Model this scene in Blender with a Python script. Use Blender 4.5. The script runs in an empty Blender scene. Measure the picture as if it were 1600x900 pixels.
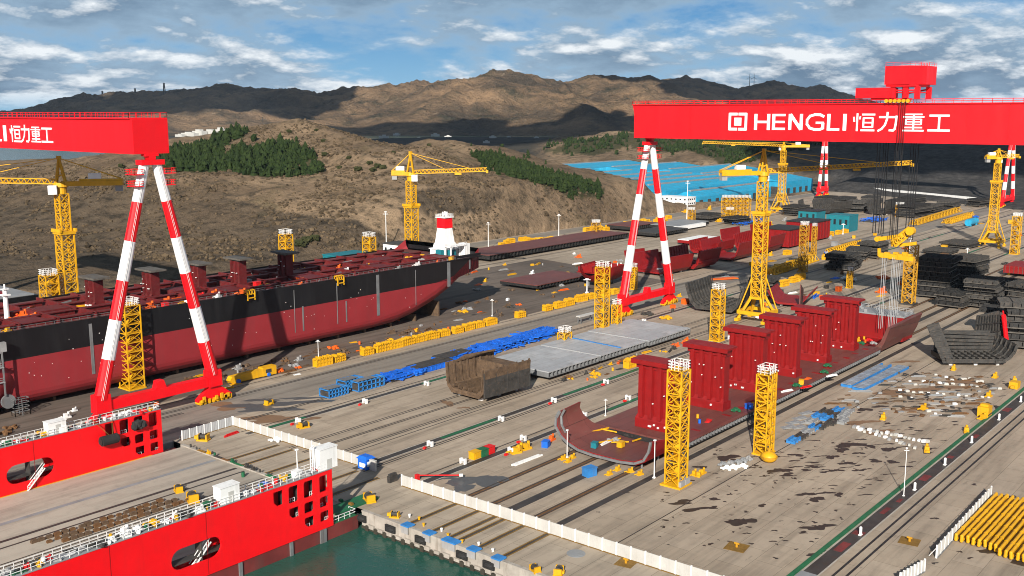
import bpy, math, random
import numpy as np
from mathutils import Vector, Matrix
from mathutils.geometry import tessellate_polygon
random.seed(11)
RS = np.random.RandomState(7)
scn = bpy.context.scene
COL = scn.collection
R = math.radians

# ------------------------------------------------------------------ camera
F, HV, H = 1593.0, 175.0, 80.0
TH = math.atan((450 - HV) / F)
AZ = R(39.65)
FW = (math.cos(AZ), math.sin(AZ)); RT = (math.sin(AZ), -math.cos(AZ))
cam_d = bpy.data.cameras.new('camera'); cam = bpy.data.objects.new('camera', cam_d); COL.objects.link(cam)
cam_d.sensor_width = 36; cam_d.lens = F / 1600 * 36; cam_d.clip_start = 1; cam_d.clip_end = 60000
cam.location = (0, 0, H); cam.rotation_euler = (R(90) - TH, 0, AZ - R(90))
scn.camera = cam

def ray(px, py):
    a = (px - 800) / F; b = (450 - py) / F
    f = math.cos(TH) + b * math.sin(TH); u = -math.sin(TH) + b * math.cos(TH)
    return Vector((f * FW[0] + a * RT[0], f * FW[1] + a * RT[1], u))
def at(px, py, z=0.0):
    d = ray(px, py); t = (z - H) / d.z
    return Vector((d.x * t, d.y * t, z))
def aty(px, py, Y):
    d = ray(px, py); t = Y / d.y
    return Vector((d.x * t, Y, H + d.z * t))
def atx(px, py, X):
    d = ray(px, py); t = X / d.x
    return Vector((X, d.y * t, H + d.z * t))
def atD(px, py, D):
    d = ray(px, py); t = D / (d.x * FW[0] + d.y * FW[1])
    return Vector((d.x * t, d.y * t, H + d.z * t))
def proj(X, Y, Z):
    Z = Z - H; f = X * FW[0] + Y * FW[1]; r = X * RT[0] + Y * RT[1]
    c = f * math.cos(TH) - Z * math.sin(TH); u = f * math.sin(TH) + Z * math.cos(TH)
    return 800 + F * r / c, 450 - F * u / c

# ------------------------------------------------------------------ materials
def newmat(name):
    m = bpy.data.materials.new(name); m.use_nodes = True
    nt = m.node_tree; nt.nodes.clear()
    out = nt.nodes.new('ShaderNodeOutputMaterial'); b = nt.nodes.new('ShaderNodeBsdfPrincipled')
    nt.links.new(b.outputs[0], out.inputs[0])
    return m, nt, b
class NB:
    def __init__(s, nt): s.nt = nt
    def n(s, t, **k):
        x = s.nt.nodes.new(t)
        for a, v in k.items(): setattr(x, a, v)
        return x
    def l(s, a, b): s.nt.links.new(a, b)
    def coord(s, scale=(1, 1, 1), kind='Object'):
        tc = s.n('ShaderNodeTexCoord'); mp = s.n('ShaderNodeMapping'); mp.inputs['Scale'].default_value = scale
        s.l(tc.outputs[kind], mp.inputs[0]); return mp.outputs[0]
    def noise(s, vec, scale, detail=4, rough=.55, dist=0.):
        x = s.n('ShaderNodeTexNoise'); x.inputs['Scale'].default_value = scale; x.inputs['Detail'].default_value = detail
        x.inputs['Roughness'].default_value = rough; x.inputs['Distortion'].default_value = dist
        s.l(vec, x.inputs['Vector']); return x.outputs['Fac']
    def ramp(s, fac, a, b, ca=(0, 0, 0, 1), cb=(1, 1, 1, 1)):
        x = s.n('ShaderNodeValToRGB'); x.color_ramp.elements[0].position = a; x.color_ramp.elements[1].position = b
        x.color_ramp.elements[0].color = ca; x.color_ramp.elements[1].color = cb
        s.l(fac, x.inputs[0]); return x.outputs[0]
    def mix(s, fac, a, b, mode='MIX'):
        x = s.n('ShaderNodeMix'); x.data_type = 'RGBA'; x.blend_type = mode
        for sock, v in ((x.inputs[0], fac), (x.inputs[6], a), (x.inputs[7], b)):
            if hasattr(v, 'is_output'): s.l(v, sock)
            elif isinstance(v, (int, float)): sock.default_value = v
            else: sock.default_value = (*v, 1)
        return x.outputs[2]
    def math(s, op, a, b=0.0, c=None, clamp=False):
        x = s.n('ShaderNodeMath', operation=op); x.use_clamp = clamp
        for i, v in enumerate((a, b) if c is None else (a, b, c)):
            if hasattr(v, 'is_output'): s.l(v, x.inputs[i])
            else: x.inputs[i].default_value = v
        return x.outputs[0]
    def bump(s, h, strength, dist, bsdf):
        x = s.n('ShaderNodeBump'); x.inputs['Strength'].default_value = strength; x.inputs['Distance'].default_value = dist
        s.l(h, x.inputs['Height']); s.l(x.outputs[0], bsdf.inputs['Normal'])

def paint(name, col, rough=.45, var=.25, dirt=.35, dirtcol=(.09, .06, .045), scale=.35, metal=0., streak=True):
    m, nt, b = newmat(name); k = NB(nt)
    v = k.coord(kind='Object')
    n1 = k.noise(v, scale, 5, .6)
    dk = tuple(c * (1 - var) for c in col); lt = tuple(min(1, c * (1 + var * .5)) for c in col)
    base = k.mix(k.ramp(n1, .3, .7), dk, lt)
    vs = k.coord((1.2, 1.2, .12 if streak else 1.2))
    n2 = k.noise(vs, scale * 2.2, 6, .65)
    f = k.math('MULTIPLY', k.ramp(n2, .52, .72), dirt)
    base = k.mix(f, base, dirtcol)
    k.l(base, b.inputs['Base Color'])
    r = k.math('MULTIPLY_ADD', n2, .3, rough - .12); k.l(r, b.inputs['Roughness'])
    b.inputs['Metallic'].default_value = metal
    b.inputs['Specular IOR Level'].default_value = .35
    return m
M = {}
M['crane_red'] = paint('crane_red_paint', (.78, .004, .010), .42, .07, .06)
M['girder_red'] = paint('girder_red_paint', (.70, .004, .010), .5, .12, .12, (.40, .02, .02), scale=.10)
M['crane_white'] = paint('crane_white_paint', (.80, .80, .80), .45, .06, .14)
M['white'] = paint('white_paint', (.78, .78, .77), .5, .08, .25)
M['yellow'] = paint('yellow_paint', (.66, .345, .007), .5, .16, .22)
M['yellow_old'] = paint('worn_yellow_paint', (.50, .25, .010), .6, .28, .5)
M['bulk_red'] = paint('red_oxide_primer', (.225, .0055, .006), .5, .16, .25, (.08, .010, .010))
M['deck_red'] = paint('walked_red_primer', (.17, .035, .028), .7, .35, .5, (.12, .09, .075), streak=False)
M['hull_red'] = paint('hull_antifouling_red', (.265, .023, .028), .5, .12, .22, (.13, .05, .05), scale=.12)
M['coaming'] = paint('maroon_primer', (.12, .010, .011), .6, .3, .4, (.10, .07, .06), streak=False)
M['steel_rim'] = paint('worn_plate_rim', (.105, .095, .082), .65, .4, .5, (.06, .04, .03), scale=.6, streak=False)
M['hull_black'] = paint('hull_black_paint', (.008, .008, .009), .4, .3, .16, (.05, .05, .05), scale=.15)
M['pontoon'] = paint('pontoon_maroon', (.16, .028, .026), .6, .35, .6, (.06, .04, .035), scale=.25)
M['dock_red'] = paint('dock_red_paint', (.78, .004, .008), .42, .06, .07)
M['steel_dark'] = paint('dark_primed_steel', (.046, .044, .041), .6, .45, .6, (.12, .085, .06), scale=.5, streak=False)
M['steel_black'] = paint('black_steel', (.020, .020, .020), .55, .5, .5, (.075, .062, .05), scale=.5, streak=False)
M['steel_brown'] = paint('rusting_brown_steel', (.125, .080, .048), .75, .45, .6, (.03, .02, .015), scale=.6, streak=False)
M['steel_grey'] = paint('grey_primer', (.24, .25, .26), .6, .2, .4, (.13, .11, .09), scale=.18, streak=False)
M['steel_edge'] = paint('grey_steel_edge', (.16, .165, .17), .6, .25, .4)
M['rail'] = paint('rail_steel', (.045, .04, .037), .55, .4, .5, (.09, .05, .03), scale=.3, streak=False)
M['rust'] = paint('rust_brown', (.15, .075, .03), .8, .4, .5, (.06, .03, .015), scale=.8, streak=False)
M['ochre'] = paint('ochre_plate', (.20, .11, .02), .7, .3, .4, (.06, .04, .02), scale=.8, streak=False)
M['blue'] = paint('blue_paint', (.010, .13, .62), .5, .25, .25)
M['blue_old'] = paint('worn_blue_paint', (.03, .20, .52), .6, .3, .4)
M['sky_blue'] = paint('sky_blue_sheet', (.012, .43, .70), .5, .10, .16, scale=.03)
M['teal'] = paint('teal_paint', (.008, .16, .20), .5, .12, .2)
M['green'] = paint('green_paint', (.012, .12, .05), .6, .3, .4, streak=False)
M['orange'] = paint('orange_paint', (.75, .12, .01), .5, .2, .2)
M['red_small'] = paint('bright_red_paint', (.62, .01, .012), .5, .15, .2)
M['grey'] = paint('grey_paint', (.30, .30, .30), .6, .2, .4)
M['rubber'] = paint('black_rubber', (.02, .02, .02), .8, .3, .3, (.06, .06, .06))
M['glass_dark'] = paint('dark_window', (.02, .025, .03), .15, .1, .05)
M['panel'] = paint('fence_panel_white', (.47, .465, .44), .55, .1, .3, (.30, .27, .22))
M['panel_grey'] = paint('fence_panel_grey', (.42, .43, .44), .6, .12, .3)
M['cable'] = paint('steel_cable', (.012, .012, .013), .5, .2, .1)
M['cable_light'] = paint('bright_steel_cable', (.38, .39, .40), .45, .2, .1)
M['letter'] = paint('lettering_white', (.85, .85, .85), .5, .02, .03)
M['quay'] = paint('quay_concrete', (.36, .33, .29), .85, .25, .6, (.13, .10, .07), scale=.4)
M['wet'] = paint('wet_quay_foot', (.05, .045, .035), .4, .3, .4, (.02, .025, .02))

def concrete(name, light, dark, joints=True, stain=.5):
    m, nt, b = newmat(name); k = NB(nt)
    v = k.coord()
    n1 = k.noise(v, .02, 6, .6); n2 = k.noise(v, .35, 6, .65)
    vx = k.coord((.03, .35, 1)); n3 = k.noise(vx, 1.0, 5, .6)
    base = k.mix(k.ramp(n1, .3, .7), dark, light)
    base = k.mix(k.math('MULTIPLY', k.ramp(n3, .46, .70), .65), base, tuple(c * .55 for c in dark))
    base = k.mix(k.ramp(n2, .35, .7), base, k.mix(.5, base, (.05, .045, .04)), 'MIX') if False else k.mix(k.math('MULTIPLY', k.ramp(n2, .5, .75), .28), base, (.11, .095, .08))
    if joints:
        br = k.n('ShaderNodeTexBrick'); br.offset = 0.5
        br.inputs['Scale'].default_value = 1; br.inputs['Mortar Size'].default_value = .05
        br.inputs['Brick Width'].default_value = 9; br.inputs['Row Height'].default_value = 5.5
        br.inputs['Color1'].default_value = (1, 1, 1, 1); br.inputs['Color2'].default_value = (.86, .85, .83, 1); br.inputs['Mortar'].default_value = (.38, .36, .33, 1)
        k.l(v, br.inputs['Vector']); base = k.mix(.75, base, br.outputs['Color'], 'MULTIPLY')
    # oil and rust stains
    vs = k.coord((.55, 1.1, 1)); s1 = k.noise(vs, .20, 5, .6, .4)
    s2 = k.noise(v, .012, 2, .5)
    dens = k.math('MULTIPLY_ADD', s2, .30, .50)       # local threshold
    f = k.math('GREATER_THAN', s1, k.math('ADD', .44, k.math('SUBTRACT', .72, dens)))
    s3 = k.noise(k.coord((.3, .9, 1)), .55, 4, .6)
    f2 = k.ramp(s3, .66, .70)
    base = k.mix(k.math('MULTIPLY', f2, .55 * stain), base, (.06, .047, .038))
    s4 = k.noise(v, .05, 5, .6); base = k.mix(k.math('MULTIPLY', k.ramp(s4, .60, .78), .55 * stain), base, (.15, .085, .04))
    k.l(base, b.inputs['Base Color'])
    k.l(k.math('MULTIPLY_ADD', n2, .25, .65), b.inputs['Roughness'])
    b.inputs['Specular IOR Level'].default_value = .25
    k.bump(n2, .25, .05, b)
    return m
M['yard'] = concrete('yard_concrete', (.42, .345, .265), (.295, .24, .185))
M['apron'] = concrete('quay_apron_concrete', (.44, .37, .29), (.33, .275, .215), stain=.3)
M['dockdeck'] = concrete('dock_deck_plate', (.43, .38, .315), (.34, .30, .25), joints=False, stain=.35)
M['berth'] = concrete('ship_berth_floor', (.17, .135, .11), (.085, .068, .056), joints=False, stain=1)
M['lane'] = concrete('asphalt_lane', (.25, .22, .185), (.195, .172, .147), joints=False, stain=.6)
def stain_mat(name, col, rough):
    m, nt, b = newmat(name); k = NB(nt); n = k.noise(k.coord(), .8, 4)
    k.l(k.mix(n, col, tuple(c * 1.8 for c in col)), b.inputs['Base Color']); b.inputs['Roughness'].default_value = rough
    return m
M['stain'] = stain_mat('dried_oil', (.022, .015, .011), .6)
M['damp'] = stain_mat('damp_concrete', (.055, .055, .055), .45)
M['rust_stain'] = stain_mat('rust_wash', (.13, .075, .04), .8)

def land_mat():
    m, nt, b = newmat('dry_scrub_land'); k = NB(nt)
    at_ = k.n('ShaderNodeAttribute', attribute_name='mask'); sep = k.n('ShaderNodeSeparateColor'); k.l(at_.outputs['Color'], sep.inputs[0])
    v = k.coord()
    n1 = k.noise(v, .012, 6, .65); n2 = k.noise(v, .12, 6, .7); n3 = k.noise(v, .5, 4, .7)
    base = k.mix(k.ramp(n1, .35, .65), (.120, .083, .053), (.265, .188, .119))
    base = k.mix(k.ramp(n2, .47, .66), base, (.060, .047, .032))
    base = k.mix(k.math('MULTIPLY', k.ramp(n3, .55, .75), .6), base, (.27, .20, .135))
    base = k.mix(k.math('MULTIPLY', k.ramp(k.noise(v, .035, 4), .6, .7), .35), base, (.06, .062, .028))
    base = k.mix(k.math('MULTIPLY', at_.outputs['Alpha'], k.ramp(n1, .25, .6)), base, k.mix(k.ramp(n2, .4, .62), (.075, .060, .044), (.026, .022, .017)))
    base = k.mix(sep.outputs[0], base, k.mix(n2, (.012, .020, .008), (.045, .05, .02)))      # forest floor
    base = k.mix(sep.outputs[1], base, k.mix(k.ramp(n2, .4, .7), (.036, .035, .035), (.085, .080, .076)))   # black netting / coal
    base = k.mix(sep.outputs[2], base, k.mix(k.ramp(n1, .4, .6), (.022, .026, .026), (.06, .055, .045)))   # valley floor
    k.l(base, b.inputs['Base Color']); b.inputs['Roughness'].default_value = .95; b.inputs['Specular IOR Level'].default_value = .1
    k.bump(k.math('ADD', n2, k.math('MULTIPLY', n3, .5)), .9, 2.5, b)
    return m
M['land'] = land_mat()
def mount_mat():
    m, nt, b = newmat('bare_mountain'); k = NB(nt); v = k.coord()
    n1 = k.noise(v, .0022, 8, .68, .5); n2 = k.noise(v, .010, 7, .7); n3 = k.noise(v, .05, 4, .7)
    base = k.mix(k.ramp(n1, .38, .62), (.080, .062, .044), (.30, .195, .112))
    base = k.mix(k.ramp(n2, .50, .68), base, (.045, .044, .030))
    base = k.mix(k.math('MULTIPLY', k.ramp(n3, .58, .72), .6), base, (.30, .235, .165))
    k.l(base, b.inputs['Base Color']); b.inputs['Roughness'].default_value = .95; b.inputs['Specular IOR Level'].default_value = .05
    k.bump(k.math('ADD', n2, k.math('MULTIPLY', n3, .4)), 1.0, 40, b)
    return m
M['mountain'] = mount_mat()
def water_mat():
    m, nt, b = newmat('harbour_water'); k = NB(nt)
    v = k.coord((1, 1, 1)); n = k.noise(v, .35, 5, .6); n2 = k.noise(v, .03, 3, .5)
    k.l(k.mix(n2, (.010, .058, .046), (.022, .085, .062)), b.inputs['Base Color']); b.inputs['Roughness'].default_value = .12
    b.inputs['IOR'].default_value = 1.33
    k.bump(k.math('ADD', n, k.math('MULTIPLY', k.noise(v, 1.3, 3, .6), .4)), .35, .5, b); return m
M['water'] = water_mat()
def plate_mat(name, col, w, h):
    m, nt, b = newmat(name); k = NB(nt); v = k.coord(); n = k.noise(v, .25, 5, .65)
    br = k.n('ShaderNodeTexBrick'); br.inputs['Scale'].default_value = 1; br.inputs['Mortar Size'].default_value = .05; br.inputs['Brick Width'].default_value = w; br.inputs['Row Height'].default_value = h
    br.inputs['Color1'].default_value = (1, 1, 1, 1); br.inputs['Color2'].default_value = (.80, .81, .83, 1); br.inputs['Mortar'].default_value = (.35, .34, .33, 1); k.l(v, br.inputs['Vector'])
    base = k.mix(.9, k.mix(k.ramp(n, .3, .7), tuple(c * .75 for c in col), col), br.outputs['Color'], 'MULTIPLY'); base = k.mix(k.math('MULTIPLY', k.ramp(k.noise(k.coord((.3, 1.2, 1)), .5, 6, .65), .55, .72), .5), base, (.14, .11, .08))
    k.l(base, b.inputs['Base Color']); b.inputs['Roughness'].default_value = .55; return m
M['sky_blue'] = plate_mat('blue_roof_sheet', (.016, .36, .60), 42, 3.2)
M['panel_top'] = plate_mat('primed_deck_plate', (.42, .43, .44), 13, 4.2)
M['plate_blue'] = plate_mat('blue_grey_plate', (.27, .32, .38), 3, 1.4)
M['deck_red'] = plate_mat('walked_red_primer_plate', (.165, .050, .041), 12, 3.0)
def foliage_mat(name, a, c):
    m, nt, b = newmat(name); k = NB(nt); n = k.noise(k.coord(), .22, 4, .6)
    oi = k.n('ShaderNodeTexCoord'); k.l(k.mix(k.ramp(n, .3, .7), a, c), b.inputs['Base Color'])
    b.inputs['Roughness'].default_value = .9; b.inputs['Specular IOR Level'].default_value = .1; return m
M['pine'] = foliage_mat('pine_needles', (.008, .018, .006), (.030, .046, .013))
M['scrub'] = foliage_mat('dry_scrub_twigs', (.030, .023, .015), (.150, .108, .066))
M['bush'] = foliage_mat('olive_bush_leaves', (.022, .028, .010), (.06, .06, .025))

# ------------------------------------------------------------------ mesh builder
class MB:
    def __init__(s): s.v = []; s.f = []; s.mi = []
    def add(s, vs, fs, m=0):
        o = len(s.v); s.v += [tuple(x) for x in vs]
        for f in fs: s.f.append(tuple(i + o for i in f)); s.mi.append(m)
        return s
    def box(s, x0, x1, y0, y1, z0, z1, m=0):
        vs = [(x0, y0, z0), (x1, y0, z0), (x1, y1, z0), (x0, y1, z0), (x0, y0, z1), (x1, y0, z1), (x1, y1, z1), (x0, y1, z1)]
        return s.add(vs, [(3, 2, 1, 0), (4, 5, 6, 7), (0, 1, 5, 4), (1, 2, 6, 5), (2, 3, 7, 6), (3, 0, 4, 7)], m)
    def rbox(s, c, L, W, Hh, a, m=0, tilt=0.):
        ca, sa = math.cos(a), math.sin(a); vs = []
        for z in (0, Hh):
            for x, y in ((-L / 2, -W / 2), (L / 2, -W / 2), (L / 2, W / 2), (-L / 2, W / 2)):
                zz = z + x * math.sin(tilt)
                vs.append((c[0] + x * ca - y * sa, c[1] + x * sa + y * ca, c[2] + zz))
        return s.add(vs, [(3, 2, 1, 0), (4, 5, 6, 7), (0, 1, 5, 4), (1, 2, 6, 5), (2, 3, 7, 6), (3, 0, 4, 7)], m)
    def bar(s, p, q, w, h=None, m=0, caps=True):
        p = Vector(p); q = Vector(q); d = q - p
        if d.length < 1e-6: return s
        d.normalize(); up = Vector((0, 0, 1)) if abs(d.z) < .95 else Vector((1, 0, 0))
        a = d.cross(up).normalized() * (w / 2); b = a.cross(d).normalized() * ((h or w) / 2)
        vs = [p - a - b, p + a - b, p + a + b, p - a + b, q - a - b, q + a - b, q + a + b, q - a + b]
        fs = [(0, 4, 5, 1), (1, 5, 6, 2), (2, 6, 7, 3), (3, 7, 4, 0)]
        if caps: fs += [(0, 1, 2, 3), (7, 6, 5, 4)]
        return s.add(vs, fs, m)
    def tube(s, p, q, r0, r1=None, n=10, m=0, caps=True):
        r1 = r0 if r1 is None else r1
        p = Vector(p); q = Vector(q); d = (q - p).normalized(); up = Vector((0, 0, 1)) if abs(d.z) < .95 else Vector((1, 0, 0))
        a = d.cross(up).normalized(); b = a.cross(d).normalized(); vs = []
        for c, r in ((p, r0), (q, r1)):
            for i in range(n):
                t = 2 * math.pi * i / n; vs.append(c + a * (r * math.cos(t)) + b * (r * math.sin(t)))
        fs = [(i, i + n, (i + 1) % n + n, (i + 1) % n) for i in range(n)]
        if caps: fs += [tuple(range(n)), tuple(range(2 * n - 1, n - 1, -1))]
        return s.add(vs, fs, m)
    def extr(s, pts, vec, m=0):
        n = len(pts); v2 = Vector(vec); vs = [Vector(p) for p in pts] + [Vector(p) + v2 for p in pts]
        fs = [tuple(range(n))[::-1], tuple(range(n, 2 * n))] + [(i, (i + 1) % n, (i + 1) % n + n, i + n) for i in range(n)]
        return s.add(vs, fs, m)
    def sheet(s, pts, z, m=0):
        return s.add([(p[0], p[1], z) for p in pts], [tuple(range(len(pts)))], m)
    def blob(s, c, r, jit=.25, m=0, rings=3, seg=6, rnd=random):
        vs = [(c[0], c[1], c[2] - r[2])]; 
        for i in range(1, rings):
            ph = math.pi * i / rings
            for j in range(seg):
                t = 2 * math.pi * (j + .5 * (i % 2)) / seg; k = 1 + rnd.uniform(-jit, jit)
                vs.append((c[0] + r[0] * k * math.sin(ph) * math.cos(t), c[1] + r[1] * k * math.sin(ph) * math.sin(t), c[2] - r[2] * math.cos(ph) * k))
        vs.append((c[0], c[1], c[2] + r[2])); e = len(vs) - 1
        fs = [(0, 1 + (j + 1) % seg, 1 + j) for j in range(seg)]
        for i in range(rings - 2):
            for j in range(seg):
                a = 1 + i * seg + j; b = 1 + i * seg + (j + 1) % seg; fs.append((a, b, b + seg, a + seg))
        fs += [(e, e - seg + j, e - seg + (j + 1) % seg) for j in range(seg)]
        return s.add(vs, fs, m)
    def plate(s, outer, holes, frm, vec, m=0):
        """flat plate with holes; outer and holes are 2d loops, frm maps (u,v)->3d, vec is the thickness"""
        loops = [[Vector((u, v, 0)) for u, v in l] for l in [outer] + holes]
        flat = [p for l in loops for p in l]; tris = tessellate_polygon(loops); V = Vector(vec)
        A = [Vector(frm(p.x, p.y)) for p in flat]; n = len(A)
        s.add(A + [p + V for p in A], [tuple(t) for t in tris] + [tuple(i + n for i in t[::-1]) for t in tris], m)
        o = 0; off = len(s.v) - 2 * n
        for l in loops:
            k = len(l)
            for i in range(k):
                a = off + o + i; b = off + o + (i + 1) % k
                s.f.append((a, b, b + n, a + n)); s.mi.append(m)
            o += k
        return s
    def build(s, name, mats, parent=None, smooth=False):
        me = bpy.data.meshes.new(name); me.from_pydata([tuple(v) for v in s.v], [], s.f)
        for m in (mats if isinstance(mats, (list, tuple)) else [mats]): me.materials.append(M[m] if isinstance(m, str) else m)
        me.polygons.foreach_set('material_index', s.mi)
        if smooth: me.polygons.foreach_set('use_smooth', [True] * len(s.f))
        me.update()
        o = bpy.data.objects.new(name, me); COL.objects.link(o)
        if parent: o.parent = parent
        return o
def tag(o, label, cat, group=None):
    o['label'] = label; o['category'] = cat
    if group: o['group'] = group
    return o
def thing(name, label, cat, loc=(0, 0, 0), rz=0, group=None):
    o = bpy.data.objects.new(name, None); COL.objects.link(o); o.location = loc; o.rotation_euler = (0, 0, rz)
    o.empty_display_size = .5
    return tag(o, label, cat, group)
def struct(o): o['kind'] = 'structure'; return o
def stuff(o, label=None): 
    o['kind'] = 'stuff'
    if label: o['label'] = label
    return o
def boxes(name, mat, parent, lst):
    for q in lst: MB().box(*q).build(name, mat, parent)
def dup(root, loc, rz=0, label=None, group=None, scale=None):
    r = root.copy(); COL.objects.link(r); r.location = loc; r.rotation_euler = (0, 0, rz)
    if label: r['label'] = label
    if group: r['group'] = group
    if scale: r.scale = scale
    for ch in list(root.children):
        c = ch.copy(); COL.objects.link(c); c.parent = r
        for g in list(ch.children):
            d = g.copy(); COL.objects.link(d); d.parent = c
    return r

# ------------------------------------------------------------------ numpy noise
def hash2(ix, iy, seed):
    n = (ix.astype(np.int64) * 374761393 + iy.astype(np.int64) * 668265263 + seed * 1274126177) & 0x7fffffff
    n = ((n ^ (n >> 13)) * 1274126177) & 0x7fffffff
    return ((n ^ (n >> 16)) & 0xffff) / 65535.0
def vnoise(x, y, seed=0):
    ix = np.floor(x); iy = np.floor(y); fx = x - ix; fy = y - iy
    fx = fx * fx * fx * (fx * (fx * 6 - 15) + 10); fy = fy * fy * fy * (fy * (fy * 6 - 15) + 10)
    a = hash2(ix, iy, seed); b = hash2(ix + 1, iy, seed); c = hash2(ix, iy + 1, seed); d = hash2(ix + 1, iy + 1, seed)
    return (a * (1 - fx) + b * fx) * (1 - fy) + (c * (1 - fx) + d * fx) * fy
def fbm(x, y, oct=5, seed=0, gain=.5, ridged=False):
    s = 0; a = 1.; t = 0
    for i in range(oct):
        n = vnoise(x, y, seed + i * 17)
        if ridged: n = 1 - np.abs(2 * n - 1)
        s = s + a * n; t += a; a *= gain; x, y = x * 2.03 + 13.1, y * 2.03 + 7.7
    return s / t
def ridge_h(X, Y, pts, w, p=1.1, base=0.):
    """height of a ridge line; pts = [(px,py,D)], w = half width(s)"""
    P = [atD(*q) for q in pts]; best = np.full(X.shape, -1e9)
    ws = w if isinstance(w, (list, tuple)) else [w] * len(P)
    for (a, wa), (b, wb) in zip(zip(P[:-1], ws[:-1]), zip(P[1:], ws[1:])):
        dx, dy = b.x - a.x, b.y - a.y; L2 = dx * dx + dy * dy
        t = np.clip(((X - a.x) * dx + (Y - a.y) * dy) / L2, 0, 1)
        d = np.hypot(X - a.x - t * dx, Y - a.y - t * dy); hz = a.z + t * (b.z - a.z); ww = wa + t * (wb - wa)
        h = base + (hz - base) * np.clip(1 - d / ww, 0, 1) ** p
        best = np.maximum(best, h)
    return best
def grid_object(name, X, Y, Z, mat, mask=None):
    nr, nc = X.shape; v = np.stack([X, Y, Z], -1).reshape(-1, 3)
    i = np.arange(nr - 1)[:, None] * nc + np.arange(nc - 1)[None]; f = np.stack([i, i + 1, i + nc + 1, i + nc], -1).reshape(-1, 4)
    me = bpy.data.meshes.new(name); me.vertices.add(len(v)); me.vertices.foreach_set('co', v.ravel().astype(np.float32))
    me.loops.add(f.size); me.loops.foreach_set('vertex_index', f.ravel().astype(np.int32)); me.polygons.add(len(f))
    me.polygons.foreach_set('loop_start', (np.arange(len(f)) * 4).astype(np.int32))
    me.polygons.foreach_set('use_smooth', np.ones(len(f), bool)); me.update(calc_edges=True); me.validate()
    if mask is not None:
        ca = me.color_attributes.new('mask', 'FLOAT_COLOR', 'POINT'); ca.data.foreach_set('color', mask.reshape(-1, 4).astype(np.float32).ravel())
    me.materials.append(mat); o = bpy.data.objects.new(name, me); COL.objects.link(o); return struct(o)
def in_poly(px, py, poly):
    ins = np.zeros(px.shape, bool); n = len(poly)
    for i in range(n):
        x0, y0 = poly[i]; x1, y1 = poly[(i + 1) % n]
        c = ((y0 > py) != (y1 > py)) & (px < (x1 - x0) * (py - y0) / (y1 - y0 + 1e-12) + x0); ins ^= c
    return ins
def projn(X, Y, Z):
    Z = Z - H; f = X * FW[0] + Y * FW[1]; r = X * RT[0] + Y * RT[1]
    c = f * math.cos(TH) - Z * math.sin(TH); u = f * math.sin(TH) + Z * math.cos(TH)
    c = np.where(c > 1, c, 1e9)
    return 800 + F * r / c, 450 - F * u / c

# ------------------------------------------------------------------ terrain
YE = 421.0                      # yard edge on the hill side
R1 = [(-250, 266, 1500), (0, 257, 1450), (100, 250, 1400), (200, 247, 1350), (255, 243, 1180), (300, 229, 1030), (335, 214, 960), (380, 205, 920), (430, 196, 880), (465, 188, 850), (500, 196, 830), (560, 207, 800), (610, 223, 790), (640, 233, 800)]
W1 = [500, 500, 480, 460, 420, 400, 380, 360, 350, 340, 330, 310, 290, 290]
R2 = [(625, 234, 900), (660, 225, 880), (700, 222, 860), (760, 233, 840), (800, 244, 820), (860, 266, 815), (905, 284, 820), (940, 297, 825), (1000, 318, 840)]
W2 = [300, 300, 300, 290, 260, 220, 170, 130, 70]
R3 = [(835, 243, 1750), (865, 232, 1750), (893, 220, 1700), (940, 211, 1680), (985, 207, 1650), (1100, 207, 1600), (1180, 209, 1550), (1280, 214, 1480), (1400, 219, 1400), (1500, 221, 1300), (1585, 223, 1240), (1640, 250, 1200)]
W3 = [200, 260, 330, 380, 400, 400, 400, 400, 400, 380, 330, 250]
R4 = [(600, 372, 585), (640, 336, 625), (665, 326, 640), (700, 334, 640), (740, 330, 655), (780, 322, 675), (830, 316, 700), (880, 322, 730), (940, 325, 770), (985, 330, 795)]
W4 = [50, 80, 90, 90, 90, 90, 90, 80, 70, 60]
R6 = [(425, 206, 865), (448, 196, 858), (465, 182, 850), (484, 193, 845), (515, 205, 840)]; R7 = [(648, 226, 885), (672, 216, 878), (705, 217, 866), (735, 228, 855)]
R5 = [(760, 233, 1150), (810, 231, 1150), (850, 245, 1150)]
FOREST_A = [(246, 258), (262, 243), (330, 224), (370, 211), (384, 206), (386, 213), (350, 226), (340, 238), (372, 236), (400, 230), (440, 227), (470, 231), (490, 244), (500, 262), (498, 277), (440, 281), (400, 276), (330, 272), (280, 268)]
FOREST_B = [(733, 238), (770, 243), (800, 250), (840, 266), (880, 276), (920, 288), (945, 296), (942, 306), (905, 309), (870, 298), (838, 285), (800, 277), (770, 264), (745, 250)]
FOREST_C = [(845, 238), (890, 222), (985, 207), (1100, 205), (1290, 212), (1290, 226), (1240, 235), (1185, 250), (1130, 262), (1112, 246), (1075, 236), (1010, 240), (985, 228), (930, 243)]
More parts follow.
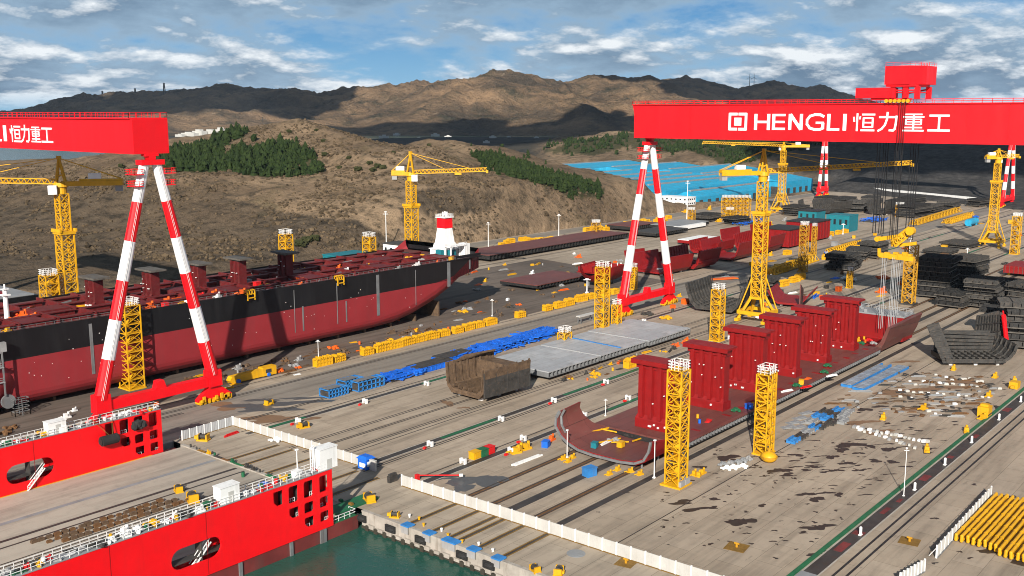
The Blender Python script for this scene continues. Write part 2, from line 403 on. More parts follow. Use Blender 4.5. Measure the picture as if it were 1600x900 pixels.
def land_h(X, Y):
    D = X * FW[0] + Y * FW[1]
    z = np.maximum(ridge_h(X, Y, R1, W1, 1.12), ridge_h(X, Y, R2, W2, 1.12))
    z = np.maximum(z, ridge_h(X, Y, R3, W3, 1.0)); z = np.maximum(z, ridge_h(X, Y, R5, 70, 1.))
    n = fbm(X / 160, Y / 160, 6, 3, .52, True) - .5; n2 = fbm(X / 26, Y / 26, 4, 9, .55) - .5
    amp = np.clip(z / 25, 0, 1)
    z = z + (n - .13) * 24 * amp + n2 * 3.0 * np.clip(z / 10, .15, 1)
    r67 = np.maximum(ridge_h(X, Y, R6, 230, .95), ridge_h(X, Y, R7, 200, .95)); z = np.maximum(z, r67 + (n - .1) * 9 * np.clip(r67 / 30, 0, 1) + n2 * 3)
    r4 = ridge_h(X, Y, R4, W4, .8); z = np.maximum(z, r4 + (fbm(X / 14, Y / 14, 4, 21, .6, True) - .55) * 8 * np.clip(r4 / 5, 0, 1))
    low = 2.5 + 3 * (fbm(X / 90, Y / 90, 4, 5) - .4) + 5 * np.clip((Y - YE) / 160, 0, 1) * np.clip((1500 - D) / 600, 0, 1) * (X < 620)
    z = np.maximum(z, np.where(D < 1500, low, 1.0 + 2 * (fbm(X / 200, Y / 200, 3, 8) - .3)))
    # shoreline of the bay on the left, valley water far away
    px, py = projn(X, Y, np.zeros_like(X))
    sea_l = np.clip((D - 1560) / 150, 0, 1) * np.clip((600 - px) / 60, 0, 1)
    z = np.where(sea_l > 0, z * (1 - sea_l) - 8 * sea_l, z)
    sea_r = np.clip((D - 1500) / 100, 0, 1) * np.clip((px - 1560) / 60, 0, 1); z = z * (1 - sea_r) - 8 * sea_r
    far = np.clip((D - 3250 - 500 * (fbm(X / 500, Y / 500, 3, 31) - .5)) / 120, 0, 1); z = z * (1 - far) - 8 * far
    spit = ((px > 262) & (px < 392) & (D > 3150) & (D < 3420)); z = np.where(spit, 1.5, z)
    # flatten under the yard and at its edge
    edge = np.clip((Y - YE) / 22, 0, 1); xe = 1015 - (411 - Y) * .505
    edge = np.where(X > xe, np.maximum(edge, np.clip((X - xe) / 25, 0, 1)), edge)
    z = np.where(edge <= 0, -9, np.where(z > 0, z * (.12 + .88 * edge), z))
    # level ground under the blue roofed halls
    hx = np.clip(np.minimum(X - 700, 1150 - X) / 30, 0, 1) * np.clip(np.minimum(Y - 415, 790 - Y) / 30, 0, 1); z = np.where(z > 0, z * (1 - hx) + .6 * hx, z)
    return z
az = np.linspace(AZ + R(41), AZ - R(41), 760); rr = 330 * (5200 / 330) ** np.linspace(0, 1, 470)
RR, AA = np.meshgrid(rr, az, indexing='ij'); X = RR * np.cos(AA); Y = RR * np.sin(AA); Z = land_h(X, Y)
pxs, pys = projn(X, Y, Z); Dg = X * FW[0] + Y * FW[1]
mask = np.zeros(X.shape + (4,)); mask[..., 3] = 1
soft = fbm(X / 18, Y / 18, 3, 40)
fa = in_poly(pxs, pys, FOREST_A) & (Dg > 700) & (Dg < 1150); fb = in_poly(pxs, pys, FOREST_B) & (Dg > 640) & (Dg < 900); fc = in_poly(pxs, pys, FOREST_C) & (Dg > 1150) & (Dg < 2000)
mask[..., 0] = (fa | fb | fc) * .8
mask[..., 1] = np.clip((pxs - 1235 + (soft - .5) * 120) / 45, 0, 1) * (Dg < 1700) * (Y < 700) * (X > 800)
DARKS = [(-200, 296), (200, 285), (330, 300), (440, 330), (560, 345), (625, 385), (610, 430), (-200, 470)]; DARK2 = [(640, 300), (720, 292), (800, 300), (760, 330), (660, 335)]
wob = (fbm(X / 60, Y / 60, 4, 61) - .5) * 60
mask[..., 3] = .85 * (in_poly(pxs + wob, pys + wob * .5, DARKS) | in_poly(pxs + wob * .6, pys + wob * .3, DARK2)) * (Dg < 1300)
mask[..., 2] = np.maximum(np.clip((Dg - 1850) / 150, 0, 1), np.clip((Dg - 1250) / 150, 0, 1) * np.clip((865 - pxs) / 40, 0, 1) * np.clip((pxs - 560) / 60, 0, 1))
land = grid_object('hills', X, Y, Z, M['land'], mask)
# sea
sea = MB(); sea.sheet([(-3000, -9000), (13000, -9000), (13000, 13000), (-3000, 13000)], -3.5); struct(sea.build('sea_water', 'water'))
# far mountains
MA = [(-120, 188, 4700), (0, 181, 4700), (60, 172, 4700), (120, 161, 4700), (165, 155, 4700), (200, 154, 4700), (240, 142, 4700), (290, 141, 4700), (342, 130, 4700), (385, 139, 4750), (440, 148, 4900), (500, 152, 5200)]
MA2 = [(440, 160, 4300), (390, 166, 4300), (342, 130, 4700)]
MB_ = [(430, 150, 6000), (490, 152, 6200), (530, 147, 6200), (580, 146, 6200), (640, 140, 6400)]
MC = [(520, 165, 4700), (565, 147, 4800), (610, 131, 4900), (655, 122, 5000), (695, 127, 5000), (730, 119, 4900), (765, 110, 4800), (800, 110, 4800), (845, 123, 4800), (885, 130, 4800), (900, 138, 4800)]
MC2 = [(765, 110, 4800), (755, 140, 4450), (735, 175, 4100), (720, 195, 3950)]
MC3 = [(655, 122, 5000), (640, 150, 4600), (600, 185, 4250)]
MD = [(895, 138, 4900), (915, 121, 4900), (940, 115, 4900), (975, 115, 4900), (1010, 121, 4900), (1060, 140, 4800), (1130, 162, 4700), (1180, 185, 4600)]
MD2 = [(880, 128, 4700), (905, 150, 4300), (930, 180, 4000)]
ME = [(985, 121, 5900), (1030, 118, 5900), (1072, 115, 5900), (1100, 124, 5900), (1150, 136, 5800), (1175, 132, 5800), (1210, 128, 5700), (1230, 131, 5700), (1262, 152, 5700), (1290, 163, 5600), (1330, 172, 5600), (1400, 180, 5600)]
def mount_h(X, Y):
    z = np.full(X.shape, -30.)
    for pts, w in ((MA, 1500), (MA2, 500), (MB_, 900), (MC, 1250), (MC2, 480), (MC3, 480), (MD, 1150), (MD2, 520), (ME, 1300)):
        z = np.maximum(z, ridge_h(X, Y, pts, w, 1.25, -30))
    k = np.clip((z + 10) / 120, 0, 1)
    n = fbm(X / 520, Y / 520, 7, 51, .55, True) - .70; n2 = fbm(X / 90, Y / 90, 4, 77, .55) - .5
    n3 = fbm(X / 170, Y / 170, 5, 91, .6, True) - .68
    return z + (n + .10) * 110 * k + n2 * 14 * k + (n3 + .06) * 44 * k
az2 = np.linspace(AZ + R(38), AZ - R(38), 900); rr2 = np.linspace(3500, 7600, 300)
RR, AA = np.meshgrid(rr2, az2, indexing='ij'); X2 = RR * np.cos(AA); Y2 = RR * np.sin(AA)
struct(grid_object('mountains', X2, Y2, mount_h(X2, Y2), M['mountain']))

def land_z(x, y): return float(land_h(np.array([x], float), np.array([y], float))[0])
# forests (masses nobody could count) and scrub
def scatter(poly, Dr, n, avoid=None):
    out = []; x0, x1 = min(p[0] for p in poly), max(p[0] for p in poly)
    while len(out) < n:
        k = n * 3; D = RS.uniform(Dr[0], Dr[1], k); pp = RS.uniform(x0 - 5, x1 + 5, k)
        a = (pp - 800) / F * 1.0; Xc = D * (FW[0] + a * RT[0]); Yc = D * (FW[1] + a * RT[1]); Zc = land_h(Xc, Yc)
        px, py = projn(Xc, Yc, Zc); q_ = fbm(Xc / 22, Yc / 22, 3, 71) - .5; ok = (in_poly(px + q_ * 40, py + q_ * 16, poly) & (fbm(Xc / 30, Yc / 30, 3, 33) > .30) | (in_poly(px + RS.normal(0, 14, k), py + RS.normal(0, 6, k), poly) & (RS.rand(k) < .06))) & (Zc > .5)
        if avoid is not None: ok &= avoid(Xc, Yc, px, py)
        out += list(zip(Xc[ok], Yc[ok], Zc[ok]))
    return out[:n]
def conifer(mb, x, y, z, h, lob=3):
    if RS.rand() < .22: mb.blob((x, y, z + h * .38), (h * .36, h * .36, h * .42), .35, 0, 4, 6, RS); return
    h *= RS.uniform(.6, 1.25)
    r = h * RS.uniform(.34, .48); n = 7
    for i in range(lob):
        z0 = z + h * (.06 + .27 * i); rr_ = r * (1 - .24 * i); top = z0 + h * .46
        if i == lob - 1: top = z + h
        ring = []; a0 = RS.uniform(0, 6)
        for j in range(n):
            k = RS.uniform(.68, 1.25); t = a0 + 6.283 * j / n
            ring.append((x + rr_ * k * math.cos(t), y + rr_ * k * math.sin(t), z0 + RS.uniform(-.06, .05) * h))
        vs = ring + [(x + RS.uniform(-.1, .1) * r, y + RS.uniform(-.1, .1) * r, top)]
        mb.add(vs, [(j, (j + 1) % n, n) for j in range(n)])
for nm, poly, Dr, n, hh, lob, lab in (('pine_wood', FOREST_A, (700, 1120), 2300, (5, 8.5), 3, 'dark green pine wood on the slope of the brown hill behind the ship'),
                                 ('pine_wood', FOREST_B, (650, 880), 1300, (4, 6.5), 3, 'dark green strip of pines running down the hillside towards the blue roofs'),
                                 ('pine_wood', FOREST_C, (1180, 1900), 2200, (6, 9), 2, 'dark green pine wood on the far ridge behind the blue roofed halls')):
    mb = MB()
    for x, y, z in scatter(poly, Dr, n): conifer(mb, x, y, z - .3, RS.uniform(*hh), lob)
    stuff(mb.build(nm, 'pine'), lab)
HILL = [(0, 255), (250, 250), (300, 226), (380, 205), (465, 188), (560, 207), (640, 230), (700, 222), (760, 232), (860, 266), (985, 312), (1000, 330), (760, 372), (500, 405), (0, 440)]
mb = MB()
for x, y, z in scatter(HILL, (520, 1100), 15000, lambda a, b, c, d: RS.rand(len(a)) < np.clip((fbm(a / 45, b / 45, 4, 83) - .36) * 5, .06, 1)):
    s = RS.uniform(.35, 1.25) * (1.6 if RS.rand() < .08 else 1); mb.blob((x, y, z + s * .2), (s, s, s * .75), .4, 0, 3, 5, RS)
stuff(mb.build('scrub', 'scrub'), 'dry brown scrub covering the hill behind the yard')
spots = [(375, 206, 0), (411, 250, 0), (506, 222, 0), (452, 208, 0), (494, 205, 0), (578, 258, 0), (583, 268, 0), (590, 262, 0), (598, 264, 0), (560, 268, 0), (530, 264, 0), (670, 228, 0), (508, 245, 0), (295, 232, 0), (322, 232, 0), (367, 231, 0), (190, 262, 0), (545, 250, 0), (615, 240, 0), (480, 380, 0), (470, 385, 0), (492, 376, 0)]
def hill_point(px, py):
    d = ray(px, py); t = np.linspace(450, 1600, 900) / (d.x * FW[0] + d.y * FW[1])
    xs = d.x * t; ys = d.y * t; zs = H + d.z * t; hz = land_h(xs, ys); w = np.where(zs < hz)[0]
    i = w[0] if len(w) else len(t) - 1
    return xs[i], ys[i], float(hz[i])
proto = MB()
for i in range(26):
    a = random.uniform(0, 6.28); r_ = random.uniform(0, 1.2); proto.blob((r_ * math.cos(a), r_ * math.sin(a), random.uniform(.3, 1.5)), (.7, .7, .6), .4)
bush0 = tag(proto.build('bush', 'bush'), 'dark olive bush standing alone on the dry brown hillside', 'bush', 'bushes dotted over the hill')
for i, (px, py, _) in enumerate(spots):
    b = bush0 if i == 0 else bush0.copy()
    if i: COL.objects.link(b)
    x, y, z = hill_point(px, py); s = random.uniform(1.2, 2.2) * (.8 if py < 300 else 1.0); b.location = (x, y, z); b.scale = (s, s, s * .9); b.rotation_euler = (0, 0, random.uniform(0, 6))

# ------------------------------------------------------------------ yard ground
g = MB(); g.sheet([(147.5, -160), (985, -160), (1010, 400), (1010, YE + 3), (147.5, YE + 3)], 0); struct(g.build('yard_ground', 'yard'))
g = MB(); g.sheet([(132.6, -160), (147.5, -160), (147.5, 216.5), (132.6, 216.5)], 0)
g.sheet([(-160, 219), (147.5, 219), (147.5, YE + 3), (-160, YE + 3)], 0)
g.sheet([(132.6, 216.5), (147.5, 216.5), (147.5, 219), (132.6, 219)], 0); struct(g.build('quay_apron', 'apron'))
g = MB(); g.sheet([(60, 251), (420, 251), (440, 345), (60, 345)], .004); struct(g.build('berth_floor', 'berth'))
g = MB(); g.sheet([(60, 224), (985, 224), (985, 243), (60, 243)], .004); struct(g.build('lane_road', 'lane'))
g = MB(); g.sheet([(60, 405), (990, 405), (990, 419), (60, 419)], .004); struct(g.build('perimeter_road', 'lane'))
# quay wall
q = MB(); q.box(131.8, 132.6, -160, 149, -.05, .22); q.box(131.76, 132.6, 152, 214, -.6, .3); q.box(131.9, 133, -160, 149, -5, -.06)
for i in range(90):
    y = 146 - i * 2.6; q.box(131.45, 131.88, y - .8, y + .8, -3.0, -2.2 - .2 * (i % 2))
struct(q.build('quay_wall', ['quay']))
q = MB(); q.box(131.7, 132.2, -160, 149, -5.2, -2.95)
for i in range(100):
    y = 147 - i * 2.6; q.box(131.2, 131.68, y - .45, y + .45, -5, -2.5)
struct(q.build('quay_foot', 'wet'))
q = MB(); q.box(-160, 132.5, 218.2, 219, -5, .02); struct(q.build('pier_wall', 'quay'))

# rail tracks and drains set into the ground
def track(y, x0, x1, w, mat, z=.02, gap=0., name='rail_track'):
    t = MB()
    if gap:
        for dy in (-gap / 2, gap / 2): t.box(x0, x1, y + dy - w / 2, y + dy + w / 2, -.3, z)
    else: t.box(x0, x1, y - w / 2, y + w / 2, -.3, z)
    return struct(t.build(name, mat))
for y, w, gap in ((211.6, .3, 0), (191.9, .28, .9), (187.0, .25, .8), (180.2, .28, .9), (177.9, .25, 0), (166.4, .3, .9), (153.6, .3, 0), (137.7, .3, 1.0), (131.0, .3, 1.0), (119.8, .3, 1.0), (240.8, .35, .9), (219.2, .35, .9), (100.2, .2, 0), (32., .3, 1.0), (2., .3, 1.0), (-25., .3, 1.0), (248.6, .25, 0), (300., .25, 1.), (352., .25, 1.), (384., .25, 1.)):
    track(y, 147.6, 980, w, 'rail', .06, gap)
for y in (63.5, 61.6): track(y, 147.6, 980, .46, 'steel_black', .012)
for y in (240.8, 237.5): track(y, -150, 147.5, .35, 'rail', .06, .9)
for y, w in ((126.2, 2.2), (114.0, 1.7)): track(y, 147.6, 700, w, 'rail', .012, 0, 'rail_bed')
for y in (137.7, 131.0, 119.8):  track(y, 147.6, 700, 1.6, 'rust', .006, 0, 'rail_bed')
for y, w in ((209.2, 1.7), (169.0, 1.8), (150.8, 1.8), (67.0, 2.6)):
    t = MB(); t.box(147.6, 960, y - w / 2, y + w / 2, -.2, .014); struct(t.build('drain_channel', 'rail'))
    t = MB()
    for s in (-1, 1): t.box(147.6, 960, y + s * (w / 2 + .18) - .14, y + s * (w / 2 + .18) + .14, -.2, .03)
    struct(t.build('channel_kerb', 'quay'))
    t = MB(); rnd = random.Random(int(y))
    x = 150.
    while x < 700:
        L = rnd.uniform(4, 26)
        if rnd.random() < (.4 if y > 100 else .0): t.box(x, x + L, y - w * .3, y + w * .35, 0, .05)
        x += L + rnd.uniform(1, 10)
    if t.v: struct(t.build('channel_cover', 'green'))
t = MB(); t.box(151, 700, 68.75, 69.5, -.2, .32); struct(t.build('channel_curb', 'green'))
t = MB(); rnd = random.Random(3)
for x in (176, 184, 199, 205, 222, 241, 262, 290): t.box(x + rnd.uniform(-2, 2), x + rnd.uniform(2.4, 5), rnd.uniform(65.9, 66.6), rnd.uniform(67, 68.2), 0, .05)
struct(t.build('red_channel_marking', 'pontoon'))
t = MB(); t.box(154, 163, 65.7, 68.6, 0, .10); struct(t.build('channel_grating', 'steel_grey'))
# apron tracks (yellowish rails with sleepers)
for y in (136.9, 130.8, 126.2, 124.0, 119.0, 112.9, 160.5, 167.5, 176, 182, 190.5, 196):
    t = MB()
    for s in (-.45, .45): t.box(132.9, 147.3, y + s - .13, y + s + .13, -.2, .05, 0)
    t.box(132.9, 147.3, y - .3, y + .3, -.2, .012, 1)
    struct(t.build('rail_track', ['ochre', 'rail']))
# stains
SK = .74
def stain(pts_px, mat, name, z=.008):
    s = MB()
    for (px, py, a, b) in pts_px:
        c = at(px, py); a, b = a * SK, b * SK; n = 22; ph = random.uniform(0, 9); pts = []
        sc = 1 / ((py - 175) / 81.)
        for i in range(n):
            t = 2 * math.pi * i / n; k = 1 + .35 * math.sin(2.0 * t + ph) + .25 * math.sin(3 * t + ph * 2) + random.uniform(-.22, .22)
            # a runs along +X (rails), b along Y
            u_, v_ = a * k * math.cos(t), b * k * math.sin(t) * 1.25; pts.append((c.x + u_ * .78 + v_ * .62, c.y - u_ * .62 + v_ * .78))
        s.sheet(pts, z + random.uniform(0, .003))
    return struct(s.build(name, mat))
st = [(1050, 755, 2.2, 1.0), (1065, 785, 3.5, 1.1), (1085, 796, 4, .9), (1115, 780, 2, .6), (1160, 815, 3.2, 1.9), (1150, 815, 2, 1.5), (1115, 793, 1.5, .7), (1190, 790, 1.2, .8), (1260, 772, 2.5, 1.), (1275, 780, 2, 1.6), (1290, 770, 2.2, .7), (1310, 773, 1.3, 1.1), (1270, 825, 3, .8), (1285, 823, 3, 1.2), (1255, 832, 1.4, .5), (1250, 815, .6, .4), (1328, 695, 4, 2.2), (1315, 703, 2, 1.8), (1358, 697, 1.8, 1.6), (1388, 702, 2.4, 1.6), (1245, 711, 2, 1.), (1300, 714, 2, 1.2), (1342, 708, 1.6, .9), (1368, 720, 2.2, 1.), (1395, 722, 2.4, .9), (1324, 724, 2.2, 1.2), (1270, 729, 1.8, .8), (1340, 735, 1.4, .8), (1307, 735, 2, .9), (1217, 735, 3, 1.5), (1230, 742, 2.5, 1.), (1135, 715, 3.2, 2.2), (1155, 720, 2, 1.4), (1210, 712, 2, .9), (1240, 720, 1.4, .6), (1095, 730, 2.2, 1), (1230, 690, 1.2, .8), (1450, 632, 2.5, 1.), (1475, 640, 2, .8), (1430, 650, 2, .7), (1500, 645, 2, 1.), (1350, 640, 2.4, 2), (1375, 635, 2.5, 1.2), (1522, 640, 1.5, .8), (1578, 776, 2, .9), (1522, 757, .9, .5), (1460, 810, 1, .5), (1275, 800, .6, .4), (1220, 840, .5, .35), (1212, 872, .6, .4), (1270, 866, 1.6, .6), (1295, 862, 1.6, .6), (1460, 880, .8, .4), (1515, 872, .7, .4), (1500, 862, .6, .4), (1545, 860, 3, 1.2), (1405, 758, .5, .3), (1250, 753, .6, .4), (1110, 700, 1.6, .6), (980, 770, .7, .3), (935, 800, .5, .3)]
rnd = random.Random(5)
for i in range(170):
    px = rnd.uniform(1030, 1420); py = rnd.uniform(690, 860); c = at(px, py)
    if 72 < c.y < 112 and c.x > 152: st.append((px, py, rnd.uniform(.2, .9), rnd.uniform(.15, .5)))
for i in range(150):
    c = Vector((rnd.uniform(205, 330), rnd.uniform(72, 108), 0)); p = proj(*c); st.append((p[0], p[1], rnd.uniform(.4, 2.2), rnd.uniform(.2, .6)))
stain(st, 'stain', 'oil_stains')
stain([(745, 752, 6, 4.2), (720, 760, 4, 3), (770, 748, 4, 2.5), (690, 748, 3, 1)], 'damp', 'damp_patch')
stain([(455, 630, 12, 2.5), (430, 640, 9, 2), (395, 635, 9, 3.4), (475, 622, 8, 1.2), (410, 625, 5, 2)], 'damp', 'damp_patch')
stain([(355, 635, 6, 4), (430, 655, 14, 3)], 'rust_stain', 'rust_wash')
stain([(700, 630, 2, 3), (725, 637, 2, 1), (1400, 612, 8, 3), (1470, 606, 8, 3), (1500, 597, 8, 3), (1440, 640, 6, 2), (1415, 565, 5, 2), (1370, 675, 5, 2), (1345, 660, 5, 2), (1320, 600, 8, 1)], 'rust_stain', 'rust_wash')

# ------------------------------------------------------------------ lattice helpers
def lattice(mb, w0, d0, z0, z1, bay, t, m=0, w1=None, d1=None, cx=0, cy=0, style='x', brace=None):
    """four-legged lattice mast between z0 and z1, w along x, d along y"""
    w1 = w1 or w0; d1 = d1 or d0; n = max(1, round((z1 - z0) / bay)); brace = brace or t * .6
    def cor(i):
        k = i / n; w = w0 + (w1 - w0) * k; d = d0 + (d1 - d0) * k; z = z0 + (z1 - z0) * k
        return [Vector((cx - w / 2, cy - d / 2, z)), Vector((cx + w / 2, cy - d / 2, z)), Vector((cx + w / 2, cy + d / 2, z)), Vector((cx - w / 2, cy + d / 2, z))]
    a = cor(0); b = cor(n)
    for i in range(4): mb.bar(a[i], b[i], t, m=m)
    for i in range(n):
        p = cor(i); q = cor(i + 1)
        for j in range(4):
            k = (j + 1) % 4
            mb.bar(q[j], q[k], brace, m=m, caps=False)
            if style == 'x': mb.bar(p[j], q[k], brace * .8, m=m, caps=False); mb.bar(p[k], q[j], brace * .8, m=m, caps=False)
            elif style == 'z':
                if i % 2: mb.bar(p[j], q[k], brace, m=m, caps=False)
                else: mb.bar(p[k], q[j], brace, m=m, caps=False)
            elif style == 'k':
                mid = (q[j] + q[k]) / 2; mb.bar(p[j], mid, brace, m=m, caps=False); mb.bar(p[k], mid, brace, m=m, caps=False)
    return mb
def beam_lattice(mb, p, q, w, h, n, t, m=0):
    """horizontal lattice boom from p to q (square section w x h, p and q on the bottom centre line)"""
    p = Vector(p); q = Vector(q); d = (q - p).normalized(); s = d.cross(Vector((0, 0, 1))).normalized() * (w / 2); u = s.cross(d).normalized() * h
    if u.z < 0: u = -u
    for c in (-s, s, ): mb.bar(p + c, q + c, t, m=m)
    mb.bar(p + u, q + u, t, m=m)
    for i in range(n):
        a = p + (q - p) * (i / n); b = p + (q - p) * ((i + 1) / n); mid = (a + b) / 2 + u
        for c in (-s, s):
            mb.bar(a + c, mid, t * .6, m=m, caps=False); mb.bar(b + c, mid, t * .6, m=m, caps=False)
        mb.bar(a - s, b + s, t * .6, m=m, caps=False)
def rail_fence(mb, pts, h=1.1, step=2., t=.07, m=0, closed=False, rails=2):
    pts = [Vector(p) for p in pts]
    segs = list(zip(pts, pts[1:] + ([pts[0]] if closed else [])))
    for a, b in segs:
        if (b - a).length < 1e-3: continue
        for r in range(rails):
            z = Vector((0, 0, h * (r + 1) / rails)); mb.bar(a + z, b + z, t, m=m)
        n = max(1, int((b - a).length / step))
        for i in range(n + 1):
            c = a + (b - a) * (i / n); mb.bar(c, c + Vector((0, 0, h)), t, m=m)
    return mb

# ------------------------------------------------------------------ gantry cranes
CH = {  # strokes in a unit box: list of (polyline, width)
 'H': [([(0, 0), (0, 1)], .2), ([(1, 0), (1, 1)], .2), ([(0, .5), (1, .5)], .15)],
 'E': [([(.05, 0), (.05, 1)], .2), ([(.05, .93), (1, .93)], .14), ([(.05, .5), (.95, .5)], .14), ([(.05, .07), (1, .07)], .14)],
 'N': [([(0, 0), (0, 1)], .2), ([(1, 0), (1, 1)], .2), ([(.02, .97), (.98, .03)], .2)],
 'G': [([(.98, .84), (.80, .93), (.50, .94), (.22, .85), (.06, .62), (.06, .38), (.22, .15), (.50, .06), (.80, .07), (.98, .15)], .15), ([(.96, .10), (.96, .46)], .18), ([(.56, .46), (1.02, .46)], .13)],
 'L': [([(.05, 0), (.05, 1)], .2), ([(.05, .07), (1, .07)], .14)],
 'I': [([(.5, 0), (.5, 1)], .9)],
 'heng': [([(.19, 0), (.19, 1)], .10), ([(.06, .52), (.03, .80)], .09), ([(.30, .66), (.33, .84)], .08), ([(.40, .93), (1, .93)], .10), ([(.48, .20), (.48, .76)], .10), ([(.90, .20), (.90, .76)], .10), ([(.48, .73), (.90, .73)], .09), ([(.48, .48), (.90, .48)], .08), ([(.48, .23), (.90, .23)], .09), ([(.36, .05), (1, .05)], .10)],
 'li': [([(.04, .76), (.92, .76)], .11), ([(.92, .80), (.90, .40), (.86, .12), (.78, .04), (.60, .05)], .11), ([(.46, 1), (.45, .66), (.36, .34), (.20, .12), (.03, .02)], .11)],
 'zhong': [([(.10, .94), (.90, .94)], .08), ([(0, .80), (1, .80)], .08), ([(.14, .38), (.14, .69)], .09), ([(.86, .38), (.86, .69)], .09), ([(.14, .67), (.86, .67)], .07), ([(.14, .53), (.86, .53)], .06), ([(.14, .39), (.86, .39)], .07), ([(.5, .04), (.5, .96)], .10), ([(.08, .22), (.92, .22)], .08), ([(0, .05), (1, .05)], .09)],
 'gong': [([(.05, .92), (.95, .92)], .12), ([(.5, .06), (.5, .92)], .12), ([(0, .06), (1, .06)], .12)],
 'logo': [([(.42, .92), (.05, .92), (.05, .08), (.42, .08)], .15), ([(.58, .92), (.95, .92), (.95, .08), (.58, .08)], .15), ([(.5, .28), (.5, .72)], .44), ([(.47, .92), (.36, .92)], .15), ([(.53, .08), (.64, .08)], .15), ],
}
cnt = [0]
def write_char(mb, ch, y0, y1, z0, z1, X):
    """letter on a girder face looking towards -X; reading direction runs from y0 down to y1"""
    W = y0 - y1; Hh = z1 - z0
    for pl, w in CH[ch]:
        ww = w * min(Hh, 1e9) if ch not in ('I',) else w * W
        for (u0, v0), (u1, v1) in zip(pl[:-1], pl[1:]):
            cnt[0] += 1; off = .10 + .004 * (cnt[0] % 12)
            p = Vector((X - off / 2, y0 - u0 * W, z0 + v0 * Hh)); q = Vector((X - off / 2, y0 - u1 * W, z0 + v1 * Hh))
            if len(pl) > 2: e = (q - p).normalized() * ww * .35; p -= e; q += e
            d = (q - p).normalized(); n = Vector((1, 0, 0)).cross(d) * (ww / 2); t = Vector((off / 2, 0, 0))
            vs = [p - n - t, p + n - t, p + n + t, p - n + t, q - n - t, q + n - t, q + n + t, q - n + t]
            mb.add(vs, [(0, 4, 5, 1), (1, 5, 6, 2), (2, 6, 7, 3), (3, 7, 4, 0), (0, 1, 2, 3), (7, 6, 5, 4)])
def face_y(px, X, z):        # Y on the plane X at pixel column px and height z
    a = (px - 800) / F; k = math.cos(TH); s = -math.sin(TH) * (z - H)
    # r = a*c ; r = X*RT0 + Y*RT1 ; c = (X*FW0+Y*FW1)*k + s
    return (a * (X * FW[0] * k + s) - X * RT[0]) / (RT[1] - a * FW[1] * k)
def striped_leg(root, p, q, r0, r1, n, first, name='leg'):
    t = MB(); p = Vector(p); q = Vector(q)
    for i in range(n):
        a = p + (q - p) * (i / n); b = p + (q - p) * ((i + 1) / n)
        t.tube(a, b, r0 + (r1 - r0) * i / n, r0 + (r1 - r0) * (i + 1) / n, 16, (i + first) % 2, caps=(i in (0, n - 1)))
    o = t.build(name, ['crane_red', 'crane_white'], root, smooth=False)
    d = (q - p).normalized(); off = Vector((-.35, -1, 0)).normalized(); l = MB(); a = p + off * (r0 + .25); b = q + off * (r1 + .25); sd_ = Vector((1, 0, 0)) * .2
    for s_ in (-1, 1): l.bar(a + sd_ * s_, b + sd_ * s_, .06)
    for i in range(1, 30): c = a + (b - a) * (i / 30); l.bar(c - sd_, c + sd_, .05, caps=False)
    l.build('ladder', 'white', o); return o
def bogie(root, x, y, L, seed):
    """equaliser frame with its row of yellow wheels"""
    b = MB(); h = 4.6
    b.extr([(x - 1.6, y - .8, h), (x - L / 2, y - .8, 1.5), (x - L / 2, y - .8, .9), (x + L / 2, y - .8, .9), (x + L / 2, y - .8, 1.5), (x + 1.6, y - .8, h)], (0, 1.6, 0))
    o = b.build('bogie', 'crane_red', root)
    w = MB(); n = 8
    for i in range(n):
        cx = x - L / 2 + L * (i + .5) / n
        w.tube((cx, y - .98, .55), (cx, y + .98, .55), .55, n=10); w.box(cx - .35, cx + .35, y - 1.25, y - 1.0, .3, 1.5)
    w.build('wheel', 'yellow', o)
    e = MB(); rnd = random.Random(seed)
    for i in range(7): cx = x + rnd.uniform(-L / 2, L / 2); e.box(cx - .4, cx + .4, y - 1.7, y - 1.3, .9, rnd.uniform(1.6, 2.6))
    e.build('drive_motor', 'yellow', o)
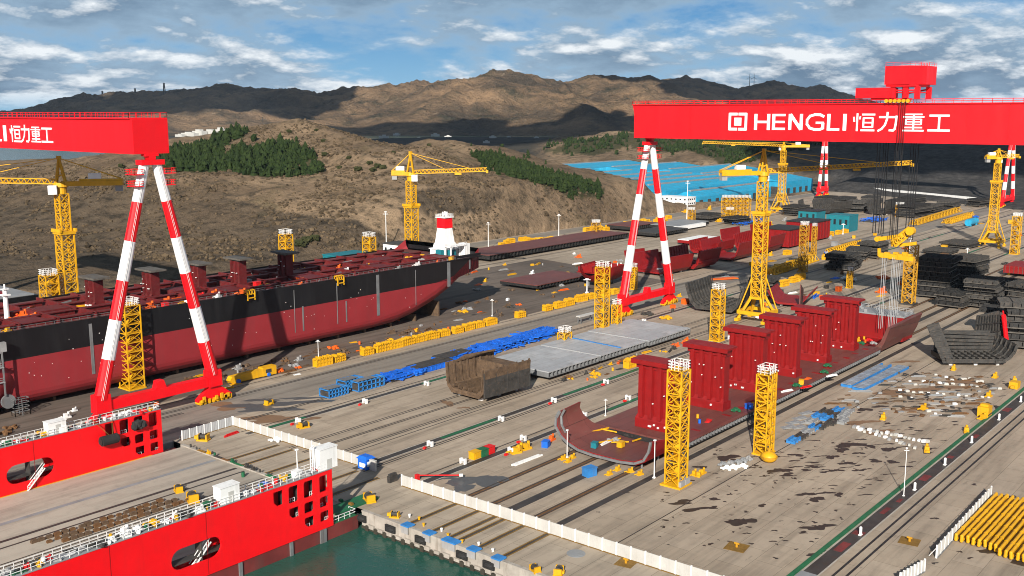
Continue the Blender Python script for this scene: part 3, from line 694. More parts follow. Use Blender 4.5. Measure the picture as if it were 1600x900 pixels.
def gantry(label, xn, xf, yend, yfar, zb, zt, apex_x, leg_y, foot_x, foot_z, joints, stripes, legr):
    root = thing('gantry_crane', label, 'gantry crane', (0, 0, 0), group='red and white gantry cranes straddling the yard')
    gd = MB(); gd.box(xn, xf, yfar, yend, zb, zt); g_ = gd.build('girder', 'girder_red', root); sm_ = MB(); ns = int((yend - yfar) / 12.5)
    for i in range(1, ns): yy = yend - 12.5 * i; sm_.box(xn - .03, xn - .002, yy - .04, yy + .04, zb + .1, zt - .1)
    sm_.box(xn - .035, xn - .002, yfar, yend, zb + (zt - zb) * .5 - .04, zb + (zt - zb) * .5 + .04) if False else None
    sm_.build('weld_seam', 'bulk_red', g_)
    c = MB()        # bottom flange and top walkway slab
    c.box(xn - .5, xf + .5, yfar - .4, yend + .9, zt + .003, zt + .35)
    for xx in (xn + .2, xf - 2.2):
        c.extr([(xx, yend + .9, zt - .002), (xx, yend + .003, zt - .002), (xx, yend + .003, zt - 4.5), (xx, yend + .25, zt - 3.0)], (2.0, 0, 0))
    c.build('walkway', 'crane_red', root)
    r = MB()
    for xx in (xn - .4, xf + .4): rail_fence(r, [(xx, yfar, zt + .35), (xx, yend + .8, zt + .35)], 1.3, 3.0, .10)
    for yy in (yend + .8,): rail_fence(r, [(xn - .4, yy, zt + .35), (xf + .4, yy, zt + .35)], 1.3, 2.0, .10)
    r.build('railing', 'crane_red', root)
    feet = foot_x
    for k_, ly in enumerate(leg_y):
        foot_x = feet[k_] if isinstance(feet, list) else feet
        for fx, s in zip(foot_x, (-1, 1)):
            striped_leg(root, (fx, ly, joints), (apex_x + s * 1.7, ly, zb - 2.4), legr, legr * .72 if legr > 1.5 else legr, stripes[0], stripes[1])
        h = MB(); h.box(apex_x - 3.2, apex_x + 3.2, ly - 1.6, ly + 1.6, zb - 2.8, zb - 1.5); h.tube((apex_x, ly - 1.3, zb - .9), (apex_x, ly + 1.3, zb - .9), .9, n=14)
        h.box(apex_x - 1.8, apex_x + 1.8, ly - 1.2, ly + 1.2, zb - .6, zb - .003); h.build('hinge', 'crane_red', root)
        for s in (-1, 1):
            pf = MB(); x0 = apex_x + s * 4.6
            pf.box(x0 - 1.4, x0 + 1.4, ly - 2.2, ly + 2.2, zb - 5.2, zb - 5.0); rail_fence(pf, [(x0 - 1.4, ly - 2.2, zb - 5), (x0 + 1.4, ly - 2.2, zb - 5), (x0 + 1.4, ly + 2.2, zb - 5), (x0 - 1.4, ly + 2.2, zb - 5)], 1.2, 1., .1, closed=True)
            pf.box(x0 - 1.2, x0 + 1.2, ly - 2., ly + 2., zb - 8.2, zb - 8.0); rail_fence(pf, [(x0 - 1.2, ly - 2, zb - 8), (x0 + 1.2, ly - 2, zb - 8), (x0 + 1.2, ly + 2, zb - 8), (x0 - 1.2, ly + 2, zb - 8)], 1.2, 1., .1, closed=True)
            pf.build('service_platform', 'crane_red', root)
        # foot: column, sill beam, bogies
        f0, f1 = foot_x; b = MB(); jz = joints
        for fx in foot_x:
            b.extr([(fx - 2.1, ly - 1.5, jz - 3.4), (fx + 2.1, ly - 1.5, jz - 3.4), (fx + 1.9, ly - 1.5, jz + 1.2), (fx - 1.9, ly - 1.5, jz + 1.2)], (0, 3, 0))
        b.box(f0 + 1.9, f1 - 1.9, ly - 1.2, ly + 1.2, jz - 3.2, jz - .6); mx = (f0 + f1) / 2
        b.extr([(mx - 1.6, ly - 1, jz - .6), (mx + 1.6, ly - 1, jz - .6), (mx + .9, ly - 1, jz + 1.6), (mx - .9, ly - 1, jz + 1.6)], (0, 2, 0))
        b.build('sill_beam', 'crane_red', root)
        for i, fx in enumerate(foot_x): bogie(root, fx, ly, 11, i)
    return root
GA = gantry('red box girder gantry crane with striped A-frame leg beside the floating dock', 139.6, 149.6, 240.3, 440, 69.4, 78.2, 144.3, (240.8, 425), (126.5, 159.5), 1, 8.0, (6, 0), 1.75)
GBx = 345.0
GB = gantry('long red box girder gantry crane with white square emblem, trolley house and hanging cables', 345, 356, 223.2, -30, 69.9, 82.6, 350.5, (219.2, -20), (333.5, 368.5), 1, 8.0, (6, 0), 1.75)
GC = gantry('distant gantry crane with red and white legs standing before the black slope', 942, 953, 402, 224, 70, 82, 947.5, (397, 231.5), [(939, 956), (932, 963)], 1, 8.0, (9, 0), 1.7)
# lettering (first crane B then crane A)
def lettering(root, X, items):
    mb = MB()
    for ch, x0, x1, zt, zb in items: write_char(mb, ch, face_y(x0, X, (zt + zb) / 2), face_y(x1, X, (zt + zb) / 2), zb, zt, X)
    return mb.build('lettering', 'letter', root)
def band(px, pyt, pyb, X): return atx(px, pyt, X).z, atx(px, pyb, X).z
it = []
for ch, x0, x1, yt, yb in (('logo', 1139, 1167, 176, 204), ('H', 1181, 1201, 178, 203), ('E', 1208, 1227, 178, 203), ('N', 1234.5, 1252, 178, 203), ('G', 1259.5, 1287, 177.5, 204), ('L', 1294, 1312, 178, 204), ('I', 1317, 1323, 178, 204), ('heng', 1333, 1367, 177, 205), ('li', 1372, 1403, 176, 205), ('zhong', 1411, 1444, 177, 205.5), ('gong', 1450, 1485, 178.5, 205.5)):
    zt, zb = band((x0 + x1) / 2, yt, yb, GBx); it.append((ch, x0, x1, zt, zb))
lettering(GB, GBx, it)
it = []; XA = 139.6
for ch, x0, x1, yt, yb in (('logo', -150, -122, 192, 216), ('H', -112, -95, 194, 217), ('E', -89, -72, 194, 217), ('N', -65, -49, 195, 218), ('G', -40, -18, 195.5, 219.5), ('L', -12.5, 2, 196, 220.5), ('I', 5.5, 10.5, 196, 220.5), ('heng', 16, 32.5, 196, 222), ('li', 33, 47, 196, 222), ('zhong', 49, 63.5, 197.5, 222.5), ('gong', 65, 82.5, 199, 223)):
    zt, zb = band((x0 + x1) / 2, yt, yb, XA); it.append((ch, x0, x1, zt, zb))
lettering(GA, XA, it)
# trolley of crane B: house on a portal, low machinery house, ropes
zt = 82.95; ty0, ty1 = face_y(1386, 344.5, 92), face_y(1447, 347, 92)
tm = (ty0 + ty1) / 2; hw = (ty0 - ty1) / 2
tr = thing('hoist_trolley', 'red two storey trolley house riding on top of the long red girder', 'crane trolley')
b = MB()
b.extr([(342.5, tm + hw, 88.9), (342.5, tm - hw * .35, 88.9), (347.5, tm - hw, 88.9), (357.5, tm - hw, 88.9), (357.5, tm + hw, 88.9)], (0, 0, 6.0)); b.box(343, 357, tm - hw * .7, tm + hw * .95, 88.2, 88.895)
b.build('machine_house', 'crane_red', tr)
b = MB()
for yy in (tm + hw * .58, tm - hw * .12, tm - hw * .75):
    for xx in (344.2, 355.5):
        b.box(xx - .6, xx + .6, yy - .8, yy + .8, zt + 1.2, 88.19)
b.bar((344.2, tm + hw * .58, 87), (344.2, tm - hw * .75, 87), .5); b.bar((355.5, tm + hw * .58, 86), (355.5, tm - hw * .75, 87.5), .5)
b.box(344.4, 355.2, tm - hw * .7, tm + hw * .5, 86.2, 86.5)
b.build('portal_frame', 'crane_red', tr)
b = MB(); ya, yb = face_y(1339, 344.5, 86), face_y(1394, 344.5, 86)
b.box(343.2, 350, yb, ya, zt + 1.6, zt + 5.0); b.box(344, 349, yb + 1, ya - 5, zt + .9, zt + 1.6); b.build('winch_house', 'crane_red', tr)
b = MB()
for i in range(6):
    yy = tm + hw * .9 - i * hw * .24; b.tube((343.4, yy, zt + .65), (344.9, yy, zt + .65), .62, n=12)
b.build('wheel', 'yellow', tr)
b = MB(); b.box(343.6, 345.2, tm - hw * .45, tm + hw, zt + .95, zt + 1.5); b.build('bogie_beam', 'crane_red', tr)
b = MB()
for i in range(7):
    a = (345 + i * 1.5, tm - hw + 1.5, 94.9); b.bar(a, (a[0], a[1], 95.9), .12)
rail_fence(b, [(342.6, tm + hw - .1, 94.9), (342.6, tm - hw * .35, 94.9), (347.5, tm - hw + .1, 94.9), (357.4, tm - hw + .1, 94.9)], 1.1, 2., .08)
b.build('railing', 'crane_red', tr)
# hook beam (spreader) and ropes
sp = thing('lifting_beam', 'yellow lifting beam hanging on black cables above the dark hull blocks', 'lifting beam')
def ropes(root, xs, X, zb, zt_, name='hoist_rope', mat='cable', t=.16):
    for px in xs:
        r_ = MB(); yy = face_y(px, X, (zb + zt_) / 2); r_.bar((X, yy, zb), (X, yy, zt_), t); r_.build(name, mat, root)
zsp = atx(1400, 378, 343.9).z
ropes(tr, (1399, 1402.5, 1405.5, 1408.5), 343.9, atx(1400, 372, 343.9).z, zt + .9, t=.14)
ropes(tr, (1369.5, 1373.5, 1379, 1382.5, 1386), 357.2, atx(1375, 365, 357.2).z, zt + .4, t=.24)
ropes(tr, (1421, 1425.5, 1429, 1433), 357.2, atx(1425, 375, 357.2).z, zt + .4, t=.24)
ropes(tr, (1396.5, 1400.5, 1407.5), 350., atx(1400, 372, 350.).z, zt + .4, t=.2)
def spp(px, py, X=350.): return atx(px, py, X)
b = MB(); b.bar(spp(1368, 374), spp(1412, 368), 1.6, 1.3); beam_lattice(b, spp(1396, 385, 347), spp(1424, 363, 353), 1.8, 2.2, 5, .5); b.build('beam', 'yellow', sp)
b = MB()
for c, r_ in ((spp(1399, 379), 1.25), (spp(1423, 361), 1.4), (spp(1372, 373), .9)):
    b.tube(c + Vector((-1.2, 0, 0)), c + Vector((1.2, 0, 0)), r_, n=16)
b.build('pulley', 'yellow', sp)
b = MB(); b.bar(spp(1374, 398, 348), spp(1428, 405, 348), 1.2, 1.6); b.bar(spp(1374, 388, 348), spp(1374, 400, 348), .9); b.bar(spp(1406, 383, 352), spp(1432, 380, 352), 1.1, 1.1)
for i in range(6): p = spp(1386 + i * 7, 399 + (i % 2) * 3, 348 + (i % 3)); b.box(p.x - .8, p.x + .8, p.y - .8, p.y + .8, p.z - .8, p.z + 1.1)
b.build('hook_block', 'yellow', sp)
for px, X in ((1374, 347.5), (1377.5, 347.5), (1380, 350), (1389, 346), (1391.5, 346), (1393.5, 348), (1396.5, 348), (1399, 350), (1402, 350)):
    r_ = MB(); yy = face_y(px, X, 12); r_.bar((X, yy, 6), (X, yy, spp(px, 402, X).z), .13); r_.build('sling_cable', 'cable_light', sp)

# ------------------------------------------------------------------ tower cranes
def tower_crane(label, loc, z_slew, w, jib, cj, a_jib, peak, base='portal', cab=1, mast_w2=None):
    """jib along local direction a_jib (world angle), counter jib opposite"""
    t = thing('tower_crane', label, 'tower crane', loc, group='yellow lattice tower cranes')
    m = MB(); zb = 0.3
    if base == 'portal':
        zb = 9.0; p = MB(); s = w * 1.35
        for sx in (-1, 1):
            for sy in (-1, 1):
                p.bar((sx * s, sy * s, .9), (sx * w * .5, sy * w * .5, zb), .9); p.bar((sx * s, sy * s, 3.5), (sx * w * .48, sy * w * .48, zb + 8), .4)
                p.box(sx * s - 1.4, sx * s + 1.4, sy * s - .7, sy * s + .7, 0, 1.1)
        for sy in (-1, 1): p.bar((-s, sy * s, 3.5), (s, sy * s, 3.5), 1.0, 1.4); p.bar((sy * s, -s, 3.5), (sy * s, s, 3.5), 1.0, 1.4)
        p.box(-w * .62, w * .62, -w * .62, w * .62, zb - .5, zb + .4); p.build('portal_base', 'yellow', t)
    else:
        p = MB(); p.box(-w * .7, w * .7, -w * .7, w * .7, 0, .7)
        for sx in (-1, 1):
            for sy in (-1, 1): p.bar((sx * w, sy * w, .4), (sx * w * .5, sy * w * .5, w * 1.1), .5)
        p.build('base_frame', 'yellow', t)
    ztop = z_slew - 3; zc = zb + (ztop - zb) * .72
    lattice(m, w, w, zb, zc, w * .78, w * .10, style='x', brace=w * .065)
    lattice(m, w * .74, w * .74, zc + .01, ztop, w * .7, w * .09, style='x', brace=w * .06)
    m.build('mast', 'yellow', t)
    c = MB(); c.box(-w * .62, w * .62, -w * .62, w * .62, zc - .5, zc + .5)
    for sx in (-1, 1): c.box(sx * w * .62 - .3, sx * w * .62 + .3, -w * .7, w * .7, zc + .2, zc + 1.3)
    c.build('climbing_collar', 'yellow', t)
    d = Vector((math.cos(a_jib), math.sin(a_jib), 0)); s = Vector((-d.y, d.x, 0)); up = Vector((0, 0, 1)); z = Vector((0, 0, z_slew))
    u = MB(); u.tube((0, 0, ztop), (0, 0, z_slew - .8), w * .42, w * .42, 16); u.tube((0, 0, z_slew - .79), (0, 0, z_slew + .6), w * .55, w * .5, 16)
    u.build('slewing_ring', 'yellow', t)
    j = MB(); beam_lattice(j, z + d * (w * .3) + up * .2, z + d * jib + up * (.2 + jib * .035), w * .34, w * .36, max(8, int(jib / (w * .42))), w * .075); e = z + d * jib + up * (jib * .035)
    j.bar(e - s * w * .2, e + s * w * .2, 1.0, 1.2); k = z + d * jib * .62 + up * (jib * .62 * .035 - .6); j.bar(k - d * 1.5, k + d * 1.5, .8, .8)
    j.build('jib', 'yellow', t)
    cjm = MB(); a = z + up * .2; b_ = z - d * cj + up * .2
    for q in (-1, 1): cjm.bar(a + s * q * w * .3, b_ + s * q * w * .3, .5, 1.5)
    cjm.bar(a - d * cj * .3 + up * .9, b_ + up * .9, w * .5, 1.1); cjm.build('counter_jib', 'yellow', t)
    wt = MB(); wv = b_ + d * 1.3; wt.rbox((wv.x, wv.y, wv.z - w * .62), 2.2, w * .5, w * .7, a_jib); wt.build('counterweight', 'grey', t)
    mh = MB(); q = z - d * cj * .55 + up * 1.7; mh.rbox((q.x, q.y, q.z), w * .9, w * .45, w * .4, a_jib); mh.build('winch_cabin', 'white', t)
    pk = z + up * peak; ap = MB()
    for q in (-1, 1):
        ap.bar(z + d * w * .32 + s * q * w * .32, pk + s * q * .4, .55); ap.bar(z - d * w * .38 + s * q * w * .32, pk + s * q * .4, .5)
    for f_ in (.35, .65):
        for q in (-1, 1): ap.bar(z + d * w * .32 * (1 - f_) + s * q * w * .32 * (1 - f_) + up * peak * f_, z - d * w * .38 * (1 - f_) + s * q * w * .32 * (1 - f_) + up * peak * f_, .3)
    ap.box(pk.x - .6, pk.x + .6, pk.y - .6, pk.y + .6, pk.z - .3, pk.z + .7); ap.build('apex_frame', 'yellow', t)
    tb = MB()
    for q in (-.25, .25):
        for f_ in (.45, .78): tb.bar(pk + s * q, z + d * jib * f_ + up * (jib * f_ * .035 + w * .4), .18)
        tb.bar(pk + s * q, b_ + s * q * w + up * 1.2, .22)
    tb.build('tie_bar', 'yellow', t)
    if cab:
        cb = MB(); q = z + d * w * .5 + s * w * .55 * cab - up * 1.8; cb.rbox((q.x, q.y, q.z - 1.2), 2.6, 2.2, 2.8, a_jib, 0)
        o = cb.build('cab', 'white', t); gl = MB(); gq = q + d * 1.31; gl.rbox((gq.x, gq.y, gq.z - .1), .06, 1.7, 1.2, a_jib); gl.build('window', 'glass_dark', o)
    return t
def tri(px, py, X=None, Y=None):
    return aty(px, py, Y) if Y is not None else atx(px, py, X)
LEFT = math.atan2(-RT[1], -RT[0]); RIGHT = math.atan2(RT[1], RT[0])
P1 = at(115, 0.0, 0) if False else None
def ground_on_Y(px, Y):       # ground point on the line Y seen in pixel column px
    lo, hi = 180., 900.
    for _ in range(60):
        mid = (lo + hi) / 2; p = at(px, mid)
        if p.y > Y: lo = mid
        else: hi = mid
    return at(px, lo)
b1 = ground_on_Y(115, 323); z1 = atD(115, 288, b1.x * FW[0] + b1.y * FW[1]).z; pk1 = atD(123, 247, b1.x * FW[0] + b1.y * FW[1]).z - z1
tower_crane('yellow tower crane behind the red hull, its jib passing under the shorter red girder', b1, z1, 4.2, 55, 19, LEFT + .25, pk1, 'portal', 1)
b2 = ground_on_Y(645, 325); D2 = b2.x * FW[0] + b2.y * FW[1]; z2 = atD(645, 272, D2).z
tower_crane('yellow tower crane before the brown hill, its jib reaching over the ship bow', b2, z2, 4.2, 34, 8.5, RIGHT - .05, atD(641, 239, D2).z - z2, 'portal', -1)
b3 = at(1183, 500); D3 = b3.x * FW[0] + b3.y * FW[1]; z3 = atD(1183, 271, D3).z
tower_crane('tallest yellow tower crane on a portal base behind the six dark red bulkheads', b3, z3, 4.1, 66, 18, RIGHT + .28, atD(1178, 235, D3).z - z3, 'portal', 1)
b4 = at(1220, 332); D4 = b4.x * FW[0] + b4.y * FW[1]; z4 = atD(1220, 229, D4).z
tower_crane('distant yellow tower crane with its jib pointing left just under the long red girder', b4, z4, 4.4, 64, 20, LEFT - .12, 3.0, 'portal', -1)
b5 = at(1549, 385); D5 = b5.x * FW[0] + b5.y * FW[1]; z5 = atD(1549, 247, D5).z
tower_crane('yellow tower crane at the right end of the yard with a short end-on jib', b5, z5, 4.3, 13, 8, RIGHT + .1, 5.0, 'portal', 1)
b6 = at(1419, 475); z6 = atx(1419, 412, b6.x).z
t6 = thing('crane_mast', 'bare yellow lattice mast section beside the stacked black hull panels', 'lattice mast', b6)
m = MB(); lattice(m, 4.2, 4.2, 0.3, z6 + 8, 3.4, .42, brace=.28); m.build('mast', 'yellow_old', t6)
m = MB(); m.box(-3, 3, -3, 3, 0, .6); m.build('base_frame', 'steel_dark', t6)

# ------------------------------------------------------------------ yellow stair towers
def stair_tower(label, loc, w, d, h, rz=0, mat='yellow', bays=1, side_panel=False, group='yellow scaffold stair towers', base_block=False, style='x'):
    t = thing('stair_tower', label, 'stair tower', loc, rz, group)
    m = MB(); bay = 2.6
    if bays == 1: lattice(m, w, d, .4, h, bay, .30, style=style, brace=.19)
    else:
        for i in range(bays): lattice(m, w / bays * .96, d, .4, h, 2.1, .26, style='k' if i % 2 else 'z', brace=.24, cx=-w / 2 + w / bays * (i + .5))
    m.build('frame', mat, t)
    f = MB(); n = int(h / bay)
    for i in range(1, n + 1):
        z = .4 + (h - .4) * i / n; f.box(-w * .46, w * .46, -d * .46, d * .46, z - .08, z)
    s = f
    for i in range(n):
        z0 = .4 + (h - .4) * i / n; z1 = .4 + (h - .4) * (i + 1) / n; k = 1 if i % 2 else -1; y = (-1 if i % 2 else 1) * d * .2
        s.bar((-k * w * .38, y, z0), (k * w * .38, y, z1 - .1), d * .28, .14); s.bar((-k * w * .38, y + .4, z0 + 1), (k * w * .38, y + .4, z1 + .9), .10)
    s.build('stairway', mat, t)
    r = MB(); rail_fence(r, [(-w / 2, -d / 2, h), (w / 2, -d / 2, h), (w / 2, d / 2, h), (-w / 2, d / 2, h)], 1.9, .8, .12, closed=True, rails=3); r.build('guardrail', 'white', t)
    if side_panel:
        p = MB()
        for i in range(9): p.box(w / 2 + .05, w / 2 + .25, -d / 2 + d * i / 9 + .05, -d / 2 + d * (i + 1) / 9, .5, h + .3)
        p.box(w / 2 + .25, w / 2 + .5, -d / 2, d / 2, h * .3, h * .32); p.build('cladding', mat, t)
    b = MB(); e = .8 if base_block else .35
    b.box(-w / 2 - e, w / 2 + e, -d / 2 - e, d / 2 + e, 0, .38); b.build('base_frame', mat, t)
    if base_block:
        k = MB()
        for sx in (-1, 1): k.box(sx * w * .3 - .9, sx * w * .3 + .9, -d / 2 - .7, -d / 2 - .12, .4, 1.5)
        k.box(w / 2 + .12, w / 2 + .6, -d * .3, d * .3, .4, 1.4); k.build('ballast_block', 'grey', t)
    return t
def hpx(px, pyb, pyt):
    b = at(px, pyb); return b, atD(px, pyt, b.x * FW[0] + b.y * FW[1]).z
def hY(px, Y, pyt):
    b = ground_on_Y(px, Y); return b, atD(px, pyt, b.x * FW[0] + b.y * FW[1]).z
b, h = hpx(1056, 757, 577); stair_tower('tall yellow stair tower standing right in front of the first dark red bulkhead', b, 3.6, 3.4, h, base_block=True)
b, h = hpx(1193, 708, 583); stair_tower('broad two bay yellow stair tower with a round buoy at its foot', b, 4.4, 3.0, h, bays=2, style='k')
b, h = hpx(207, 606, 476); stair_tower('yellow stair tower standing between the striped legs against the red hull', b, 4.8, 5.4, h)
b, h = hpx(940, 523, 417); stair_tower('yellow stair tower at the far corner of the big flat grey panel', b, 3.5, 3.9, h)
b, h = hpx(963, 518, 476); stair_tower('small yellow scaffold tower at the red foot of the striped leg', b, 2.6, 2.6, h)
b, h = hpx(1120, 532, 452); stair_tower('slim yellow stair tower with a white ladder strip between bulkheads and grey panel', b, 3.6, 3.6, h)
b, h = hY(86, 322, 430); stair_tower('yellow stair tower with a solid clad side behind the left end of the hull', b, 4.2, 4.6, h, side_panel=True)
b, h = hY(451, 322, 366); stair_tower('yellow stair tower peeking over the dark red pillar nearest the middle of the ship', b, 3.6, 4.2, h)
b, h = hY(579, 322, 370); stair_tower('yellow stair tower on the far side of the ship beside the white shed', b, 3.4, 4.6, h)
b, h = hpx(1254, 425, 352); stair_tower('thin yellow stair tower before the dark red hull blocks near the teal box', b, 3.4, 3.4, h, mat='yellow_old')
b, h = hpx(1271, 398, 354); stair_tower('narrow yellow ladder tower leaning close to the last dark red hull block', b, 2.2, 2.2, h, mat='yellow_old')
b, h = hpx(1585, 397, 338); stair_tower('yellow stair tower at the right edge beside the end tower crane', b, 4.2, 4.2, h)
b, h = hpx(1327, 450, 424); stair_tower('low yellow ladder frame beside the black faceted hull block', b, 2.0, 2.0, h)
b, h = hpx(882, 543, 519); stair_tower('short yellow scaffold frame next to the blue beam heap', b, 4.0, 3.0, h)
b, h = hpx(931, 370, 348); stair_tower('small yellow scaffold tower on the long brown panel', b, 4.2, 4.2, h, mat='yellow_old')
b, h = hpx(1140, 345, 328); stair_tower('squat yellow scaffold beside the grouped scaffold bays', b, 5, 4, h)
b, h = hpx(1080, 350, 328); stair_tower('yellow scaffold tower below the white office block', b, 4, 4, h, mat='yellow_old')
b, h = hpx(1405, 338, 320); stair_tower('yellow scaffold standing among the far row of black blocks', b, 5, 5, h, mat='yellow_old')
for i, px in enumerate((1133, 1144, 1155, 1166)):
    b, h = hpx(px, 344 - i * .8, 309); stair_tower(('leftmost bay', 'second bay', 'third bay', 'rightmost bay')[i] + ' of the tall yellow scaffold group in front of the blue roofs', b, 4.6, 4.6, h, group='grouped yellow scaffold bays')
b, h = hpx(970, 452, 425) if False else hpx(990, 452, 418); stair_tower('thin yellow ladder tower in front of the curved red stern block', b, 2.2, 2.2, h)
# ------------------------------------------------------------------ ship under construction
YS, ZD, BEAM = 272.0, 22.0, 46.0
ship = thing('ship', 'long red and black ship hull under construction with open deck', 'ship', (0, 0, 0))
st_x = [40, 70, 92, 104, 112, 120, 200, 250, 262, 272, 282, 292, 300, 306, 309]
def keel(x): return 1.2 if x < 258 else 1.2 + 14.5 * ((x - 258) / 51.) ** 1.9
def inset(x): return (0 if x < 285 else 1.8 * ((x - 285) / 24.) ** 2) + (0 if x > 112 else .0 * (112 - x))
def sec(x):
    k = keel(x); i = inset(x); pts = []
    zs = 14.6; r = 5.0 if x < 250 else 5 + (x - 250) * .12
    low = []
    for n in range(7):
        a = n / 6 * math.pi / 2; low.append((YS + i + r * (1 - math.sin(a)) + (x > 262) * (1 - math.sin(a)) * (x - 262) * .10, k + r * .8 * (1 - math.cos(a))))
    return [(YS + i + BEAM / 2, k)] + low + [(YS + i, zs + max(0, k - 8) * .35), (YS + i, ZD)]
hb = MB(); secs = [sec(x) for x in st_x]; n = len(secs[0])
for s_, mirror in ((1, False), (-1, True)):
    for a in range(len(st_x) - 1):
        for b in range(n - 1):
            def pt(i_, j_):
                y, z = secs[i_][j_]; y = 2 * (YS + BEAM / 2) - y if mirror else y
                return (st_x[i_], y, max(z, keel(st_x[i_]) + .01 * j_))
            vs = [pt(a, b), pt(a + 1, b), pt(a + 1, b + 1), pt(a, b + 1)]
            hb.add(vs, [(0, 1, 2, 3) if not mirror else (3, 2, 1, 0)], 1 if b == n - 2 else 0)
endp = [(309, y, z) for y, z in secs[-1]] + [(309, 2 * (YS + BEAM / 2) - y, z) for y, z in secs[-1][::-1]]
hb.add(endp, [tuple(range(len(endp)))], 1)
hb.build('hull', ['hull_red', 'hull_black'], ship)
db = MB(); db.box(40, 307.5, YS + 1.2, YS + BEAM - 1, ZD - 1.2, ZD - .4); db.build('deck', 'deck_red', ship)
bw = MB()
bw.box(40, 308.8, YS - .05, YS + .35, ZD, ZD + .5); bw.box(294, 309, YS + inset(300), YS + inset(300) + .3, ZD + .5, ZD + 1.6); bw.box(308.6, 309.1, YS + 2, YS + BEAM - 4, ZD, ZD + 1.7)
bw.build('deck_edge', 'hull_black', ship)
# hatch girders and trunks
rnd = random.Random(21)
for i in range(17):
    x = 112 + i * 11; c = MB()
    for yy in (5, 14, 24, 34): c.box(x + .4, x + 10.2, YS + yy, YS + yy + .5, ZD - .4, ZD + .9); c.box(x + .2, x + 10.4, YS + yy - .6, YS + yy + 1.1, ZD + .9, ZD + 1.15)
    c.box(x + .2, x + .7, YS + 4, YS + 40, ZD - .4, ZD + 1.4)
    if i % 3 == 1: c.box(x + 2, x + 9, YS + 6, YS + 13, ZD - .4, ZD + 1.0)
    if i % 4 == 2: c.box(x + 1, x + 10, YS + 16, YS + 22, ZD - .4, ZD + 1.5)
    c.build('hatch_coaming', 'coaming', ship)
pipe = MB()
for k in range(60):
    x = rnd.uniform(108, 300); y = YS + rnd.uniform(1.6, 38); L = rnd.uniform(1, 6); z = ZD - .2
    pipe.bar((x, y, z), (x + rnd.uniform(-1, 1) * L, y + rnd.uniform(-.3, .3) * L, z + rnd.uniform(.1, .8)), rnd.uniform(.2, .6))
pipe.build('deck_pipework', 'steel_edge', ship)
rl = MB(); rail_fence(rl, [(112, YS + .6, ZD + .1), (306, YS + .8, ZD + .1)], 1.2, 2.4, .08); rl.build('railing', 'steel_edge', ship)
# vertical grey weld seams on the hull side
sm = MB()
for px, w, z0, z1 in ((541, .5, 5, 14), (591, 1.3, 2, 21.5), (702, 1.6, 9, 21.8), (737, .8, 11, 21.5), (473, .5, 3, 15), (527, .25, 5, 21), (139, .9, 5, 21), (460, .2, 2, 21), (650, .2, 4, 21), (304, .4, 13, 22)):
    p = aty(px, 480, YS); 
    yy = YS + inset(p.x)
    sm.box(p.x - w / 2, p.x + w / 2, yy - .12, yy + .02, max(z0, keel(p.x) + 5.2), z1)
sm.build('weld_seam', 'steel_edge', ship)
sp_ = MB()
for k in range(48):
    x = rnd.uniform(110, 280); z = rnd.uniform(6, 20); yy = YS + inset(x); s_ = rnd.uniform(.05, .12); sp_.box(x - s_, x + s_, yy - .07, yy + .01, z - s_, z + s_)
sp_.build('raised_mark', 'white', ship)  # small white lugs on the hull side, all in one mesh
mk = MB()
for k in range(14): mk.box(118 + k * 13, 118.8 + k * 13, YS + 4, YS + BEAM - 4, 0, keel(118 + k * 13) + .4 if k < 12 else keel(118 + k * 13))
mk.build('keel_block', 'steel_brown', ship)
# bulge and scaffolding at the left end of the hull
bl = MB(); 
for k in range(9):
    a0 = math.pi * k / 9 - math.pi / 2; a1 = math.pi * (k + 1) / 9 - math.pi / 2
bl.blob((104, YS + 3, 9), (17, 6.5, 8.8), 0, 0, 12, 22); bl.build('hull_bulge', 'hull_red', ship, smooth=True)
bt = MB(); bt.extr([(104, YS - .8, 14.7), (60, YS - 4.5, 14.7), (60, YS - 4.5, ZD - .5), (104, YS - .8, ZD - .5)], (0, 1.2, 0)); bt.build('bulwark', 'hull_black', ship)
# funnel house at the bow end
fc_ = at(712, 400, ZD); fx, fy = fc_.x, fc_.y + 6
fn = MB(); fn.box(fx - 4.2, fx + 4.6, fy - 4.4, fy + 4.4, ZD - .4, ZD + 2.6); fn.box(fx - 4.6, fx + 5, fy - 4.8, fy + 4.8, ZD + 2.6, ZD + 2.9)
for k in range(3): fn.box(fx - 3.6 + k * 2.7, fx - 2.8 + k * 2.7, fy - 4.45, fy - 4.4, ZD + .9, ZD + 1.9)
fh = fn.build('deckhouse', 'white', ship)
fn = MB()
for px, py in ((-6, -6), (-1, -6), (2.4, -6), (-6, -9), (2.4, -9)): fn.box(fx + px, fx + px + .5, fy + py, fy + py + .5, ZD - .4, ZD + 4.4)
fn.box(fx - 6.5, fx + 3, fy - 9.2, fy - 4.9, ZD + 4.4, ZD + 4.7); rail_fence(fn, [(fx - 6.5, fy - 9.2, ZD + 4.7), (fx + 3, fy - 9.2, ZD + 4.7)], 1.1, 1.4, .1)
fn.box(fx + 3.2, fx + 5.4, fy - 9, fy - 5, ZD - .4, ZD + 5)
fn.build('bridge_wing', 'white', fh)
fn = MB(); 
def frustum(mb, cx, cy, z0, z1, a0, b0, a1, b1, m=0):
    vs = [(cx - a0, cy - b0, z0), (cx + a0, cy - b0, z0), (cx + a0, cy + b0, z0), (cx - a0, cy + b0, z0), (cx - a1, cy - b1, z1), (cx + a1, cy - b1, z1), (cx + a1, cy + b1, z1), (cx - a1, cy + b1, z1)]
    mb.add(vs, [(3, 2, 1, 0), (4, 5, 6, 7), (0, 1, 5, 4), (1, 2, 6, 5), (2, 3, 7, 6), (3, 0, 4, 7)], m)
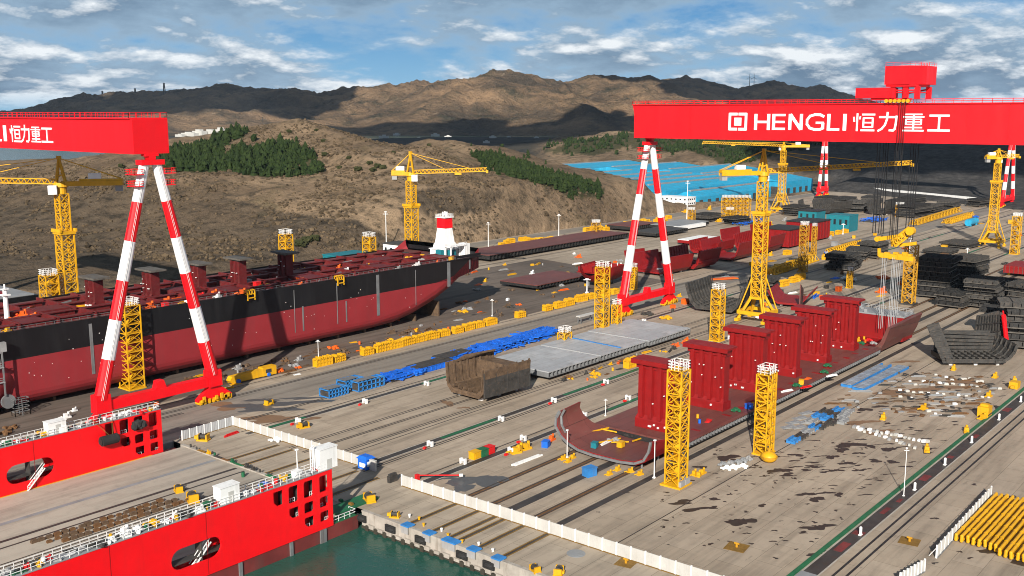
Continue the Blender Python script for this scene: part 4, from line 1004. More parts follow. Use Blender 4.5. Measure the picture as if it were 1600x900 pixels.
frustum(fn, fx, fy, ZD + 2.9, ZD + 5, 3.6, 3.4, 3.2, 3.1); frustum(fn, fx, fy, ZD + 5, ZD + 11.2, 2.9, 2.8, 2.1, 2.2); ff = fn.build('funnel', 'white', ship)
fn = MB(); frustum(fn, fx, fy, ZD + 11.21, ZD + 15.4, 2.25, 2.35, 2.15, 2.25); fn.build('funnel_band', 'crane_red', ff)
fn = MB(); fn.box(fx - 2.7, fx + 2.7, fy - 2.7, fy + 2.7, ZD + 15.41, ZD + 15.8); rail_fence(fn, [(fx - 2.7, fy - 2.7, ZD + 15.8), (fx + 2.7, fy - 2.7, ZD + 15.8), (fx + 2.7, fy + 2.7, ZD + 15.8), (fx - 2.7, fy + 2.7, ZD + 15.8)], 1, 1, .1, closed=True)
for dx_, dy_ in ((-1, 0), (.8, .5), (.3, -1)): fn.tube((fx + dx_, fy + dy_, ZD + 15.8), (fx + dx_, fy + dy_, ZD + 17.8), .35, n=8)
fn.build('funnel_top', 'white', ff)
for k, (px, py) in enumerate(((700, 383), (716, 386))):
    p = at(px, 402, ZD); bx = MB(); bx.rbox((p.x, p.y + 4, ZD - .39), 3, 3, 3.2, 0); tag(bx.build('deck_winch_cover', 'teal'), ('left', 'right')[k] + ' teal covered box under the white deckhouse of the ship', 'covered winch')
# white mast at the left end
wm = thing('signal_mast', 'white stubby mast standing on the left end of the hull deck', 'mast', at(11, 495, ZD))
b = MB(); b.tube((0, 0, -.4), (0, 0, 8), .75, .6, 12); b.tube((0, 0, 8), (0, 0, 9.5), .25, n=8); b.build('post', 'white', wm); b = MB(); b.box(-1.1, 1.1, -1.1, 1.1, 6.2, 6.6); b.box(-.9, .9, -.9, .9, 8, 8.2); b.build('platform', 'white', wm)
t = thing('hull_scaffold', 'grey work scaffold hung on the rounded left end of the hull', 'scaffold', (112, YS - 1.2, 0)); b = MB()
for x in (-3.4, 3.4): b.bar((x, -1.2, 6), (x, -1.2, 19.5), .35); b.bar((x, .6, 6), (x, .6, 19.5), .35)
b.build('upright', 'steel_edge', t); 
for z in (17.6, 13.6, 9.6): b = MB(); b.box(-3.6, 3.6, -1.4, .8, z, z + .25); rail_fence(b, [(-3.4, -1.3, z + .25), (3.4, -1.3, z + .25)], 1.1, 1.2, .1); b.build('platform', 'grey', t)
b = MB(); b.box(1.6, 4.6, -1.5, -.2, 17.9, 20.4); b.build('box', 'grey', t); b = MB(); b.tube((4.2, -.9, 4.2), (4.2, -.4, 4.2), 1.9, n=20); b.build('round_plate', 'steel_edge', t)
t = thing('hull_scaffold', 'low grey scaffold standing on the ground below the rounded hull end', 'scaffold', (119, YS - 3.5, 0)); b = MB(); rail_fence(b, [(-2, 0, 0), (2, 0, 0), (2, 2, 0), (-2, 2, 0)], 4.6, 2, .14, closed=True, rails=4); b.build('frame', 'steel_edge', t)
# second hull behind
s2 = thing('ship', 'second black hull with a grey deck behind the left end of the red hull', 'ship', (0, 0, 0))
c0 = ground_on_Y(66, 352); b = MB(); b.box(40, c0.x, 352, 396, 1, 17); b.build('hull', 'hull_black', s2); b = MB(); b.box(41, c0.x - 1, 353, 395, 17, 17.4); b.build('deck', 'steel_grey', s2)
b = MB(); b.box(c0.x - 26, c0.x - 8, 358, 368, 17.4, 18.1); b.build('hatch_coaming', 'bulk_red', s2)
# dark red T pillars standing on the ship deck
def bulkhead(label, loc, W, T, Hh, capW, capT, group, ribs=4, rz=0, cap='bulk_red', body='bulk_red', neck=True):
    t = thing('bulkhead_block', label, 'bulkhead', loc, rz, group)
    b = MB(); b.box(-T / 2, T / 2, -W / 2, W / 2, 0, Hh); b.build('wall', body, t)
    b = MB()
    for i in range(ribs):
        y = -W / 2 + W * (i + .5) / ribs
        b.extr([(-T / 2 - .02, y - W * .07, Hh * .16), (-T / 2 - .02, y + W * .07, Hh * .16), (-T / 2 - .9, y + W * .045, Hh * .16), (-T / 2 - .9, y - W * .045, Hh * .16)], (0, 0, Hh * .80))
    b.build('corrugation', body, t)
    b = MB(); b.box(-T / 2 - .7, T / 2 + .7, -W / 2 - .35, W / 2 + .35, -.003, Hh * .13); b.extr([(-T / 2 - .7, -W / 2 - .35, Hh * .13), (-T / 2 - .7, W / 2 + .35, Hh * .13), (-T / 2 - .05, W / 2 + .05, Hh * .19), (-T / 2 - .05, -W / 2 - .05, Hh * .19)], (.3, 0, 0)); b.build('foot', body, t)
    b = MB(); b.extr([(-capT / 2, -capW / 2, Hh + .1), (capT / 2, -capW / 2, Hh + .1), (capT / 2, capW / 2, Hh + .1), (-capT / 2, capW / 2, Hh + .1)], (0, 0, .55)); b.box(-T / 2 - .4, T / 2 + .4, -W / 2 - .4, W / 2 + .4, Hh - (1.6 if neck else .4), Hh + .095)
    b.box(-capT / 2 - .12, -capT / 2, -capW / 2, capW / 2, Hh - (.5 if neck else -.1), Hh + .65); b.build('cap', [cap], t)
    e = MB(); rr_ = random.Random(int(loc[0] * 10))
    for i in range(9):
        y = rr_.uniform(-W / 2, W / 2); z = rr_.choice((Hh * .05, Hh * .08, Hh * .4, Hh * .72, Hh * .55)); s_ = .11 if z > Hh * .1 else .2
        e.box(-T / 2 - 1.05, -T / 2 - .6, y - s_, y + s_, z - s_, z + s_)
    e.build('raised_mark', 'white', t)  # white lugs on the bulkhead face, one mesh
    return t
tp = [(150, 476, 433, 30), (238, 464, 421, 34), (311, 452, 411, 33), (374, 447, 403, 33), (447, 434, 394, 34)]
nm5 = ('leftmost dark red T shaped pillar, half hidden by the striped leg', 'dark red T shaped pillar seen between the striped legs', 'dark red T shaped pillar just right of the striped legs', 'fourth dark red T shaped pillar from the left on the ship', 'dark red T shaped pillar farthest along the ship, under a yellow tower')
for (px, pb, pt_, w), lb in zip(tp, nm5):
    p = at(px, pb, ZD); top = atD(px, pt_, p.x * FW[0] + p.y * FW[1]).z; bulkhead(lb, (p.x, p.y, ZD - .38), 4.6, 3.0, top - ZD, 9.6, 5.2, 'T shaped pillars on the ship', 2, 0, 'steel_rim', 'coaming', False)

# ------------------------------------------------------------------ long bottom block with six bulkheads
fb = thing('hull_bottom_block', 'long flat dark red double bottom block carrying six tall bulkheads', 'hull block', (0, 0, 0))
b = MB(); b.box(203, 332, 116, 141.5, 2.55, 2.95); b.build('tank_top', 'deck_red', fb)
b = MB(); b.box(203, 332, 118.6, 141, 1.1, 2.54); b.box(203, 332, 116.2, 118.5, 1.1, 1.35)
b.build('bottom_plate', 'steel_black', fb)
b = MB()
for i in range(86): x = 203.5 + i * 1.5; b.box(x, x + .28, 116.1, 118.6, 1.36, 2.54)
b.build('bracket', 'steel_edge', fb)
b = MB()
for i in range(18): x = 207 + i * 7.2; b.box(x, x + 1.2, 118.8, 120.2, 0, 1.09); b.box(x, x + 1.2, 135, 136.4, 0, 1.09)
b.build('keel_block', 'steel_brown', fb)
b = MB()
for i in range(15): x = 214 + i * 8.; b.box(x, x + rnd.uniform(.8, 2.2), 116 + rnd.uniform(1, 4), 116 + rnd.uniform(4.2, 5), 2.95, 3.0)
b.build('raised_mark', 'bulk_red', fb)  # deck markings as thin raised patches
# curved bottom shell at the near end
prof = [(141.8, 9.2), (142.1, 7.8), (141.6, 5.9), (140.3, 4.1), (138.2, 2.7), (135.2, 1.7), (131, 1.4), (124, 1.4), (120.0, 1.8), (117.6, 3.0), (116.2, 5.0), (115.7, 7.4)]
cs = thing('curved_shell', 'curved dark red bottom shell with upturned sides at the near end of the long block', 'hull block', (0, 0, 0))
def shell(xs, tops, mat_i, off):
    pass
b = MB(); NX = 9; x0, x1 = 188.0, 202.8; P_ = []
for i in range(NX):
    x = x0 + (x1 - x0) * i / (NX - 1); row = []
    for j, (y, z) in enumerate(prof):
        xx = x
        if j == 0: xx = x0 + 1.5 + (x - x0) * .55
        if j == 1: xx = x0 + .5 + (x - x0) * .62
        if j == 2: xx = x0 + (x - x0) * .72
        if j == 3: xx = x0 + (x - x0) * .85
        zz = z * (1 + (.06 if j < 3 else 0) * i / NX) - (i / NX * 2.6 if j == len(prof) - 1 else 0) - (i / NX * 1.0 if j == len(prof) - 2 else 0)
        row.append(Vector((xx, y, zz)))
    P_.append(row)
nn = len(prof)
vs = [p for r_ in P_ for p in r_]; fs = [(i * nn + j, i * nn + j + 1, (i + 1) * nn + j + 1, (i + 1) * nn + j) for i in range(NX - 1) for j in range(nn - 1)]
b.add(vs, fs); b.build('inner_plate', 'deck_red', cs, smooth=True)
b = MB(); out = []
for r_ in P_:
    row = []
    for j, p in enumerate(r_):
        a = r_[max(0, j - 1)]; c = r_[min(nn - 1, j + 1)]; tdir = (c - a).normalized(); nrm = Vector((0, tdir.z, -tdir.y)); nrm = -nrm if nrm.z > .05 and 4 < j < 8 else nrm
        cy = 129; d = Vector((0, p.y - cy, p.z - 12)).normalized(); row.append(p + d * (1.0 if 1 < j < nn - 2 else .5))
    out.append(row)
b.add([p for r_ in out for p in r_], fs)
for end in (0, NX - 1):
    for j in range(nn - 1): b.add([P_[end][j], P_[end][j + 1], out[end][j + 1], out[end][j]], [(0, 1, 2, 3)])
for i in range(NX - 1):
    for j in (0, nn - 1): b.add([P_[i][j], P_[i + 1][j], out[i + 1][j], out[i][j]], [(0, 1, 2, 3)])
b.build('outer_plate', 'bulk_red', cs)
b = MB()
for j in range(nn - 1):
    b.bar((P_[0][j] + out[0][j]) / 2 + Vector((-.12, 0, 0)), (P_[0][j + 1] + out[0][j + 1]) / 2 + Vector((-.12, 0, 0)), .5, .55)
b.build('edge_rib', 'steel_edge', cs)
b = MB()
for j in (0, 1, 2): b.bar(P_[0][j] + Vector((1.2, -.25, .1)), P_[0][j + 1] + Vector((1.2, -.25, .1)), .5, .3)
for y in (119, 125, 131, 137):
    for x in (190, 197, 202): b.tube((x, y, 0), (x, y, 1.0), .25, n=8)
b.build('support_post', 'steel_edge', cs)
b = MB()
for (xa, ya, xb, yb) in ((196, 139, 203, 137), (193, 134, 200, 131.5), (201, 138, 203.5, 134), (200, 128, 205, 127.4), (196, 131.5, 199, 128.5)): b.bar((xa, ya, 1.9 + (.8 if ya > 137 else 0)), (xb, yb, 1.9 + (.8 if yb > 136 else 0)), .28)
b.build('brace', 'yellow', cs)
xb = []
for px, py in ((1134, 640), (1171, 604), (1241, 587), (1286, 569), (1334, 546)): xb.append(at(px, py, 3).x)
x2 = xb[0]; x6 = xb[4]; xs6 = [x2 - (x6 - x2) / 4 * 1.12, x2, x2 + (x6 - x2) * .25, xb[2] if abs(xb[2] - (x2 + (x6 - x2) * .5)) < 4 else x2 + (x6 - x2) * .5, x2 + (x6 - x2) * .75, x6]
ord6 = ('first dark red bulkhead counted from the curved shell, behind the tall stair tower', 'second dark red bulkhead, the widest fully visible one, right of the tall stair tower', 'third dark red bulkhead from the curved shell, left of the two bay stair tower', 'fourth dark red bulkhead from the curved shell, behind the two bay stair tower', 'fifth dark red bulkhead, last but one before the hanging shell', 'sixth dark red bulkhead standing next to the red shell on cables')
print('bulk x', xs6, xb)
for x, lb in zip(xs6, ord6):
    pt_ = {0: 560, 1: 535, 2: 510, 3: 491, 4: 478, 5: 462}[ord6.index(lb)]
    D_ = (x - 1.2) * FW[0] + 127.4 * FW[1]; pcol = proj(x, 127.4, 20)[0]; top = atD(pcol, pt_ + 3, D_).z
    bulkhead(lb, (x, 126.9, 2.96), 10.4, 2.8, top - 3.1 - .6, 13.2, 5.4, 'dark red bulkheads on the long bottom block', 4)
# far open shell on the right end of the block
fs_ = thing('curved_shell', 'open red hull shell hanging on cables at the far end of the long block', 'hull block', (0, 0, 0))
b = MB(); b.box(331, 333, 133, 141.5, 3.2, 10.4); b.box(332, 352, 140.5, 141.5, 2.9, 10.6); b.build('side_wall', 'bulk_red', fs_)
b = MB(); b.extr([(333, 117.2, 1.0), (333, 115.6, 4.5), (333, 114.0, 9.5), (333, 115.0, 9.7), (333, 116.8, 4.8), (333, 119, 2.2), (333, 122, 1.2)], (29, -1, 1.0)); b.build('curved_side', 'deck_red', fs_)
b = MB(); b.box(333.2, 358, 120, 140, 1.0, 1.4); b.box(352, 362, 116, 141, 1.4, 9.8); b.build('inner_plate', 'bulk_red', fs_)
b = MB(); b.box(351.9, 362.2, 115.8, 141.6, 9.8, 10.3)
for i in range(16): b.box(352 + (i % 4) * 2.5, 353.4 + (i % 4) * 2.5, 117 + i * 1.5, 118 + i * 1.5, 10.3, 10.6 + (i % 3) * .4)
for i in range(12): b.box(331, 352, 140.2 - .0, 141.7, 10.61, 10.8) if i == 0 else None
b.build('top_frame', 'steel_grey', fs_)
b = MB(); rail_fence(b, [(352, 116, 10.3), (362, 116, 10.3), (362, 141, 10.3), (332, 141, 10.7)], 1.2, 1.2, .09); b.build('railing', 'cable_light', fs_)
b = MB(); b.box(330.6, 331, 130, 141, 7.0, 7.4); b.box(330.6, 331, 130, 141, 4.6, 4.9); b.build('stringer', 'steel_grey', fs_)

# ------------------------------------------------------------------ floating dock
dk = thing('floating_dock', 'floating dock with two bright red wing walls moored against the quay', 'floating dock', (0, 0, 0))
b = MB(); b.box(-120, 126.5, 151.9, 213, -3, -.02); b.box(-120, 131.2, 149.4, 216, -5, -.75); b.build('pontoon', ['pontoon'], dk)
b = MB(); b.sheet([(-120, 152.0), (131.75, 152.0), (131.75, 212.8), (-120, 212.8)], .012); b.box(126.4, 131.75, 152.0, 212.8, -.74, .008); b.build('deck', 'dockdeck', dk)
b = MB(); b.box(124.6, 131.0, 149.6, 151.98, -.74, -.55); b.build('nose_deck', 'green', dk)
def octo(x0, x1, z0, z1, c=.3, which='bl'):
    k = min(x1 - x0, z1 - z0) * c
    if which == 'all': return [(x0 + k, z0), (x1 - k, z0), (x1, z0 + k), (x1, z1 - k), (x1 - k, z1), (x0 + k, z1), (x0, z1 - k), (x0, z0 + k)]
    return [(x0 + k, z0), (x1, z0), (x1, z1), (x0, z1), (x0, z0 + k)]
def oval(x0, x1, z0, z1):
    r_ = (z1 - z0) / 2; pts = []
    for i in range(9): a = -math.pi / 2 + math.pi * i / 8; pts.append((x1 - r_ + r_ * math.cos(a), z0 + r_ + r_ * math.sin(a)))
    for i in range(9): a = math.pi / 2 + math.pi * i / 8; pts.append((x0 + r_ + r_ * math.cos(a), z0 + r_ + r_ * math.sin(a)))
    return pts
def wing(yo, yi, xend, ztop, face, holes_face, holes_other, zlow):
    b = MB()
    for y, t, hs, zl in ((yo, .35, holes_face if face < 0 else holes_other, zlow if face < 0 else .02), (yi - .35, .35, holes_other if face < 0 else holes_face, .02)):
        b.plate([(-120, zl), (xend, zl), (xend, ztop), (-120, ztop)], hs, lambda u, v, y=y: (u, y, v), (0, t, 0))
    e = xend; w = abs(yi - yo) - .7
    b.plate([(yo + .35, .02), (yi - .35, .02), (yi - .35, ztop), (yo + .35, ztop)], [[(yo + .75, z0), (yi - .75, z0), (yi - .75, z1), (yo + .75, z1)] for z0, z1 in ((.7, 2.8), (3.6, 5.9), (6.9, 10.0))], lambda u, v: (e - .3, u, v), (.299, 0, 0))
    o = b.build('wing_wall', 'dock_red', dk)
    b = MB(); b.box(-120, xend - .302, yo + .352, yi - .352, ztop - .5, ztop - .01); b.box(-120, xend + .05, yo - .08, yi + .08, ztop, ztop + .12); b.build('top_deck', 'steel_grey', o)
    b = MB(); b.box(-120, xend - .31, yo + .36, yi - .36, 3.0, 3.15); b.box(-120, xend - .31, yo + .36, yi - .36, 6.2, 6.35)
    for xx in (xend - 4, xend - 7.7, xend - 11.3, xend - 16, 60, 78, 95): b.box(xx, xx + .15, yo + .36, yi - .36, .03, ztop - .51)
    b.build('inner_deck', 'steel_dark', o)
    b = MB()
    for k in range(8):
        x = xend - 1.5 - k * 1.7; rail_fence(b, [(x, yo + 1.0, (.05, 3.16, 6.36)[k % 3]), (x + 1.5, yo + 1.0, (.05, 3.16, 6.36)[k % 3])], 1.1, .5, .07)
    b.build('inner_railing', 'white', o); b = MB()
    for xx in (96, 78, 60, 42): b.box(xx - .05, xx + .05, yo - .03, yo - .002, zlow + .2, ztop - .1)
    b.build('weld_seam', 'bulk_red', o)
    return o
holes = []
xe_n = 124.6
cols = [(1.0, 3.2), (4.7, 7.0), (8.3, 10.6), (11.9, 14.1)]
rows = [(6.9, 10.2), (3.8, 5.9), (.9, 2.9)]
for r_, (z0, z1) in enumerate(rows):
    for c_, (a, bb) in enumerate(cols):
        if c_ >= 4 - r_: continue
        last = c_ == 3 - r_
        holes.append(octo(xe_n - bb, xe_n - a, z0 if not (last and r_ == 0) else z0 + .4, z1, .42 if last else .12, 'bl' if last else 'all'))
p0, p1 = aty(268, 885, 149.2), aty(346, 850, 149.2)
holes.append(oval(p0.x, p1.x, 2.2, 6.0))
wing(149.2, 151.9, xe_n, 11.0, -1, holes, [oval(p0.x + 1, p1.x - 1, 2.2, 6)], -.7)
holes2 = []; xe_f = 126.5
for r_, (z0, z1) in enumerate(rows):
    for c_, (a, bb) in enumerate(cols):
        if c_ >= 4 - r_: continue
        last = c_ == 3 - r_
        holes2.append(octo(xe_f - bb, xe_f - a, z0, z1, .42 if last else .12, 'bl' if last else 'all'))
q0, q1 = aty(10, 745, 213), aty(85, 722, 213)
holes2.append(oval(q0.x, q1.x, 2.0, 6.2))
wing(213.0, 215.8, xe_f, 10.6, -1, holes2, [oval(q0.x + 1, q1.x - 1, 2, 6)], .02)
b = MB(); b.box(-120, xe_f - 3.2, 212.72, 212.99, .013, .10); b.build('deck_edge_line', 'yellow', dk)
# lower boot stripes on the pontoon and draught panels
b = MB()
for px in (374, 455, 503, 508): p = aty(px, 850, 149.3); b.box(p.x - .35, p.x + .35, 149.1, 149.39, -4.6, -.78)
b.build('fender_strip', 'steel_edge', dk)
rl = MB()
for yo, yi, xe, zt_ in ((149.2, 151.9, xe_n, 11.12), (213.0, 215.8, xe_f, 10.72)):
    rail_fence(rl, [(-60, yo + .15, zt_), (xe - .2, yo + .15, zt_), (xe - .2, yi - .15, zt_), (-60, yi - .15, zt_)], 1.2, 1.5, .075)
rail_fence(rl, [(124.9, 149.7, -.55), (130.8, 149.7, -.55), (130.8, 151.7, -.55)], 1.2, 1.2, .075)
rl.build('railing', 'white', dk)
# clutter on top of the wing walls: countable things
rnd = random.Random(8)
FITTINGS = True
def cabin(label, px, py, pytop, Y, z, L, W, Hh):
    p = aty(px, py, Y); t = thing('deck_cabin', label, 'cabin', (p.x, Y, z), group='white cabins on the dock walls')
    b = MB(); b.box(-L / 2, L / 2, -W / 2, W / 2, 0, Hh); b.build('wall', 'white', t); b = MB(); b.box(-L / 2 - .12, L / 2 + .12, -W / 2 - .12, W / 2 + .12, Hh + .002, Hh + .14); b.build('roof', 'white', t)
    b = MB(); b.box(-L * .1, L * .18, -W / 2 - .05, -W / 2 - .003, .1, 2.0); b.build('door', 'panel', t); return t
cabin('white cabin halfway along the near red dock wall', 355, 790, 770, 150.55, 11.14, 4.0, 2.2, 3.0)
cabin('largest white cabin at the quay end of the near red dock wall', 508, 742, 715, 150.55, 11.14, 4.4, 2.4, 4.2)
cabin('white cabin on the far red dock wall', 86, 668, 651, 214.4, 10.74, 4.0, 2.2, 2.6)
b = MB()
for x in (0, .9): b.tube((x, 0, 0), (x, 0, 4.8), .12, n=8)
b.tube((0, 0, 4.8), (.9, 0, 5.2), .12, n=8); b.bar((0, 0, 2.5), (.9, 0, 2.5), .1)
o = b.build('vent_pipe', 'white'); o.location = aty(486, 745, 150.5); o.location.z = 11.13; tag(o, 'white looped vent pipe left of the largest white dock cabin', 'vent pipe')
for px, Y, z, lab in ((357, 156.5, .02, 'slim white lamp pole on the dock deck beside the near wall'), (466, 151.2, 11.13, 'slim white pole on the near dock wall before the largest cabin')):
    p = aty(px, 770, Y); b = MB(); b.tube((0, 0, 0), (0, 0, 5), .12, .08, 8); b.box(-.3, .3, -.2, .2, 5, 5.25); o = b.build('lamp_pole', 'white'); o.location = (p.x, Y, z); tag(o, lab, 'pole')
# hanging fender on far wall
p = aty(171, 687, 211.9); b = MB(); b.tube((-1.9, 0, 0), (1.9, 0, 0), 1.15, 1.15, 14); b.tube((-2.2, 0, 0), (2.2, 0, 0), .8, .8, 12); fo = thing('fender', 'black rubber fender hanging on the inside of the far red wall', 'fender', p)
b.build('body', 'rubber', fo); b = MB(); b.bar((0, 0, 1.1), (-3.4, .9, 5.4), .12); b.bar((.8, 0, 1.1), (1.4, .9, 4.4), .1); b.build('rope', 'ochre', fo)
b = MB(); 
for i in range(5): b.blob((i * .5, .2 * (i % 2), 1.2 + .25 * (i % 3)), (1.1, .8, 1.1), .3)
o = b.build('net_bundle', 'rubber'); o.location = aty(210, 662, 212.2); o.location.z = 7.0; tag(o, 'black bundle of fenders hung over the openings of the far red wall', 'fender bundle')
# white gangways in the big openings
for (px, Y, lab) in ((38, 213.6, 'white gangway stairs coming out of the far wall opening'), (300, 149.6, 'white stairs seen inside the near wall opening')):
    p = aty(px, 745 if Y > 200 else 870, Y); b = MB()
    for dy in (0, .9): b.bar((0, dy, 0), (4, dy, 4.0), .2); b.bar((0, dy, 1), (4, dy, 5.0), .12); 
    for i in range(8): b.bar((.5 * i, 0, .5 * i), (.5 * i, .9, .5 * i), .14); b.bar((.5 * i, 0, .5 * i), (.5 * i, 0, .5 * i + 1), .08)
    o = b.build('gangway_stairs', 'white'); o.location = (p.x, Y - (1.2 if Y > 200 else -.1), .03 if Y > 200 else 1.0); tag(o, lab, 'stairs')
# dock deck tracks and bits
for y, w in ((198.5, 1.2), (190, .9), (187, .5)):
    b = MB(); b.box(-60, 130.8, y - w / 2, y + w / 2, .013, .05); b.build('deck_track', 'steel_grey' if w > 1 else 'rail', dk)
for y in (180, 178.6, 177.2, 171, 169.6, 168.2): b = MB(); b.box(-60, 130.8, y - .14, y + .14, .013, .07); b.build('deck_track', 'rail', dk)
rnd = random.Random(31)
# ------------------------------------------------------------------ flat panels
def flat_panel(label, x0, x1, y0, y1, th, top, edge, posts=True, step=2.6):
    t = thing('hull_floor_block', label, 'hull panel', ((x0 + x1) / 2, (y0 + y1) / 2, 0)); L = (x1 - x0) / 2; W = (y1 - y0) / 2
    b = MB(); b.box(-L, L, -W, W, 1.2 + th - .35, 1.2 + th); b.build('top_plate', top, t)
    b = MB(); n = int(2 * L / step)
    for i in range(n + 1): x = -L + 2 * L * i / n; b.box(x - .22, x + .22, -W + .02, W - .02, 1.35, 1.2 + th - .36)
    for i in range(4): y = (-W + 2 * W * i / 3) * .9; b.box(-L, L, y - .12, y + .12, 1.5, 1.2 + th - .37)
    b.box(-L, L, -W, W, 1.2, 1.345); b.build('girder_edge', edge, t)
    m = max(3, int(2 * L / 9))
    boxes('support_block', 'steel_brown', t, [(-L + 2 * L * (i + .5) / m - .5, -L + 2 * L * (i + .5) / m + .5, y - .5, y + .5, 0, 1.19) for i in range(m) for y in (-W * .8, W * .8)]); return t
for xa, xb_, lb in ((236, 262.2, 'nearest light grey deck panel of the flat row, beside the brown block'), (263.2, 290.4, 'middle light grey deck panel of the flat row, with the blue walkway'), (291.4, 319, 'farthest light grey deck panel of the flat row, by the yellow stair tower')):
    flat_panel(lb, xa, xb_, 181.2 if xa < 290 else 180.6, 205.6 if xa < 290 else 206.2, 1.9, 'panel_top', 'steel_edge', step=1.9)
flat_panel('very long brownish red deck panel beyond the ship bow', 412, 548, 357, 381, 2.6, 'deck_red', 'steel_black', step=3)
flat_panel('short brownish red deck panel left of the curved red stern block', 357, 397, 281, 303, 1.6, 'deck_red', 'steel_black', step=2.4)
p = at(1030, 366); flat_panel('dark grey deck panel on the ground beyond the striped leg', p.x - 20, p.x + 20, p.y - 10, p.y + 10, 2, 'steel_dark', 'steel_black')
p = at(1062, 355); flat_panel('pale grey deck panel farther off beyond the striped leg', p.x - 22, p.x + 22, p.y - 11, p.y + 11, 2.2, 'steel_grey', 'steel_black')
p = at(985, 358); flat_panel('far end piece of the brownish red panels by the perimeter road', p.x - 14, p.x + 20, p.y - 10, p.y + 10, 2.6, 'deck_red', 'steel_black')
b = MB(); 
for i in range(9): b.box(276 + i * .2, 277 + i * .2, 182.5 + i * 2.6, 184.6 + i * 2.6, 3.1, 3.25)
tag(b.build('blue_walkway', 'blue_old'), 'faded blue walkway strip lying across the grey deck panel', 'walkway')

# ------------------------------------------------------------------ hull blocks
def stack_block(label, px, py, L, W, Hh, layers, mat, mat2, seed, rz=0., group='dark hull blocks stored in the yard', loose=.06, cat='hull block', loc=None):
    r = random.Random(seed); t = thing('hull_block', label, cat, loc or at(px, py), rz, group); z = .9
    hl = (Hh - .9) / layers
    for k in range(layers):
        dx, dy = r.uniform(-1, 1) * L * loose, r.uniform(-1, 1) * W * loose; l = L * r.uniform(.86, 1); w = W * r.uniform(.86, 1)
        b = MB(); b.box(dx - l / 2, dx + l / 2, dy - w / 2, dy + w / 2, z, z + hl * .16, 1)
        n = max(4, int(l / 2.0))
        for i in range(n): x = dx - l / 2 + l * (i + .5) / n; b.box(x - .12, x + .12, dy - w / 2 + .03, dy + w / 2 - .03, z + hl * .16, z + hl * .86)
        for i in range(max(3, int(w / 2.4))): y = dy - w / 2 + w * (i + .5) / max(3, int(w / 2.4)); b.box(dx - l / 2 + .03, dx + l / 2 - .03, y - .1, y + .1, z + hl * .17, z + hl * r.uniform(.6, .95))
        b.build('stiffened_panel', [mat if k % 2 else mat2, 'steel_rim' if k % 3 != 1 else 'steel_dark'], t); z += hl
    boxes('support_block', 'steel_brown', t, [(sx * L - .5, sx * L + .5, sy * W - .5, sy * W + .5, 0, .89) for sx in (-.4, 0, .4) for sy in (-.4, .4)]); return t
def trough_block(label, px, py, L, W, Hh, mat, seed, rz=0, group='open hull blocks stored in the yard', flare=.18, ribs=True, ends=(0, 1), matin=None, loc=None):
    """open U section: curved sides, floor, ribs and end frames"""
    r = random.Random(seed); t = thing('hull_block', label, 'hull block', loc or at(px, py), rz, group)
    pr_ = [(-W / 2 - W * flare, Hh), (-W / 2 - W * flare * .55, Hh * .62), (-W / 2, Hh * .3), (-W / 2 + W * .12, 1.1), (W / 2 - W * .12, 1.1), (W / 2, Hh * .3), (W / 2 + W * flare * .55, Hh * .62), (W / 2 + W * flare, Hh)]
    th = .8; inn = [(y * .94 if abs(y) > W * .45 else y * .9, z + (th if 2 < i < 5 else th * .4 if i in (2, 5) else 0)) for i, (y, z) in enumerate(pr_)]
    def strip(pr, flip):
        b = MB()
        for (y0, z0), (y1, z1) in zip(pr[:-1], pr[1:]):
            b.add([(-L / 2, y0, z0), (L / 2, y0, z0), (L / 2, y1, z1), (-L / 2, y1, z1)], [(0, 1, 2, 3)])
        return b
    b = strip(pr_, 0)
    for x in (-L / 2, L / 2):
        for i in range(7): b.add([(x, *pr_[i]), (x, *pr_[i + 1]), (x, *inn[i + 1]), (x, *inn[i])], [(0, 1, 2, 3)])
    for i in (0, 7): b.add([(-L / 2, *pr_[i]), (L / 2, *pr_[i]), (L / 2, *inn[i]), (-L / 2, *inn[i])], [(0, 1, 2, 3)])
    b.build('outer_shell', mat, t)
    strip(inn, 1).build('inner_shell', matin or mat, t)
    if ribs:
        b = MB(); n = max(4, int(L / 2.6))
        for i in range(n + 1):
            x = -L / 2 + L * i / n
            for (y0, z0), (y1, z1) in zip(inn[:-1], inn[1:]): b.bar((x, y0 * .97, z0 + .25), (x, y1 * .97, z1 + .25), .22, .7)
        for j in range(6):
            y = -W * .36 + W * .72 * j / 5; b.bar((-L / 2, y, 1.9 + .5), (L / 2, y, 1.9 + .5), .2, .6)
        for s in (-1, 1):
            for f_ in (.45, .75): b.bar((-L / 2, s * W * (.5 + flare * .4), Hh * f_), (L / 2, s * W * (.5 + flare * .4), Hh * f_), .25, .6)
        b.build('rib', mat, t)
    boxes('support_block', 'white' if seed % 3 == 0 else 'steel_brown', t, [(sx * L - .5, sx * L + .5, sy * W - .5, sy * W + .5, 0, 1.09) for sx in (-.38, 0, .38) for sy in (-.28, .28)]); return t
